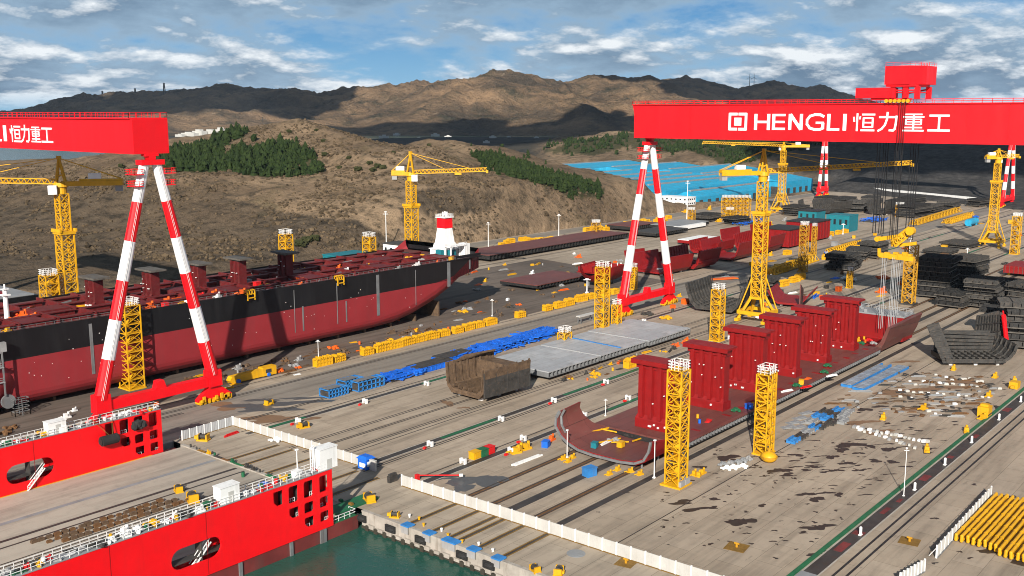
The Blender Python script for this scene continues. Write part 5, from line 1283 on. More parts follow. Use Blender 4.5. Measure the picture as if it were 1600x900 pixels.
# brown rusty block in the middle
t = trough_block('rusty brown open hull block with a grey outer side, before the flat grey panel', 0, 0, 19, 14.5, 9.4, 'steel_brown', 3, R(-3), flare=.05, loc=(215.5, 187.5, 0))
b = MB(); b.box(-9.6, 9.6, -7.75, -7.45, 1.6, 8.8)
for i in range(5): b.box(-9.6 + i * 4.7, -9.4 + i * 4.7, -7.85, -7.76, 1.6, 8.8)
b.box(-9.6, 9.6, -7.86, -7.77, 5.0, 5.2); b.build('side_plate', 'steel_dark', t)
b = MB(); b.box(2.2, 2.5, -6.6, 6.6, 1.9, 8.6); b.box(2.51, 9.3, -6.4, 6.4, 7.6, 7.8)
for i in range(6): b.bar((-9, -5 + i * 2, 2.6 + i * .1), (2, -5.2 + i * 2, 2.9), .3, .9)
b.build('inner_bulkhead', 'steel_brown', t); b = MB()
for i in range(7): b.bar((-6 + i * .6, 7.2, 9.3 + i * .16), (8, 6.9 - i * .35, 9.6 + i * .16), .35, .5)
b.build('loose_angle_bars', 'steel_brown', t)
trough_block('dark grey open hull block with exposed ribs, left of the tallest tower crane', 1133, 482, 25, 20, 11, 'steel_dark', 4, R(6), flare=.14)
stack_block('black faceted hull block standing alone beside the low yellow ladder frame', 1318, 420, 19, 15, 8.6, 4, 'steel_black', 'steel_black', 5, R(8))
stack_block('stack of black panels behind the faceted black block, under the hook', 1364, 402, 17, 13, 9, 5, 'steel_black', 'steel_dark', 6)
stack_block('tallest stack of black hull panels, right of the bare lattice mast', 1462, 462, 18, 16, 18, 8, 'steel_black', 'steel_black', 7, R(4))
stack_block('stack of black panels at the back right of the tallest stack', 1508, 452, 18, 14, 16, 7, 'steel_black', 'steel_dark', 8, R(-6))
stack_block('lower stack of black corrugated panels in front of the tallest stack', 1536, 478, 18, 14, 12, 7, 'steel_black', 'steel_dark', 9, R(3), loose=.03)
t = thing('hull_block', 'dark open hull block with tall frame ribs beside the concrete bits on the ground', 'hull block', at(1516, 566), AZ - R(90))
b = MB(); b.box(-10, 9, -5, 7, .9, 1.7); [b.box(-10 + 19 * i / 9 - .1, -10 + 19 * i / 9 + .1, -5, 7, 1.7, 2.5) for i in range(10)]; [b.box(-10, 9, -5 + i * 3 - .1, -5 + i * 3 + .1, 1.71, 2.3) for i in range(5)]; b.build('floor', ['steel_dark'], t)
b = MB(); b.extr([(-11, -5, .9), (-7.6, -5.3, .9), (-9.0, 6, 11.5), (-12.4, 6.3, 10.5)], (.5, .35, .5)); [b.bar(Vector((-11, -5.4, 1)).lerp(Vector((-12.4, 5.9, 10.5)), f), Vector((-7.6, -5.7, 1)).lerp(Vector((-9, 5.6, 11.5)), f), .4, .5) for f in (.1, .25, .4, .55, .7, .85, 1)]; b.build('side_frame', 'steel_dark', t)
b = MB(); [b.bar((-9.5, 6.6 - i * .25, 2.2 + i * 1.35), (9.5, 6.2 - i * .25, 2.4 + i * 1.15), .5, .9) for i in range(6)]; b.box(-9, 9, 7.1, 7.4, 1.71, 9); b.build('back_beams', ['steel_dark'], t)
b = MB(); pr_ = [(6, .9), (8.4, 1.2), (10.4, 2.4), (11.8, 4.4), (12.4, 6.6)]
for (xa, za), (xb_, zb_) in zip(pr_[:-1], pr_[1:]): b.extr([(xa, -5.5, za), (xb_, -5.5, zb_), (xb_, 7, zb_ + .6), (xa, 7, za)], (-.3, 0, .4))
for y in (-5.4, -2, 1, 4, 6.8):
    for (xa, za), (xb_, zb_) in zip(pr_[:-1], pr_[1:]): b.bar((xa - .5, y, za + .6), (xb_ - .5, y, zb_ + .4), .3, .7)
b.build('curved_side', 'steel_dark', t); boxes('support_block', 'white', t, [(x - .5, x + .5, y - .5, y + .5, 0, .89) for x in (-8, 0, 7) for y in (-3.5, 5)])
stack_block('jagged black hull panels piled at the right edge of the picture', 1588, 540, 14, 12, 16, 7, 'steel_black', 'steel_dark', 11, R(20), loose=.14)
t = thing('leaning_hull_plate', 'dark ribbed panel leaning upright behind the dark open hull block', 'hull panel', at(1540, 545), R(-30))
b = MB(); b.extr([(-6, -.3, 0), (6, -.3, 0), (4.5, -.3, 13), (-5, -.3, 12)], (0, .5, 0)); b.build('plate', 'steel_dark', t)
b = MB()
for i in range(8): x = -5 + i * 1.35; b.bar((x, -.55, .3), (x * .85, -.55, 11.8), .3, .4)
for z in (3, 6, 9): b.bar((-5.4, -.75, z), (5.2, -.75, z), .3)
b.build('rib', 'steel_black', t)
p = at(1574, 545); q = atD(1568, 492, p.x * FW[0] + p.y * FW[1]); b = MB(); b.tube((0, 0, 0), q - p, .75, .75, 12); b.tube((q - p) * .999, (q - p) * 1.12, .25, n=8); o = b.build('red_pipe', 'crane_red'); o.location = p; tag(o, 'bright red pipe leaning against the black hull panels at the right', 'pipe')
# far rows of black blocks
far = [(1266, 330, 20, 14, 9, 'curled black shell plate in the far row, nearest the distant tower crane'), (1300, 333, 26, 16, 10, 'rounded black hull block in the far row below the distant crane leg'), (1340, 330, 24, 15, 9, 'low black hull block in the far row behind the hanging cables'), (1378, 335, 18, 14, 11, 'tall black hull block in the far row between the cables'), (1428, 338, 30, 16, 10, 'long black hull block at the end of the far row'), (1482, 327, 26, 14, 8, 'black hull block lying alone near the far white wall'), (1362, 318, 24, 14, 7, 'black hull panels before the far white wall, behind the far row'), (1290, 318, 24, 14, 7, 'black hull panels farthest back near the red crane foot'), (1502, 385, 26, 18, 3.5, 'flattened dark steel wreckage left of the end tower crane'), (1470, 395, 20, 16, 2.5, 'thin dark plates scattered beside the steel wreckage'), (1105, 345, 20, 14, 6, 'dark hull block behind the grouped scaffold bays')]
for i, (px, py, L, W, Hh, lb) in enumerate(far):
    if i in (0, 1, 3): trough_block(lb, px, py, L, W, Hh, 'steel_dark', 30 + i, R(random.Random(i).uniform(-20, 20)), group='dark hull blocks far down the yard', flare=.12)
    else: stack_block(lb, px, py, L, W, Hh, max(2, int(Hh / 2)), 'steel_dark', 'steel_black', 40 + i, R(random.Random(i).uniform(-12, 12)), group='dark hull blocks far down the yard')
more = [(1243, 336, 22, 15, 8, 'black hull block at the near end of the far row by the crane leg foot'), (1320, 326, 26, 14, 10, 'black ribbed block behind the rounded one in the far row'), (1405, 328, 28, 15, 9, 'black hull block in the far row just behind the cables'), (1455, 334, 22, 14, 8, 'black hull block in the far row next to the lattice boom'), (1425, 318, 30, 14, 7, 'black hull panels laid before the far white wall'), (1530, 322, 24, 14, 7, 'black hull block farthest along the white wall'), (1448, 440, 15, 14, 11, 'black panel stack behind the tallest stack, nearer the bare mast'), (1490, 478, 15, 12, 7, 'low black panel stack between the two big black stacks'), (1572, 468, 15, 12, 9, 'black panel stack behind the red pipe at the yard edge'), (1598, 500, 13, 12, 15, 'tall heap of jagged black hull plates by the red pipe'), (1560, 520, 12, 11, 10, 'black hull plates stacked behind the leaning ribbed plate'), (1340, 405, 16, 12, 7, 'black panel stack next to the faceted black block'), (1150, 350, 20, 13, 6, 'dark hull block in front of the grouped scaffold bays'), (1195, 462, 14, 12, 9, 'dark grey panel stack behind the tallest tower crane')]
for i, (px, py, L, W, Hh, lb) in enumerate(more): stack_block(lb, px, py, L, W, Hh, max(3, int(Hh / 1.8)), 'steel_dark' if i % 2 else 'steel_black', 'steel_black', 140 + i, R(random.Random(i + 9).uniform(-14, 14)), loose=.09, group='dark hull blocks far down the yard' if py < 340 else 'dark hull blocks stored in the yard')
# red blocks
red = [(1035, 426, 22, 19, 10, 'dark red open hull block just right of the striped leg'), (1082, 418, 21, 18, 10.5, 'second dark red open hull block beyond the striped leg, edge jagged'), (1138, 404, 24, 20, 10.5, 'dark red open hull block with a raised rim, middle of the red row'), (1186, 393, 24, 19, 10.5, 'dark red hull block in front of the slim upper part of the red row'), (1224, 384, 24, 18, 11, 'dark red hull block left of the thin yellow stair tower'), (1262, 374, 26, 18, 12, 'dark red box shaped hull block next to the teal container')]
for i, (px, py, L, W, Hh, lb) in enumerate(red):
    if i < 4: trough_block(lb, px, py, L, W, Hh, 'bulk_red', 60 + i, R(-4 + 3 * i), group='dark red hull blocks in a row', flare=.10, ribs=(i % 2 == 1))
    else:
        t = thing('hull_block', lb, 'hull block', at(px, py), 0, 'dark red hull blocks in a row'); b = MB(); b.box(-L / 2, L / 2, -W / 2, W / 2, 1, Hh); b.build('body', 'bulk_red', t)
        b = MB()
        for k in range(6): x = -L / 2 + L * (k + .5) / 6; b.box(x - .15, x + .15, -W / 2 - .4, -W / 2 - .003, 1.2, Hh - .4); 
        for k in range(5): y = -W / 2 + W * (k + .5) / 5; b.box(-L / 2 - .4, -L / 2 - .003, y - .15, y + .15, 1.2, Hh - .4)
        b.build('stiffener', 'bulk_red', t); b = MB(); b.box(-L / 2 - .5, L / 2 + .5, -W / 2 - .5, W / 2 + .5, Hh + .003, Hh + .5); b.build('top_plate', 'steel_black', t)
t = thing('hull_block', 'rounded bright red stern block with white markings beside the striped leg', 'hull block', at(938, 445), R(8))
b = MB(); NXs = 12; pts = []
for i in range(NXs + 1):
    x = -11 + 22 * i / NXs; k = min(1, .45 + .55 * math.sqrt(max(0, (i) / 4.))) if i < 4 else 1.
    row = []
    for j in range(11):
        a = math.pi * (j / 10) ; row.append((x, -8.5 * k * math.cos(a) * (1 + .1 * math.sin(a)), 9.5 - 8.3 * k * math.sin(a)))
    pts.append(row)
b.add([p for r_ in pts for p in r_], [(i * 11 + j, i * 11 + j + 1, (i + 1) * 11 + j + 1, (i + 1) * 11 + j) for i in range(NXs) for j in range(10)]); b.build('outer_shell', 'bulk_red', t, smooth=True)
b = MB(); b.box(-9.5, 10.8, -7.6, 7.6, 6.6, 7.0)
for i in range(6): b.box(-8 + i * 3.4, -7.7 + i * 3.4, -7.6, 7.6, 7.0, 9.2)
b.box(-9, 10.5, -.2, .2, 7.01, 9.6); b.build('inner_bulkhead', 'bulk_red', t)
b = MB(); 
for i in range(8): b.bar((-9.5 + i * 2.2, -7 + (i % 3), 9.3), (-8 + i * 2.2, -6 + (i % 3), 9.9), .25)
b.build('white_marking', 'white', t); b = MB()
for sx in (-6, 0, 7):
    for sy in (-3, 3): b.tube((sx, sy, 0), (sx, sy, 2.6), .4, n=8)
b.build('support_post', 'steel_edge', t)
t = trough_block('curved red hull block right of the tallest tower crane, above the bulkheads', 1238, 474, 20, 11, 6.4, 'bulk_red', 81, R(14), flare=.3, ribs=False)
b = MB(); b.extr([(-16, -6, 1), (-9.5, -6, 1), (-9.5, -6, 8), (-16, -6, 11)], (0, .5, 0)); b.build('end_plate', 'deck_red', t)
p = at(1600, 430); t = thing('hull_block', 'dark red flat hull block cut off by the right edge of the yard view', 'hull block', (p.x + 4, p.y, 0)); b = MB(); b.box(-11, 11, -8, 8, 1.4, 5); b.build('body', 'bulk_red', t); b = MB(); [b.box(-11.2, -11, -7 + i * 2, -6.7 + i * 2, 1.4, 5) for i in range(8)]; b.build('stiffener', 'deck_red', t)
b = MB(); [b.box(x - .5, x + .5, y - .5, y + .5, 0, 1.39) for x in (-8, 0, 8) for y in (-6, 6)]; b.build('support_block', 'yellow', t)
p = at(1090, 380); flat_panel('white primed deck panel wedged between the red blocks', p.x - 14, p.x + 14, p.y - 6, p.y + 6, 2.2, 'white', 'bulk_red')
p = at(1078, 358); b = MB(); b.box(-18, 18, -2.4, 2.4, 1, 3.2); o = b.build('pale_girder', 'white'); o.location = p; tag(o, 'long white girder lying beside the dark grey deck panels', 'girder')

for i, (px, py, L, W, Hh, lb) in enumerate(((1112, 396, 22, 16, 8, 'dark red hull block behind the white primed panel'), (1160, 380, 24, 16, 9, 'dark red hull block at the back of the red row'), (1205, 372, 24, 15, 9, 'dark red hull block farthest back in the red row'), (1008, 412, 16, 14, 7, 'dark red hull block glimpsed between the striped legs'))):
    trough_block(lb, px, py, L, W, Hh, 'bulk_red', 90 + i, R(3 - 4 * i), group='dark red hull blocks in a row', flare=.08, ribs=(i % 2 == 0))
# ------------------------------------------------------------------ buildings
def hall(label, x0, x1, y0, y1, h, mat='sky_blue', pitch=4.5, bays=3):
    t = thing('factory_hall', label, 'factory hall', ((x0 + x1) / 2, (y0 + y1) / 2, 0), group='blue roofed factory halls'); L = (x1 - x0) / 2; W = (y1 - y0) / 2
    b = MB(); b.box(-L, L, -W, W, -3, h); b.build('wall', mat, t); b = MB()
    for i in range(bays):
        a = -W + 2 * W * i / bays; c = a + 2 * W / bays; m = (a + c) / 2
        b.extr([(-L - .8, a, h + .01), (-L - .8, c, h + .01), (-L - .8, m, h + pitch)], (2 * L + 1.6, 0, 0))
    o = b.build('roof', mat, t); b = MB()
    for i in range(bays): m = -W + 2 * W * (i + .5) / bays; b.box(-L * .9, L * .9, m - 1.2, m + 1.2, h + pitch - .3, h + pitch + .9)
    b.build('ridge_vent', 'steel_grey', o); b = MB()
    for i in range(int(2 * L / 14)): x = -L + 14 * i + 5; b.box(x, x + 6, -W - .1, -W - .003, 1.0, 6.5)
    for i in range(int(2 * W / 22)): y = -W + 22 * i + 6; b.box(-L - .1, -L - .003, y, y + 9, 0, 8)
    b.build('door', 'steel_dark', t); return t
pA = at(925, 290, 16)
hall('blue factory hall nearest the pine strip, leftmost of the blue roofs', 742, 960, 545, 640, 13, bays=2)
hall('blue factory hall in the middle of the blue roofs', 735, 930, 452, 540, 14, bays=3)
hall('lower blue factory hall behind the grouped scaffold bays', 760, 900, 428, 449.8, 9, bays=1)
hall('farthest blue factory hall with the highest roof line', 965, 1120, 545, 770, 14, bays=3)
hall('blue factory hall by the far end of the pine strip', 860, 960, 645, 770, 12, bays=2)
hall('blue factory hall beyond the tallest tower crane jib', 935, 1000, 430, 555, 13, bays=2)
def house(label, px, py, L, W, Hh, mat, roofm, cat='building', name='yard_shed', wins=6, over=.3, storeys=1, rz=0):
    t = thing(name, label, cat, at(px, py), rz); b = MB(); b.box(-L / 2, L / 2, -W / 2, W / 2, -.5, Hh); b.build('wall', mat, t)
    b = MB(); b.box(-L / 2 - over, L / 2 + over, -W / 2 - over, W / 2 + over, Hh + .003, Hh + .6); b.build('roof', roofm, t)
    for s in range(storeys):
        for i in range(wins):
            x = -L / 2 + L * (i + .5) / wins; z = Hh * (s + .45) / storeys; b = MB(); b.box(x - L / wins * .28, x + L / wins * .28, -W / 2 - .06, -W / 2 - .003, z, z + Hh / storeys * .34); b.build('window', 'glass_dark', t)
        nw = max(2, int(W / 4))
        for i in range(nw):
            y = -W / 2 + W * (i + .5) / nw; z = Hh * (s + .45) / storeys; b = MB(); b.box(-L / 2 - .06, -L / 2 - .003, y - .8, y + .8, z, z + Hh / storeys * .34); b.build('window', 'glass_dark', t)
    return t
house('white shed with a dark flat roof behind the yellow tower crane and ship', 628, 405, 12, 17, 8.5, 'white', 'steel_dark', wins=3)
house('teal low roofed shed behind the middle of the ship', 545, 412, 22, 16, 5, 'teal', 'teal', wins=3)
house('white office block in front of the blue factory halls', 1052, 326, 14, 34, 10, 'white', 'white', storeys=3, wins=4, name='office_block')
house('teal box shaped workshop container near the dark red blocks', 1315, 360, 16, 16, 10.5, 'teal', 'teal', wins=0, over=.1, name='workshop_box')
house('smaller teal workshop box behind the dark topped red block', 1268, 346, 16, 14, 8, 'teal', 'steel_black', wins=0, name='workshop_box')
b = MB(); b.box(0, .6, -95, 95, 0, 5.0); o = b.build('boundary_wall', 'white'); p = at(1330, 300); o.location = (1001, 395 - 60, 0); o.rotation_euler = (0, 0, R(-26.8)); tag(o, 'long white boundary wall at the far end of the yard', 'wall')
# far white waterfront and valley buildings
k = 0; rnd = random.Random(77)
wf = [(283, 213, 26, 5), (297, 212, 60, 8), (312, 212, 40, 12), (330, 212, 50, 12), (345, 211, 26, 15), (360, 211, 60, 12), (378, 210, 40, 10)]
adj = ('low', 'long', 'tall pale', 'stepped', 'tallest', 'broad', 'last')
for i, (px, py, w, h) in enumerate(wf):
    p = atD(px, py, 3300); b = MB(); b.box(-10, 10, -w / 2 - 6, w / 2 + 6, 0, h * 1.6); b.box(-6, 8, -w / 4, w / 3, h * 1.6, h * 2.0); o = b.build('waterfront_building', 'panel'); o.location = (p.x, p.y, 1.2)
    tag(o, f'{adj[i]} white building on the far waterfront, number {i+1} from the girder end' if False else f'{adj[i]} white building on the far waterfront beyond the bay', 'building', 'white waterfront buildings')
vb = [(870, 208), (812, 207), (640, 207), (700, 213), (745, 206), (770, 215), (795, 214), (838, 215), (885, 216), (912, 207), (655, 213), (620, 208), (725, 226), (800, 228), (855, 222), (930, 214), (600, 215), (680, 209), (960, 210), (590, 207), (845, 236), (760, 223)]
vp = None
for i, (px, py) in enumerate(vb):
    p = at(px, py + 1.5, 0); s = rnd.uniform(.6, 1.6)
    if vp is None:
        b = MB(); b.box(-14, 14, -8, 8, -2, 9); b.box(-6, 5, -6, 6, 9, 14); vp = b.build('valley_building', 'panel'); o = vp
        tag(vp, 'small white building scattered on the dark valley floor below the mountains', 'building', 'small buildings in the valley')
    else: o = vp.copy(); COL.objects.link(o)
    D_ = p.x * FW[0] + p.y * FW[1]
    o.location = (p.x, p.y, max(land_z(p.x, p.y), -3.5)); o.scale = (s * D_ / 4800, s * D_ / 4800, s * .5); o.rotation_euler = (0, 0, rnd.uniform(-.4, .4) + 2.2)
# masts on the left mountains
for i, (px, py, ht) in enumerate(((120.5, 159, 150), (161, 155, 142), (212, 151, 138), (257, 141, 129.5))):
    p = atD(px, py + 6, 4690); tz = atD(px, ht, 4690).z; b = MB()
    for dx in (-5, 5): b.bar((dx * FW[1], -dx * FW[0], 0), (dx * .2 * FW[1], -dx * .2 * FW[0], tz - p.z), 3.2)
    for z in (.3, .6, .95): b.bar((4 * FW[1], -4 * FW[0], (tz - p.z) * z), (-4 * FW[1], 4 * FW[0], (tz - p.z) * z), 2.5)
    o = b.build('radio_mast', 'steel_dark'); o.location = p
    tag(o, ('leftmost radio mast on the dark left mountain', 'thick lattice radio mast on the small knoll of the left mountain', 'radio mast halfway up the left mountain ridge', 'radio mast nearest the peak of the left mountain')[i], 'radio mast', 'radio masts on the mountain ridge')
p = atD(411, 197, 1600); b = MB(); b.bar((0, 0, -10), (0, 0, 14), .9); b.bar((-3, 3, 10), (3, -3, 10), .7); o = b.build('power_pylon', 'steel_dark'); o.location = p; tag(o, 'thin power pylon rising behind the left shoulder of the brown hill', 'pylon')
for i, px in enumerate((1171, 1178)):
    p = atD(px, 134, 5780); b = MB(); b.tube((0, 0, -10), (0, 0, 46), 2.2, 1.2, 8)
    for a in (90, 210, 330): b.bar((-1.5, 0, 46), (-1.5 + 0, 20 * math.cos(R(a)), 46 + 20 * math.sin(R(a))), 1.4)
    o = b.build('wind_turbine', 'steel_grey'); o.location = p; tag(o, ('left', 'right')[i] + ' of the two tiny wind turbines on the right mountain', 'wind turbine')

# ------------------------------------------------------------------ yellow barriers, trestles, heaps
def trestle(L, W, Hh, mat, nx=4, nz=2, t=.28, solid=False):
    b = MB()
    if solid: b.box(-L / 2, L / 2, -W / 2, W / 2, .25, Hh * .8); 
    for y in (-W / 2, W / 2):
        for k in range(nz + 1): b.bar((-L / 2, y, .15 + (Hh - .3) * k / nz), (L / 2, y, .15 + (Hh - .3) * k / nz), t)
        for i in range(nx + 1): x = -L / 2 + L * i / nx; b.bar((x, y, 0), (x, y, Hh), t)
    for i in range(nx + 1):
        x = -L / 2 + L * i / nx
        for z in (.2, Hh - .15): b.bar((x, -W / 2, z), (x, W / 2, z), t)
    return b
protoY = []
for i in range(4):
    L = (5.2, 6.2, 4.2, 5.6)[i]; t = thing('yellow_trestle', 'yellow steel trestle block in the row along the berth', 'trestle'); rr_ = random.Random(i)
    trestle(L, 1.9, (2.2, 2.6, 2.0, 2.4)[i], 'yellow', 4 + i % 2, 2, .3, True).build('frame', 'yellow', t)
    b = MB()
    for k in range(7): x = -L / 2 + L * (k + .5) / 7; b.box(x - .2, x + .15, -1.2, 1.2, (2.2, 2.6, 2.0, 2.4)[i], (2.2, 2.6, 2.0, 2.4)[i] + rr_.uniform(.1, .6))
    b.build('clamp', 'yellow', t); protoY.append(t)
used = set(); rnd = random.Random(14)
def put(protos, i, loc, rz, label, group, scale=None):
    p_ = protos[i]
    if id(p_) not in used:
        used.add(id(p_)); p_.location = loc; p_.rotation_euler = (0, 0, rz); p_['label'] = label; p_['group'] = group
        if scale: p_.scale = scale
        return p_
    return dup(p_, loc, rz, label, group, scale)
x = 206.
while x < 340:
    if rnd.random() < .90 and not (292 < x < 300): put(protoY, rnd.randrange(4), (x, 249.6 + rnd.uniform(-.5, .5), 0), rnd.uniform(-.06, .06), 'yellow steel trestle block in the long row along the ship berth', 'yellow trestle blocks beside the ship')
    x += rnd.uniform(5.6, 7.2) if x < 285 else rnd.uniform(6.5, 11)
for x in (342, 350, 358, 366, 374, 381): put(protoY, rnd.randrange(4), (x, 251 + rnd.uniform(-1, 1), 0), rnd.uniform(-.1, .1), 'yellow steel trestle block in the row left of the striped leg', 'yellow trestle blocks near the second gantry leg')
for i, (px, py) in enumerate([(1210, 455), (1225, 447), (1240, 441), (1225, 425), (1215, 420), (1235, 415), (1290, 405), (1300, 400), (1310, 393), (1285, 372), (1297, 369), (1310, 366), (1320, 364), (1330, 360), (1205, 428), (1230, 398), (1250, 437)]):
    put(protoY, rnd.randrange(4), at(px, py), rnd.uniform(-.2, .2), 'yellow steel trestle block on the lane behind the bulkheads', 'yellow trestle blocks between the dark hull blocks')
for i in range(26):
    px = rnd.uniform(905, 1060); p = ground_on_Y(px, rnd.uniform(388, 404)); put(protoY, rnd.randrange(4), p, rnd.uniform(-.2, .2), 'yellow steel trestle far off along the perimeter road', 'yellow trestles along the perimeter road')
for i in range(12):
    px = rnd.uniform(770, 860); p = ground_on_Y(px, rnd.uniform(386, 402)); put(protoY, rnd.randrange(4), p, rnd.uniform(-.3, .3), 'yellow steel trestle just beyond the ship bow', 'yellow trestles beyond the ship')
# long yellow girder at the head of the row
p = at(395, 592); t = thing('yellow_girder', 'long yellow box girder with a rounded nose beside the red crane foot', 'girder', p)
b = MB(); b.extr([(-8, -1, 0.3), (-8.8, -1, 1.2), (-8, -1, 2.4), (3, -1, 2.6), (3, -1, .3)], (0, 2, 0)); b.box(3.02, 8, -1.2, 1.2, .3, 3); b.build('body', 'yellow', t); b = MB(); b.tube((-6, -1.5, .7), (-6, 1.5, .7), .7, n=12); b.tube((5, -1.5, .6), (5, 1.5, .6), .6, n=12); b.build('wheel', 'blue', t)
b = MB(); b.box(4, 6, -1.32, -1.2, 1.2, 2.3); b.build('hatch', 'steel_dark', t)
# long yellow lattice booms lying in the yard
for i, (pa, pb_, lb) in enumerate((((1200, 432), (1275, 407), 'long yellow lattice boom lying behind the curved red block'), ((1430, 352), (1500, 330), 'yellow lattice boom lying far off beside the cables'), ((1482, 350), (1520, 338), 'short yellow boom lying next to the sky blue pipe'), ((1300, 398), (1345, 384), 'yellow lattice boom lying behind the black faceted block'))):
    a = at(*pa); c = at(*pb_); b = MB(); beam_lattice(b, Vector((0, 0, .4)), c - a + Vector((0, 0, .4)), 3.4, 3.2, 14, .5); beam_lattice(b, Vector((0, 3.6, .4)), c - a + Vector((0, 3.6, .4)), 3., 2.4, 14, .45); o = b.build('lattice_boom', 'yellow'); o.location = a; tag(o, lb, 'lattice boom')
p = at(1518, 352); b = MB(); b.tube((-9, 0, 2.6), (9, 0, 2.6), 2.4, 2.4, 16); b.box(-8, -7, -2, 2, 0, 1); b.box(6, 7, -2, 2, 0, 1); o = b.build('pipe_section', 'sky_blue'); o.location = p; tag(o, 'sky blue cylinder section lying beside the yellow booms', 'pipe')
# blue crates and beam heaps
for i, (px, py, L, W, Hh, lab) in enumerate(((522, 617, 7, 4.2, 2.4, 'front light blue steel cage crate at the end of the blue row'), (548, 602, 7, 4.2, 2.2, 'light blue cage crate behind the front one in the blue row'), (575, 606, 10, 3.2, 2.9, 'longest light blue cage crate with open bays in the blue row'))):
    p = at(px, py); t = thing('cage_crate', lab, 'crate', p, 0, 'light blue cage crates'); trestle(L, W, Hh, 'blue', 6, 2, .28).build('frame', 'blue_old', t); b = MB(); b.box(-L / 2 + .2, L / 2 - .2, -W / 2 + .2, W / 2 - .2, .2, Hh * .75); b.build('content', 'steel_dark', t); b = MB(); b.box(-L * .5, L * .2, -W * .4, W * .3, Hh + .15, Hh + .25); b.build('top_sheet', 'steel_edge', t)
def beam_heap(label, px, py, L, W, Hh, n, mat, seed, other='steel_dark'):
    r = random.Random(seed); t = thing('beam_heap', label, 'beam heap', at(px, py), 0, 'heaps of blue beams'); b = MB()
    for i in range(n):
        x, y, z = r.uniform(-L / 2, L / 2), r.uniform(-W / 2, W / 2), r.uniform(.15, Hh); a = r.gauss(.0, .13) + (math.pi / 2 if r.random() < .12 else 0); l = r.uniform(2.5, 5.5)
        dv = Vector((math.cos(a) * l / 2, math.sin(a) * l / 2, r.uniform(-.2, .2))); c = Vector((x, y, z)); b.bar(c - dv, c + dv, r.uniform(.28, .5))
    b.build('beam', mat, t); b = MB(); b.box(-L / 2 + .4, L / 2 - .4, -W / 2 + .5, W / 2 - .5, 0, Hh * .55); b.build('bottom_stack', other, t); return t
beam_heap('heap of blue beams right behind the light blue crates', 628, 590, 13, 5, 2.0, 150, 'blue', 1)
p = at(672, 576); t = thing('platform_stack', 'dark topped blue platform in the middle of the blue row', 'platform', p); b = MB(); b.box(-8, 8, -2.6, 2.6, 1.8, 2.1); b.build('top', 'steel_dark', t); trestle(16, 5.2, 1.78, 'blue', 8, 1, .25, True).build('frame', 'blue', t)
p = at(707, 563); t = thing('platform_stack', 'second dark topped blue platform, nearer the long blue heap', 'platform', p); b = MB(); b.box(-7, 7, -2.6, 2.6, 2.1, 2.4); b.build('top', 'steel_dark', t); trestle(14, 5.2, 2.08, 'blue', 7, 1, .25, True).build('frame', 'blue', t)
for i, (px, py) in enumerate(((740, 556), (775, 546), (808, 537), (840, 527))): beam_heap(('first', 'second', 'third', 'last')[i] + ' part of the long loose heap of bright blue beams behind the brown block', px, py, 17, 7.5, 2.3, 240, 'blue', 10 + i)
beam_heap('far heap of blue beams in front of the teal workshop box', 1365, 345, 26, 12, 2, 90, 'blue', 20); beam_heap('blue beams below the grouped scaffold bays', 1165, 350, 26, 8, 2, 80, 'blue', 21)

# ------------------------------------------------------------------ panel fences
def panel_fence(label, a, b, h, n, mat='panel', foot='ochre'):
    a = Vector(a); b = Vector(b); d = b - a; L = d.length; t = thing('panel_fence', label, 'fence', a, math.atan2(d.y, d.x)); s = L / n
    p = MB()
    for i in range(n):
        p.box(i * s + .12, (i + 1) * s - .12, -.05, .05, .12, h)
        for k in range(int(s / .45)): x = i * s + .2 + k * .45; p.box(x, x + .2, -.09, .09, .15, h - .05)
    p.build('panel', mat, t)
    boxes('post', 'white', t, [(i * s - .12, i * s + .12, -.14, .14, 0, h + .12) for i in range(n + 1)]); q = MB(); q.box(0, L, -.25, .25, 0, .11); q.build('foot_rail', foot, t)
    q = MB()
    for i in range(0, n + 1, 2): q.bar((i * s, .1, h * .8), (i * s, -1.3 if foot == 'none' else 1.3, .1), .1)
    q.build('stay', 'white', t); return t
e1 = at(365, 665); e2 = at(563, 728)
panel_fence('white panel fence running from the corner near the crane to the blue booth', e1, e2, 2.4, 17)
panel_fence('short grey panel fence side between the far red dock wall and the white fence corner', at(285, 688), e1 + Vector((-.2, .2, 0)), 2.4, 7, 'panel_grey')
panel_fence('long white panel fence from the fence gap to the bottom edge of the picture', at(628, 759), at(1130, 922), 2.5, 25)
panel_fence('short white fence beside the stacked yellow pipes', at(1463, 872), at(1548, 777), 2.4, 16, 'panel', 'steel_edge')
panel_fence('piece of white fence cut off at the bottom right edge', at(1406, 915), at(1444, 893), 2.3, 7, 'panel', 'steel_edge')
p = at(572, 731); t = thing('guard_booth', 'blue guard booth at the end of the white fence', 'booth', p); b = MB(); b.box(-1.2, 1.2, -1.4, 1.4, 0, 2.4); b.build('wall', 'blue', t); b = MB(); frustum(b, 0, 0, 2.41, 3.0, 1.5, 1.7, .9, 1.1); b.build('roof', 'blue', t)
b = MB(); b.box(-1.26, -1.21, -1.1, .8, .5, 1.5); b.build('notice', 'white', t); b = MB(); b.box(-.9, .8, -1.46, -1.41, .8, 1.9); b.build('window', 'white', t)
p = at(583, 735); b = MB(); b.box(-.25, .25, -.9, .9, 0, 2.4); b.box(-.32, .32, -1., 1., 2.4, 2.5); o = b.build('gate_pillar', 'panel'); o.location = p; tag(o, 'white gate pillar right beside the blue guard booth', 'pillar')
p = at(629, 752); b = MB(); b.box(-1.2, 1.2, -.4, .4, 0, 1.5); b.box(-1, 1, -.3, .3, 1.5, 1.9); o = b.build('gate_motor', 'steel_dark'); o.location = (p.x - 1.5, p.y + 1.6, 0); tag(o, 'dark gate drive box at the start of the long white fence', 'gate box')
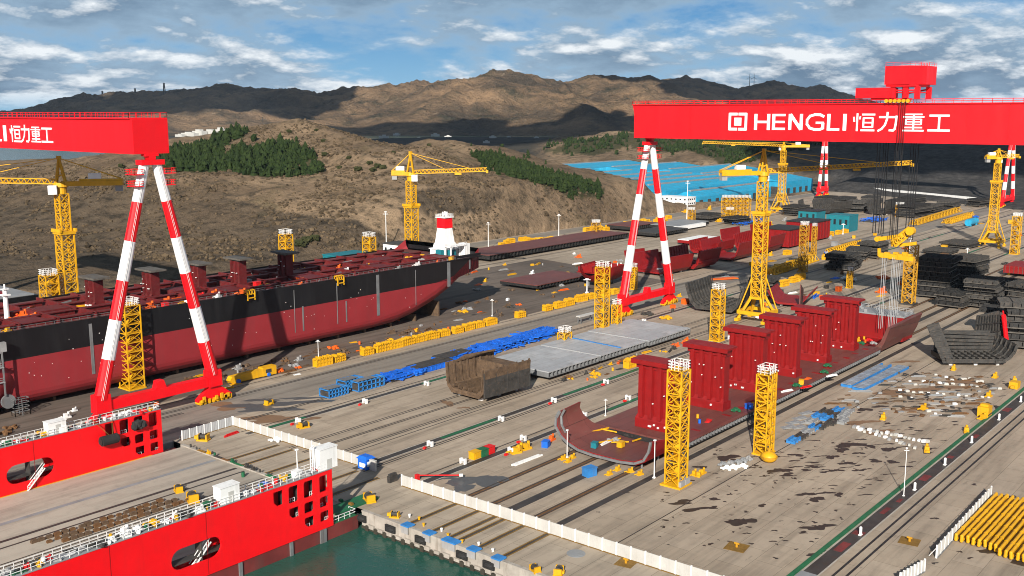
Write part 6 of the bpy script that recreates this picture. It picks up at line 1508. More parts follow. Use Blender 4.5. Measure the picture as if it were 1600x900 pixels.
a = at(652, 750); c = at(722, 749); t = thing('barrier_arm', 'red gate barrier arm with a white tip behind the long white fence', 'barrier', a); d = c - a; b = MB(); b.bar((0, 0, 1.1), d + Vector((0, 0, 1.0)), .22); b.build('arm', 'red_small', t); b = MB(); b.bar(d * .94 + Vector((0, 0, 1.01)), d * 1.02 + Vector((0, 0, 1.01)), .5); b.build('tip', 'white', t); b = MB(); b.box(-.4, .4, -.4, .4, 0, 1.3); b.build('post', 'red_small', t)

# ------------------------------------------------------------------ yellow pipes
rnd = random.Random(4); q = Vector((205.5, 48.8, 0))
for i in range(13):
    y = 51.4 - i * 1.02; x0 = 193.6 + (0 if i < 6 else -2.2 if i > 7 else -.6) + rnd.uniform(-.3, .3); x1 = 221 + rnd.uniform(-.4, .4); b = MB(); z = .42
    zt2 = z + .95; ln = rnd.uniform(-.12, .12)
    b.tube((x0, y, z), (x1, y, z), .3, .3, 10); b.tube((x0, y + ln, zt2), (x1, y + ln, zt2), .3, .3, 10)
    for xx in (x0, x1): b.tube((xx, y, z), (xx, y + ln, zt2), .3, n=10); b.blob((xx, y, z), (.33, .33, .33), 0, rings=5, seg=10); b.blob((xx, y + ln, zt2), (.33, .33, .33), 0, rings=5, seg=10)
    for k in range(4): xx = x0 + (x1 - x0) * (k + .7) / 4.6; b.tube((xx - .12, y + ln, zt2), (xx + .12, y + ln, zt2), .37, n=10)
    o = b.build('yellow_pipe', 'yellow'); tag(o, 'long yellow pipe hoop nearest the short white fence' if i == 0 else 'long yellow pipe hoop standing parallel in the stack beside the short white fence', 'pipe', 'yellow pipes beside the fence')
b = MB(); b.box(190, 192, 38.2, 41, .0, .012); o = b.build('ground_plate', 'stain'); tag(o, 'dark wet steel plate on the ground below the yellow pipes', 'plate')
for i, (px, py, s, lb) in enumerate(((1151, 855, 2.6, 'rusty ochre ground plate with a bollard, in the open yard'), (1421, 846, 2.4, 'rusty ochre ground plate with a bollard, right of the crane rails'), (978, 880, 2.2, 'rusty ochre ground plate near the long white fence'))):
    p = at(px, py); t = thing('mooring_plate', lb, 'mooring plate', p); b = MB(); b.rbox((0, 0, .012), s * 1.5, s * 1.5, .05, R(8)); b.build('plate', 'ochre', t); b = MB(); b.tube((0, 0, .06), (0, 0, .7), .25, n=10); b.tube((0, -.5, .75), (0, .5, .75), .2, n=8); b.build('bollard', 'yellow_old', t)
p = at(900, 865); b = MB(); b.tube((0, 0, .01), (0, 0, .06), 1.75, n=32); b.tube((0, 0, .061), (0, 0, .09), 1.3, n=28); o = b.build('access_cover', 'steel_grey'); o.location = p; tag(o, 'round pale access cover in front of the long white fence', 'manhole cover')

# ------------------------------------------------------------------ quay fittings
for i, (px, py) in enumerate(((565, 806), (657, 837), (722, 862), (764, 877), (610, 817))):
    p = atx(px, py, 131.6); b = MB(); b.blob((0, 0, 0), (.6, 1.2, .6), 0, rings=6, seg=12); b.box(-.1, .3, -1.3, 1.3, -.7, .7); o = b.build('quay_fender', 'rubber'); o.location = (131.35, p.y, -1.3); tag(o, ('black rubber fender at the corner where dock meets quay', 'black rubber fender between the first two blue boxes on the quay face', 'black rubber fender below the wide blue box on the quay face', 'black rubber fender on the quay face nearest the bottom edge', 'dark fender with a red rag near the quay corner')[i], 'fender', 'fenders on the quay wall')
for i, (px, py, w) in enumerate(((643, 820, 2.1), (675, 833, 2.1), (710, 845, 3.6), (745, 858, 2.3), (783, 872, 2.2))):
    p = at(px, py); t = thing('cable_box', ('first', 'second', 'widest', 'fourth', 'last')[i] + ' blue box sunk in the quay edge, counted from the dock', 'quay box', (132.5, p.y, 0), group='blue boxes along the quay edge'); b = MB(); b.box(-1.1, .8, -w / 2, w / 2, .23, .5); b.build('lid', 'blue_old', t); b = MB(); b.box(-1.05, -.95, -w / 2 + .15, w / 2 - .15, -1.2, .22); b.build('front_grille', 'grey', t)
for i, (px, py) in enumerate(((662, 822), (690, 830), (722, 848), (640, 808), (700, 838), (748, 852), (655, 812), (770, 862))):
    p = at(px, py); b = MB(); b.tube((0, 0, 0), (0, 0, .45), .2, n=10); b.tube((0, 0, .45), (0, 0, .62), .30, n=10); o = b.build('mooring_bollard', 'white' if i % 2 else 'yellow'); o.location = p; tag(o, ('white' if i % 2 else 'yellow') + ' mooring bollard on the quay edge by the blue boxes', 'bollard', ('white' if i % 2 else 'yellow') + ' bollards on the quay')
def winch(loc, label, s=1., rz=0, mat='yellow'):
    t = thing('mooring_winch', label, 'winch', loc, rz, 'yellow winches on the yard'); t.scale = (s, s, s)
    b = MB(); b.box(-1.5, 1.5, -1.0, 1.0, 0, .35); b.box(-1.3, -.9, -.9, .9, .35, 1.6); b.box(.9, 1.3, -.9, .9, .35, 1.6); b.build('frame', mat, t)
    b = MB(); b.tube((-.85, 0, 1.0), (.85, 0, 1.0), .55, n=14); b.tube((-.85, 0, 1.0), (-.7, 0, 1.0), .85, n=14); b.tube((.7, 0, 1.0), (.85, 0, 1.0), .85, n=14); b.build('drum', 'steel_dark', t)
    b = MB(); b.box(1.35, 2.2, -.4, .4, .3, 1.2); b.box(-.4, .5, -1.3, -.8, .35, .9); b.build('motor', mat, t); return t
for px, py, s, lb in ((577, 783, 1.0, 'yellow mooring winch at the quay corner behind the near dock wall'), (617, 808, .7, 'small yellow winch at the quay corner edge'), (318, 688, 1.0, 'yellow and green winch inside the fenced corner'), (836, 893, .7, 'small yellow winch at the bottom of the quay'), (873, 897, .8, 'yellow winch at the bottom edge of the picture'), (279, 768, .8, 'far yellow winch on the dock deck'), (301, 783, 1.1, 'near yellow winch on the dock deck'), (420, 632, .8, 'yellow winch on the dark damp patch'), (475, 668, .9, 'yellow machine lying in front of the blue crates')):
    winch(at(px, py, .02), lb, s, random.Random(px).uniform(0, 3))
b = MB(); b.sheet([(126.4, 151.4), (139, 151.2), (139, 155.4), (126.4, 155.4)], .0); b2 = MB(); b2.box(127, 138.6, 151.2, 155.2, .06, .35); o = b2.build('green_ramp', 'green'); tag(o, 'green ramp plate bridging the gap between dock and quay', 'ramp')

# ------------------------------------------------------------------ lamp poles
def lamp(px, py, pyt, label, arms=2, w=.16):
    p = at(px, py); h = atD(px, pyt, p.x * FW[0] + p.y * FW[1]).z; t = thing('light_pole', label, 'light pole', p, 0, 'white light poles'); b = MB(); b.tube((0, 0, 0), (0, 0, h), w, w * .6, 8); b.box(-w * 2, w * 2, -w * 2, w * 2, 0, w * 2); b.build('pole', 'white', t)
    b = MB()
    if arms: b.bar((-w * 3.4, w * 4, h * .95), (w * 3.4, -w * 4, h * .95), w * .9)
    b.box(-w * 1.8, w * 1.8, -w * 1.8, w * 1.8, h - w, h + w); b.build('lamp_head', 'white', t); return t
lamp(604, 398, 331, 'white light pole rising behind the ship left of the white shed', w=.28); lamp(763, 389, 348, 'white light pole just right of the funnel house', w=.24); lamp(873, 375, 335, 'white light pole at the end of the long brownish panel', w=.26)
lamp(1073, 345, 283, 'white light pole before the white office block', w=.34); lamp(1412, 775, 700, 'thin grey light pole standing on the green channel kerb', w=.10); lamp(498, 572, 532, 'white light pole at the start of the yellow trestle row', w=.14); lamp(769, 494, 468, 'white light pole in the middle of the yellow trestle row', w=.14)
lamp(1421, 395, 372, 'short white pole right of the yellow lifting beam', w=.22); lamp(1510, 413, 388, 'white pole among the black stacks', w=.22); lamp(917, 458, 436, 'white pole in front of the rounded red stern block', w=.3); lamp(1317, 366, 350, 'white pole at the foot of the teal workshop box', w=.25); lamp(946, 650, 624, 'white pole behind the curved shell', w=.10); lamp(1022, 747, 688, 'white pole left of the tall stair tower', w=.14, arms=0); lamp(886, 715, 672, 'thin grey prop pole at the left rim of the curved shell', w=.12, arms=0)

# ------------------------------------------------------------------ small loose things
def small(kind, seed=0):
    b = MB(); r = random.Random(seed)
    if kind == 'jack': b.box(-.9, .9, -.5, .5, 0, .35); b.box(-.5, .2, -.4, .4, .35, 1.0); b.tube((.5, 0, .3), (.5, 0, 1.3), .25, n=8); b.bar((-.9, 0, .5), (-1.6, .4, .25), .2)
    elif kind == 'block': b.box(-.6, .6, -.35, .35, 0, .5); b.box(-.45, .45, -.3, .3, .5, .62)
    elif kind == 'plate': b.rbox((0, 0, .0), 2.6, 1.1, .12, 0); b.rbox((.3, .2, .121), 1.8, .7, .1, .3)
    elif kind == 'bar': b.bar((-2, 0, .12), (2, 0, .12), .22); b.bar((-1.6, .5, .12), (2.3, .6, .12), .2); b.bar((-1.2, .25, .36), (1.8, .3, .36), .2)
    elif kind == 'skid': 
        for x in (-1.4, 0, 1.4): b.box(x - .2, x + .2, -.9, .9, 0, .5)
        b.box(-1.7, 1.7, -.9, -.5, .5, .75); b.box(-1.7, 1.7, .5, .9, .5, .75)
    elif kind == 'drum':
        b.tube((0, 0, 0), (0, 0, .9), .32, n=12); b.tube((0, 0, .42), (0, 0, .48), .35, n=12)
    elif kind == 'box': b.box(-.8, .8, -.6, .6, 0, 1.1); b.box(-.86, .86, -.66, .66, 1.1, 1.2); b.box(-.6, .6, -.64, -.6, .2, .9)
    elif kind == 'heap':
        for i in range(14): b.blob((r.uniform(-1.4, 1.4), r.uniform(-.9, .9), r.uniform(.1, .5)), (r.uniform(.3, .6), r.uniform(.3, .5), r.uniform(.2, .4)), .3)
    return b
NAMES = {'jack': ('jack_stand', 'jack stand'), 'block': ('support_block', 'support block'), 'plate': ('steel_plate', 'steel plate'), 'bar': ('steel_bars', 'bar bundle'), 'skid': ('pallet_skid', 'skid'), 'drum': ('drum', 'drum'), 'box': ('tool_box', 'tool box'), 'heap': ('scrap_heap', 'scrap heap')}
PR = {}
def drop(kind, mat, loc, label, group, rz=None, s=1.):
    key = (kind, mat)
    if key not in PR: PR[key] = small(kind).build(NAMES[kind][0], mat); o = PR[key]
    else: o = PR[key].copy(); COL.objects.link(o)
    o.location = loc; o.rotation_euler = (0, 0, random.uniform(-.4, .4) if rz is None else rz); o.scale = (s, s, s); tag(o, label, NAMES[kind][1], group); return o
random.seed(5)
CN = {'yellow': 'yellow', 'blue': 'blue', 'green': 'green', 'orange': 'orange', 'red_small': 'red', 'grey': 'grey', 'white': 'white', 'teal': 'teal', 'steel_dark': 'dark', 'rust': 'rusty', 'ochre': 'ochre', 'blue_old': 'worn blue'}
def rowp(px0, py0, px1, py1, n, jit=2.):
    return [(px0 + (px1 - px0) * i / max(1, n - 1) + random.uniform(-jit, jit), py0 + (py1 - py0) * i / max(1, n - 1) + random.uniform(-jit * .5, jit * .5)) for i in range(n)]
for row, y in enumerate((184.9, 182.9, 180.9)):
    for i in range(18):
        drop('block', 'rust' if random.random() < .6 else 'steel_brown', (82 + row * 2 + i * 1.55 + random.uniform(-.2, .2), y + random.uniform(-.15, .15), .014), 'brown keel chock in the rows along the dock deck tracks', 'keel chocks on the dock deck', rz=random.uniform(-.05, .05), s=random.uniform(.8, 1.15))
for yo, zt_, xe, wn in ((149.5, 11.13, 124, 'near'), (213.3, 10.73, 126, 'far')):
    for i in range(86):
        x = xe - 1 - i * .95 + random.uniform(-.4, .4); kd = random.choice(('drum', 'drum', 'box', 'heap', 'bar', 'jack', 'block')); m_ = random.choice(('white', 'white', 'white', 'grey', 'yellow', 'steel_dark', 'steel_dark', 'green', 'red_small'))
        nm = f'{CN[m_]} {NAMES[kd][1]} on top of the {wn} red dock wall'; drop(kd, m_, (x, yo + random.uniform(.3, 2.0), zt_), nm, nm + 's', s=random.uniform(.55, 1.1))
for i in range(24):
    x = 132.2; y = 153 + i * 2.5 + random.uniform(-.6, .6); kd = random.choice(('block', 'jack', 'bar', 'drum')); m_ = random.choice(('yellow', 'steel_dark', 'rust', 'ochre', 'green'))
    nm = f'{CN[m_]} {NAMES[kd][1]} on the joint between dock and quay'; drop(kd, m_, (x, y, .31), nm, nm + 's', rz=1.57, s=random.uniform(.6, .9))
for px, py, m_, kd, nm in ((430, 690, 'white', 'heap', 'white sack heap inside the fenced corner'), (362, 680, 'red_small', 'bar', 'red bars inside the fenced corner'), (412, 765, 'blue', 'box', 'blue box at the joint of dock and quay'), (432, 775, 'blue_old', 'box', 'worn blue box beside the joint of dock and quay'), (380, 745, 'green', 'drum', 'green drum beside the joint of dock and quay')):
    drop(kd, m_, at(px, py, .03), nm, None, s=1.2)
# white blocks and plates laid out on the right
for a in ((1442, 583, 1535, 598, 11), (1420, 595, 1560, 608, 13), (1405, 611, 1545, 622, 13), (1430, 602, 1530, 590, 8), (1405, 620, 1490, 633, 6), (1430, 638, 1470, 650, 5)):
    for px, py in rowp(*a): 
        m_ = random.choice(('white', 'panel', 'panel', 'rust', 'steel_brown')); nm = {'white': 'white', 'panel': 'greyish white', 'rust': 'rusty', 'steel_brown': 'brown'}[m_]; drop(random.choice(('block', 'block', 'plate')) if m_ in ('rust', 'steel_brown') else 'block', m_, at(px, py), nm + ' part in the rows laid out before the dark ribbed hull block', nm + ' parts laid in rows', rz=-.85 + random.uniform(-.2, .2), s=random.uniform(.55, 1.1))
for a in ((1335, 668, 1450, 692, 17), (1345, 672, 1430, 700, 12)):
    for px, py in rowp(*a): drop('block', random.choice(('white', 'panel', 'grey')), at(px, py), 'pale support block in the crooked row in the open yard', 'pale support blocks in a crooked row', s=random.uniform(.7, 1.1))
for i in range(34):
    px, py = random.uniform(1395, 1560), random.uniform(585, 650); drop('plate', random.choice(('steel_dark', 'rust', 'steel_brown', 'rust')), at(px, py), 'dark offcut plate lying among the white support blocks', 'dark offcuts among the white blocks', s=random.uniform(.6, 1.3))
for i in range(10):
    for j in range(5):
        x = 247 + i * 3.6; y = 106 - j * 2.6 
        if (i + j) % 4 == 3: continue
for r_ in range(9):
    for k_ in range(15):
        if random.random() < .25: continue
        c = Vector((268 + r_ * 5.4 + random.uniform(-1, 1) + k_ * .55, 106 - k_ * 2.15 + random.uniform(-.3, .3), .01))
        m_ = random.choice(('steel_grey', 'rust', 'steel_brown', 'steel_brown', 'steel_dark', 'grey')); kd = random.choice(('plate', 'bar', 'bar', 'block')); cn = {'steel_grey': 'light grey', 'steel_brown': 'brown', 'steel_dark': 'dark grey'}.get(m_, CN.get(m_, ''))
        nm = f'{cn} {NAMES[kd][1]} in the neat rows of small parts beside the green kerb'; drop(kd, m_, c, nm, nm + 's', rz=-.88 + random.uniform(-.12, .12), s=random.uniform(.6, 1.15))
# blue skids and grey plates beside the deck edge
for i, (px, py) in enumerate(((1240, 690), (1252, 684), (1262, 676), (1272, 670), (1284, 668), (1268, 660), (1292, 655), (1302, 650), (1318, 652), (1310, 643), (1290, 645), (1325, 645), (1278, 652), (1300, 662), (1316, 660))):
    drop('skid', 'blue_old' if i % 3 < 1 else 'steel_dark' if i % 3 == 1 else 'steel_grey', at(px, py), ('worn blue', 'dark steel', 'grey')[0 if i % 3 < 1 else 1 if i % 3 == 1 else 2] + ' skid frame in the double row beside the deck edge', ('blue', 'dark', 'grey')[i % 3] + ' skid frames beside the deck edge', rz=.05, s=1.25)
for i, (px, py) in enumerate(((1232, 668), (1240, 661), (1250, 654), (1260, 646), (1248, 668), (1258, 660))): drop('plate', 'steel_grey', at(px, py), 'pale grey plate lying in the slanted row behind the blue skids', 'pale grey plates behind the skids', rz=-.5, s=1.6)
for (pa, pb_, lb) in (((1322, 605), (1385, 572), 'long grey topped steel skid track farther from the viewer'), ((1340, 610), (1412, 575), 'long grey topped steel skid track nearer the viewer')):
    a = at(*pa); c = at(*pb_); t = thing('skid_track', lb, 'skid track', a, math.atan2((c - a).y, (c - a).x)); L = (c - a).length; b = MB()
    for y in (-1.4, 1.4): b.box(0, L, y - .25, y + .25, 0, .8)
    for i in range(int(L / 3)): b.box(i * 3, i * 3 + .4, -1.14, 1.14, 0, .7)
    b.build('frame', 'blue_old', t); b = MB(); [b.box(i * 5 + .2, i * 5 + 4.8, -1.6, 1.6, .82, .95) for i in range(int(L / 5))]; b.build('top_plate', 'plate_blue', t)
# yellow bits near there
for px, py in ((1536, 655, ), (1510, 675), (1443, 640), (1380, 655), (1585, 597), (1555, 590), (1545, 620), (1448, 705), (1490, 578)): drop('jack', 'yellow', at(px, py), 'yellow jack stand among the loose parts left of the green kerb', 'yellow jack stands left of the green kerb', s=1.3)
t = thing('winch_house', 'big yellow machine box standing by the green kerb', 'machine box', at(1538, 650)); b = MB(); b.box(-1.8, 1.8, -1.4, 1.4, 0, 2.8); b.box(-.8, .8, -1.0, 1.0, 2.8, 3.4); b.build('body', 'yellow', t); b = MB(); b.box(-1.9, 1.9, -1.46, -1.41, .6, 1.0); b.build('louvre', 'steel_dark', t)
t = thing('winch_house', 'smaller yellow machine box at the right edge above the loose blocks', 'machine box', at(1585, 606)); b = MB(); b.box(-1.6, 1.6, -1.2, 1.2, 0, 2.0); b.box(-2.6, -1.6, -.5, .5, .3, 1.1); b.build('body', 'yellow', t)
# white numbered posts along the channels
for i, (px, py) in enumerate(((1337, 834), (1418, 763), (1470, 725), (1510, 690), (1555, 655), (1590, 627))):
    p = at(px, py); b = MB(); b.tube((0, 0, 0), (0, 0, 1.5), .28, .28, 10); b.blob((0, 0, 1.5), (.28, .28, .25), 0, rings=4, seg=10); b.box(-.5, .5, -.3, .3, 0, .15); o = b.build('marker_post', 'white'); o.location = (p.x, 66.4, 0); tag(o, 'white round topped marker post in the channel beside the green kerb', 'marker post', 'white posts along the green kerb')
wp = None
for y, xs in ((206.6, range(160, 330, 24)), (166.8, range(168, 340, 26)), (152.2, range(166, 300, 23)), (148.6, range(176, 300, 31))):
    for x in xs:
        b = MB() if wp is None else None
        if b: 
            b.box(-.35, .35, -.8, -.45, 0, 1.3); b.box(-.35, .35, .45, .8, 0, 1.3); b.box(-.3, .3, -.45, .45, .8, 1.1); wp = b.build('rail_stop', 'white'); o = wp
        else: o = wp.copy(); COL.objects.link(o)
        o.location = (x + random.uniform(-3, 3), y, .03); tag(o, 'white H shaped rail stop beside a drain channel in the yard', 'rail stop', 'white rail stops along the channels')
        if random.random() < .8: drop('block', 'red_small', (o.location.x - 2.2, y - .3, .03), 'small red wedge lying by a white rail stop', 'red wedges by the rail stops', s=.8)
# coloured boxes by the channel
for i, (px, py, m_, nm_) in enumerate(((742, 716, 'yellow', 'yellow'), (754, 712, 'green', 'green'), (764, 708, 'red_small', 'red'))): drop('box', m_, at(px, py), f'{nm_} bin in the short row of three by the drain channel', None, rz=0, s=1.5)
drop('box', 'blue', at(853, 698), 'blue box left of the curved shell', None, rz=.3, s=1.3); drop('jack', 'orange', at(862, 688), 'orange jack stand beside the blue box', None, s=1.2)
drop('box', 'blue_old', at(921, 743), 'blue low cart under the front rim of the curved shell', None, s=1.7)
for px, py in ((812, 705), (822, 702), (806, 708)): drop('jack', 'yellow', at(px, py), 'yellow hoist parts lying left of the blue box', 'yellow hoist parts left of the blue box', s=1.5)
a = at(800, 728); c = at(842, 712); b = MB(); b.bar((0, 0, .2), c - a + Vector((0, 0, .2)), .4); b.bar((.3, -.6, .2), c - a + Vector((.5, -.6, .2)), .35); o = b.build('white_bars', 'white'); o.location = a; tag(o, 'pair of white bars lying on the ground left of the curved shell', 'bars')
for px, py, m_ in ((888, 722, 'yellow'), (880, 718, 'yellow'), (895, 716, 'yellow'), (985, 738, 'yellow'), (965, 735, 'yellow'), (1000, 742, 'yellow'), (952, 742, 'yellow')): drop('jack', m_, at(px, py), 'yellow prop jack under the curved shell', 'yellow prop jacks under the shell', s=.9)
for px, py in ((1085, 742), (1092, 744), (1098, 740)): drop('jack', 'yellow', at(px, py), 'yellow jack lying right of the tall stair tower foot', 'yellow jacks by the tall stair tower', s=1.0)
for px, py in ((1130, 728), (1140, 727), (1150, 724), (1160, 722), (1168, 719), (1145, 733), (1160, 731), (1135, 734)): drop('heap', random.choice(('grey', 'steel_grey', 'white')), at(px, py), 'grey rubble sacks heaped left of the two bay stair tower', 'grey sacks by the two bay stair tower', s=1.0)
p = at(1201, 722); t = thing('mooring_buoy', 'round orange yellow buoy at the foot of the two bay stair tower', 'buoy', p); b = MB(); b.blob((0, 0, 1.3), (1.9, 1.9, 1.3), 0, rings=8, seg=16); b.build('float', 'yellow', t, smooth=True); b = MB(); b.tube((0, 0, 2.4), (0, 0, 3.4), .3, n=8); b.tube((0, 0, 1.1), (0, 0, 1.5), 1.98, n=18); b.build('collar', 'yellow_old', t)
# deck clutter on the long block
dk_list = [(1090, 653, 'yellow', 'drum'), (1170, 638, 'blue', 'box'), (1176, 634, 'yellow', 'drum'), (1150, 643, 'green', 'heap'), (1252, 600, 'yellow', 'box'), (1262, 592, 'orange', 'plate'), (1288, 583, 'green', 'heap'), (1293, 573, 'green', 'heap'), (1245, 604, 'green', 'heap'), (1345, 538, 'green', 'heap'), (1350, 530, 'yellow', 'drum'), (1352, 535, 'orange', 'drum'), (1358, 533, 'red_small', 'heap'), (1340, 533, 'yellow', 'jack'), (1365, 538, 'grey', 'heap'), (1107, 658, 'red_small', 'plate'), (1093, 661, 'blue', 'drum'), (1230, 612, 'white', 'bar'), (1260, 606, 'red_small', 'bar'), (1300, 588, 'white', 'bar'), (948, 693, 'white', 'bar'), (970, 698, 'yellow', 'box'), (958, 690, 'grey', 'heap'), (929, 699, 'teal', 'box'), (985, 682, 'steel_dark', 'heap'), (1010, 672, 'white', 'bar')]
seen = {}
for px, py, m_, kd in dk_list:
    z = 2.97 if px > 1015 else 1.5; nm = f'{CN[m_]} {NAMES[kd][1]} on the dark red deck {"of the long block" if px > 1015 else "of the curved shell"}'; drop(kd, m_, at(px, py, z), nm, nm + 's', s=1.1)
# ship deck clutter
for i in range(85):
    x, y = random.uniform(110, 303), YS + random.uniform(1.5, 30); kd = random.choice(('jack', 'box', 'heap', 'drum', 'bar', 'jack')); m_ = random.choice(('yellow', 'yellow', 'yellow', 'orange', 'white', 'grey', 'steel_dark', 'red_small')); nm = f'{CN[m_]} {NAMES[kd][1]} on the open deck of the long ship'
    drop(kd, m_, (x, y, ZD - .39), nm, nm + 's', s=random.uniform(.9, 1.7))
for px, py in ((529, 433), (390, 472)): 
    p = aty(px, py + 22, YS + .3); t = thing('davit_frame', f'yellow work frame hooked over the ship deck edge near the {"bow" if px > 500 else "middle"}', 'work frame', (p.x, YS - .2, ZD), group='yellow work frames on the ship edge'); trestle(3.0, 1.4, 1.6, 'yellow', 3, 1, .28).build('frame', 'yellow', t); b = MB(); b.bar((-1.4, -.9, .8), (-1.4, -.9, -1.8), .3); b.bar((1.4, -.9, .8), (1.4, -.9, -1.8), .3); b.bar((-1.5, -.9, -1.0), (1.5, -.9, -1.0), .3); b.build('hanging_leg', 'yellow', t)
# berth clutter below the hull
for i in range(120):
    x = random.uniform(168, 330); y = random.uniform(252, 268 if x < 262 else 290); kd = random.choice(('jack', 'bar', 'plate', 'heap', 'heap', 'drum', 'block')); m_ = random.choice(('yellow', 'orange', 'steel_brown', 'rust', 'steel_brown', 'grey', 'rust', 'steel_dark', 'steel_brown'))
    cn = {'steel_brown': 'brown', 'rust': 'rusty'}.get(m_, CN.get(m_, 'dark')); nm = f'{cn} {NAMES[kd][1]} on the dirty berth floor beside the hull'; drop(kd, m_, (x, y, .01), nm, nm + 's', s=random.uniform(.7, 1.5))
for i in range(60):
    x = random.uniform(330, 470); y = random.uniform(255, 345); kd = random.choice(('jack', 'bar', 'plate', 'heap', 'drum', 'block')); m_ = random.choice(('yellow', 'yellow', 'orange', 'steel_brown', 'rust', 'grey', 'white'))
    cn = {'steel_brown': 'brown', 'rust': 'rusty'}.get(m_, CN.get(m_, 'dark')); nm = f'{cn} {NAMES[kd][1]} scattered on the yard beyond the ship bow'; drop(kd, m_, (x, y, .01), nm, nm + 's', s=random.uniform(.9, 1.8))
# around the red feet and middle lanes
for i in range(60):
    px, py = random.uniform(1000, 1340), random.uniform(395, 500); p = at(px, py); kd = random.choice(('jack', 'bar', 'box', 'heap', 'drum')); m_ = random.choice(('yellow', 'yellow', 'yellow', 'orange', 'grey', 'steel_dark', 'white'))
    if abs(p.y - 219) < 4: continue
    nm = f'{CN[m_]} {NAMES[kd][1]} between the hull blocks in the middle of the yard'; drop(kd, m_, p, nm, nm + 's', s=random.uniform(1.0, 1.9))
for i in range(80):
    px, py = random.uniform(1180, 1600), random.uniform(322, 470); p = at(px, py); kd = random.choice(('jack', 'bar', 'box', 'heap', 'plate')); m_ = random.choice(('yellow', 'yellow', 'yellow_old', 'orange', 'grey', 'steel_dark', 'blue', 'steel_dark', 'rust'))
    cn = {'yellow_old': 'worn yellow', 'rust': 'rusty'}.get(m_, CN.get(m_, 'dark')); nm = f'{cn} {NAMES[kd][1]} scattered in the far right part of the yard'; drop(kd, m_, p, nm, nm + 's', s=random.uniform(1.2, 2.6))
for i in range(46):
    px, py = random.uniform(860, 980), random.uniform(560, 600); p = Vector((random.uniform(238, 322), random.uniform(172, 179.5), 0)); kd = random.choice(('jack', 'bar', 'heap', 'drum', 'plate')); m_ = random.choice(('yellow', 'yellow', 'orange', 'grey', 'steel_dark', 'rust'))
    cn = {'rust': 'rusty'}.get(m_, CN.get(m_, 'dark')); nm = f'{cn} {NAMES[kd][1]} along the near edge of the flat grey panel'; drop(kd, m_, p, nm, nm + 's', s=random.uniform(.6, 1.2))
put(protoY, 1, at(987, 573), .0, 'yellow trestle standing at the front of the first bulkhead by the grey panel', None)
for i in range(30):
    p = Vector((random.uniform(60, 200), random.uniform(244, 262), .01)); kd = random.choice(('jack', 'bar', 'plate', 'heap')); m_ = random.choice(('yellow', 'orange', 'steel_brown', 'rust', 'white', 'rust')); cn = {'steel_brown': 'brown', 'rust': 'rusty'}.get(m_, CN.get(m_, 'dark')); nm = f'{cn} {NAMES[kd][1]} on the ground below the left end of the hull'; drop(kd, m_, p, nm, nm + 's', s=random.uniform(.8, 1.4))
for i in range(26):
    px, py = random.uniform(880, 1130), random.uniform(315, 348); p = at(px, py); nm = 'yellow jack stand near the perimeter road end'; drop('jack', 'yellow', p, nm, 'yellow jack stands near the perimeter road end', s=random.uniform(1.6, 2.8))
# orange strip and tank near the middle
p = at(1125, 437); b = MB(); b.extr([(-9, -1.5, .3), (9, -2.5, .3), (9, 2, .3), (-9, 1.5, .3)], (0, 0, .4)); o = b.build('orange_plate', 'orange'); o.location = p; o.rotation_euler = (0, 0, -.5); tag(o, 'orange red plate lying behind the dark open hull block', 'plate')
t = thing('scaffold_bench', 'low pale bench frame left of the yellow stair tower and grey panel', 'bench', at(915, 503)); b = MB(); b.box(-5, 5, -1, 1, 2.6, 3); b.build('top', 'panel', t); b = MB(); [b.tube((x, y, 0), (x, y, 2.59), .2, n=8) for x in (-4, 4) for y in (-.7, .7)]; b.build('leg', 'steel_edge', t)

# ------------------------------------------------------------------ unseen clouds, placed out of view to shade the mountains, valley and far slope
def cloud(S, hc, rx, ry, rz_, rot, seed):
    r = np.random.RandomState(seed); b = MB(); k = (hc - S[2]) / .4475; cx, cy = S[0] - .7746 * k, S[1] - .4472 * k
    for i in range(60):
        a = r.uniform(0, 6.28); q = math.sqrt(r.uniform(0, 1)); s = r.uniform(.22, .42) * (1.1 - .5 * q)
        b.blob((q * math.cos(a) * rx, q * math.sin(a) * ry, r.uniform(-.3, .3) * rz_), (s * rx, s * ry, rz_ * r.uniform(.4, .9)), .12, 0, 7, 12, r)
    o = b.build('shade_cloud', 'cloud', smooth=True); o.location = (cx, cy, hc); o.rotation_euler = (0, 0, AZ - R(90) + rot); o['kind'] = 'structure'; return o
m_, nt, bb = newmat('cloud_white'); bb.inputs['Base Color'].default_value = (.9, .9, .92, 1); bb.inputs['Roughness'].default_value = 1; bb.inputs['Specular IOR Level'].default_value = 0; M['cloud'] = m_
def Spt(px, D, z): p = atD(px, 300, D); return (p.x, p.y, z)
cloud(Spt(150, 4700, 120), 1500, 1050, 900, 160, 0, 1)
cloud(Spt(410, 4850, 80), 1500, 470, 900, 140, 0, 2)
cloud(Spt(1180, 5500, 130), 1500, 900, 800, 150, 0, 3)
cloud(Spt(955, 3950, 40), 1400, 200, 420, 90, -.5, 4)
cloud(Spt(700, 3820, 0), 1400, 560, 170, 80, 0, 8)
cloud(Spt(850, 2650, 0), 1300, 620, 780, 110, 0, 5)
cloud(Spt(1530, 1330, 20), 900, 250, 170, 60, 0, 6)
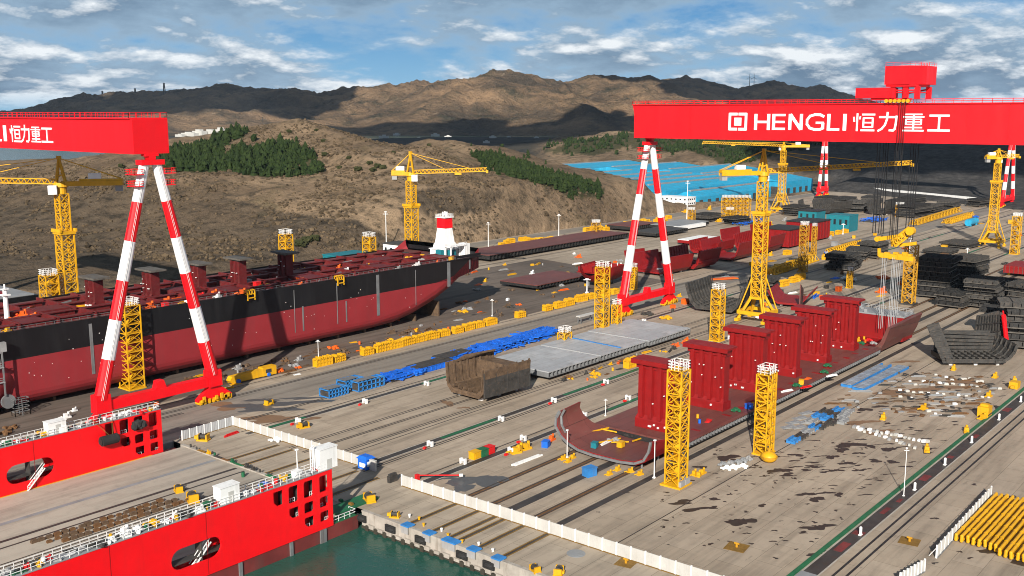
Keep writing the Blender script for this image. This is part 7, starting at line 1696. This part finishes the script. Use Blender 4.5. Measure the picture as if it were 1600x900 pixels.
# clear but slightly hazy air
b = MB(); b.box(-3500, 12900, -8900, 12900, -7, 420); hz_o = b.build('haze', M['cloud']); stuff(hz_o)
hm = bpy.data.materials.new('thin_air_haze'); hm.use_nodes = True; hm.node_tree.nodes.clear(); _o = hm.node_tree.nodes.new('ShaderNodeOutputMaterial'); _v = hm.node_tree.nodes.new('ShaderNodeVolumePrincipled')
_v.inputs['Color'].default_value = (.62, .76, .95, 1); _v.inputs['Density'].default_value = 1.9e-5; _v.inputs['Anisotropy'].default_value = 0.0
hm.node_tree.links.new(_v.outputs[0], _o.inputs['Volume']); hz_o.data.materials.clear(); hz_o.data.materials.append(hm)

# ------------------------------------------------------------------ light and sky
SUN_EL, SUN_AZ = R(26.6), R(210)           # sun stands behind the viewer's left shoulder
sd = bpy.data.lights.new('sun', 'SUN'); sd.energy = 4.9; sd.angle = R(.53); sd.color = (1, .93, .83)
so = bpy.data.objects.new('sun', sd); COL.objects.link(so)
dv = Vector((math.cos(SUN_EL) * math.cos(SUN_AZ), math.cos(SUN_EL) * math.sin(SUN_AZ), math.sin(SUN_EL)))
so.rotation_euler = dv.to_track_quat('Z', 'Y').to_euler(); so.location = (0, 0, 300)
w = bpy.data.worlds.new('World'); scn.world = w; w.use_nodes = True; nt = w.node_tree; nt.nodes.clear(); k = NB(nt)
out = k.n('ShaderNodeOutputWorld'); bg = k.n('ShaderNodeBackground'); bg.inputs['Strength'].default_value = .085; k.l(bg.outputs[0], out.inputs[0])
sky = k.n('ShaderNodeTexSky', sky_type='NISHITA'); sky.sun_disc = False; sky.sun_elevation = SUN_EL; sky.sun_rotation = R(240); sky.air_density = 1.0; sky.dust_density = .4; sky.ozone_density = 1.5
tc = k.n('ShaderNodeTexCoord'); sep = k.n('ShaderNodeSeparateXYZ'); k.l(tc.outputs['Generated'], sep.inputs[0])
X_, Y_, Z_ = sep.outputs; zc = k.math('MAXIMUM', Z_, 0.0)
def cloudcoord(dz):
    den = k.math('ADD', k.math('ADD', zc, dz), .27)
    cx = k.math('DIVIDE', X_, den); cy = k.math('DIVIDE', Y_, den); c = k.n('ShaderNodeCombineXYZ'); k.l(cx, c.inputs[0]); k.l(cy, c.inputs[1]); c.inputs[2].default_value = 3.7; return c.outputs[0]
def cl(dz, sc, det, seed, rgh=.56):
    mp = k.n('ShaderNodeMapping'); mp.inputs['Location'].default_value = (seed, seed * .7, 0); k.l(cloudcoord(dz), mp.inputs[0]); return k.noise(mp.outputs[0], sc, det, rgh, .1)
SEED = 2.6
def dens(dz): return k.math('ADD', k.math('MULTIPLY', cl(dz, .85, 2, SEED), .56), k.math('MULTIPLY', cl(dz, 2.3, 12, SEED, .60), .58))
d0 = dens(0); d1 = dens(.009)
cover = k.math('MULTIPLY', k.ramp(d0, .430, .510), .96)
lit = k.math('ADD', k.math('MULTIPLY', k.math('SUBTRACT', d0, d1), 8.5), .42, clamp=True)
thick = k.ramp(d0, .47, .62)
dark = k.mix(thick, (2.9, 4.1, 5.3), (1.0, 1.65, 2.45))
ccol = k.mix(k.ramp(lit, .46, 1.0), dark, (7.4, 7.7, 7.9))
hz = k.math('POWER', k.math('SUBTRACT', 1.0, k.math('MULTIPLY', zc, 8.5), clamp=True), 1.2)
blue = k.mix(hz, (.62, 2.2, 4.6), (2.3, 4.5, 6.2))
up = k.ramp(zc, .14, .5); base = k.mix(up, blue, sky.outputs[0])
cover2 = k.math('MULTIPLY', cover, k.math('SUBTRACT', 1.0, k.math('MULTIPLY', k.ramp(zc, .2, .7), .6)))
low = k.math('MULTIPLY', cover2, k.ramp(zc, .0, .018)); ovh = k.ramp(zc, .13, .32)
ccol = k.mix(ovh, ccol, (1.9, 2.4, 3.0)); base = k.mix(k.math('MULTIPLY', ovh, .35), base, (1.2, 1.8, 2.7))
k.l(k.mix(low, base, ccol), bg.inputs['Color'])
scn.view_settings.view_transform = 'Standard'; scn.view_settings.look = 'None'; scn.view_settings.exposure = .62; scn.view_settings.gamma = 1
scn.cycles.filter_width = 1.0; scn.cycles.max_bounces = 5; scn.cycles.diffuse_bounces = 2; scn.cycles.glossy_bounces = 2
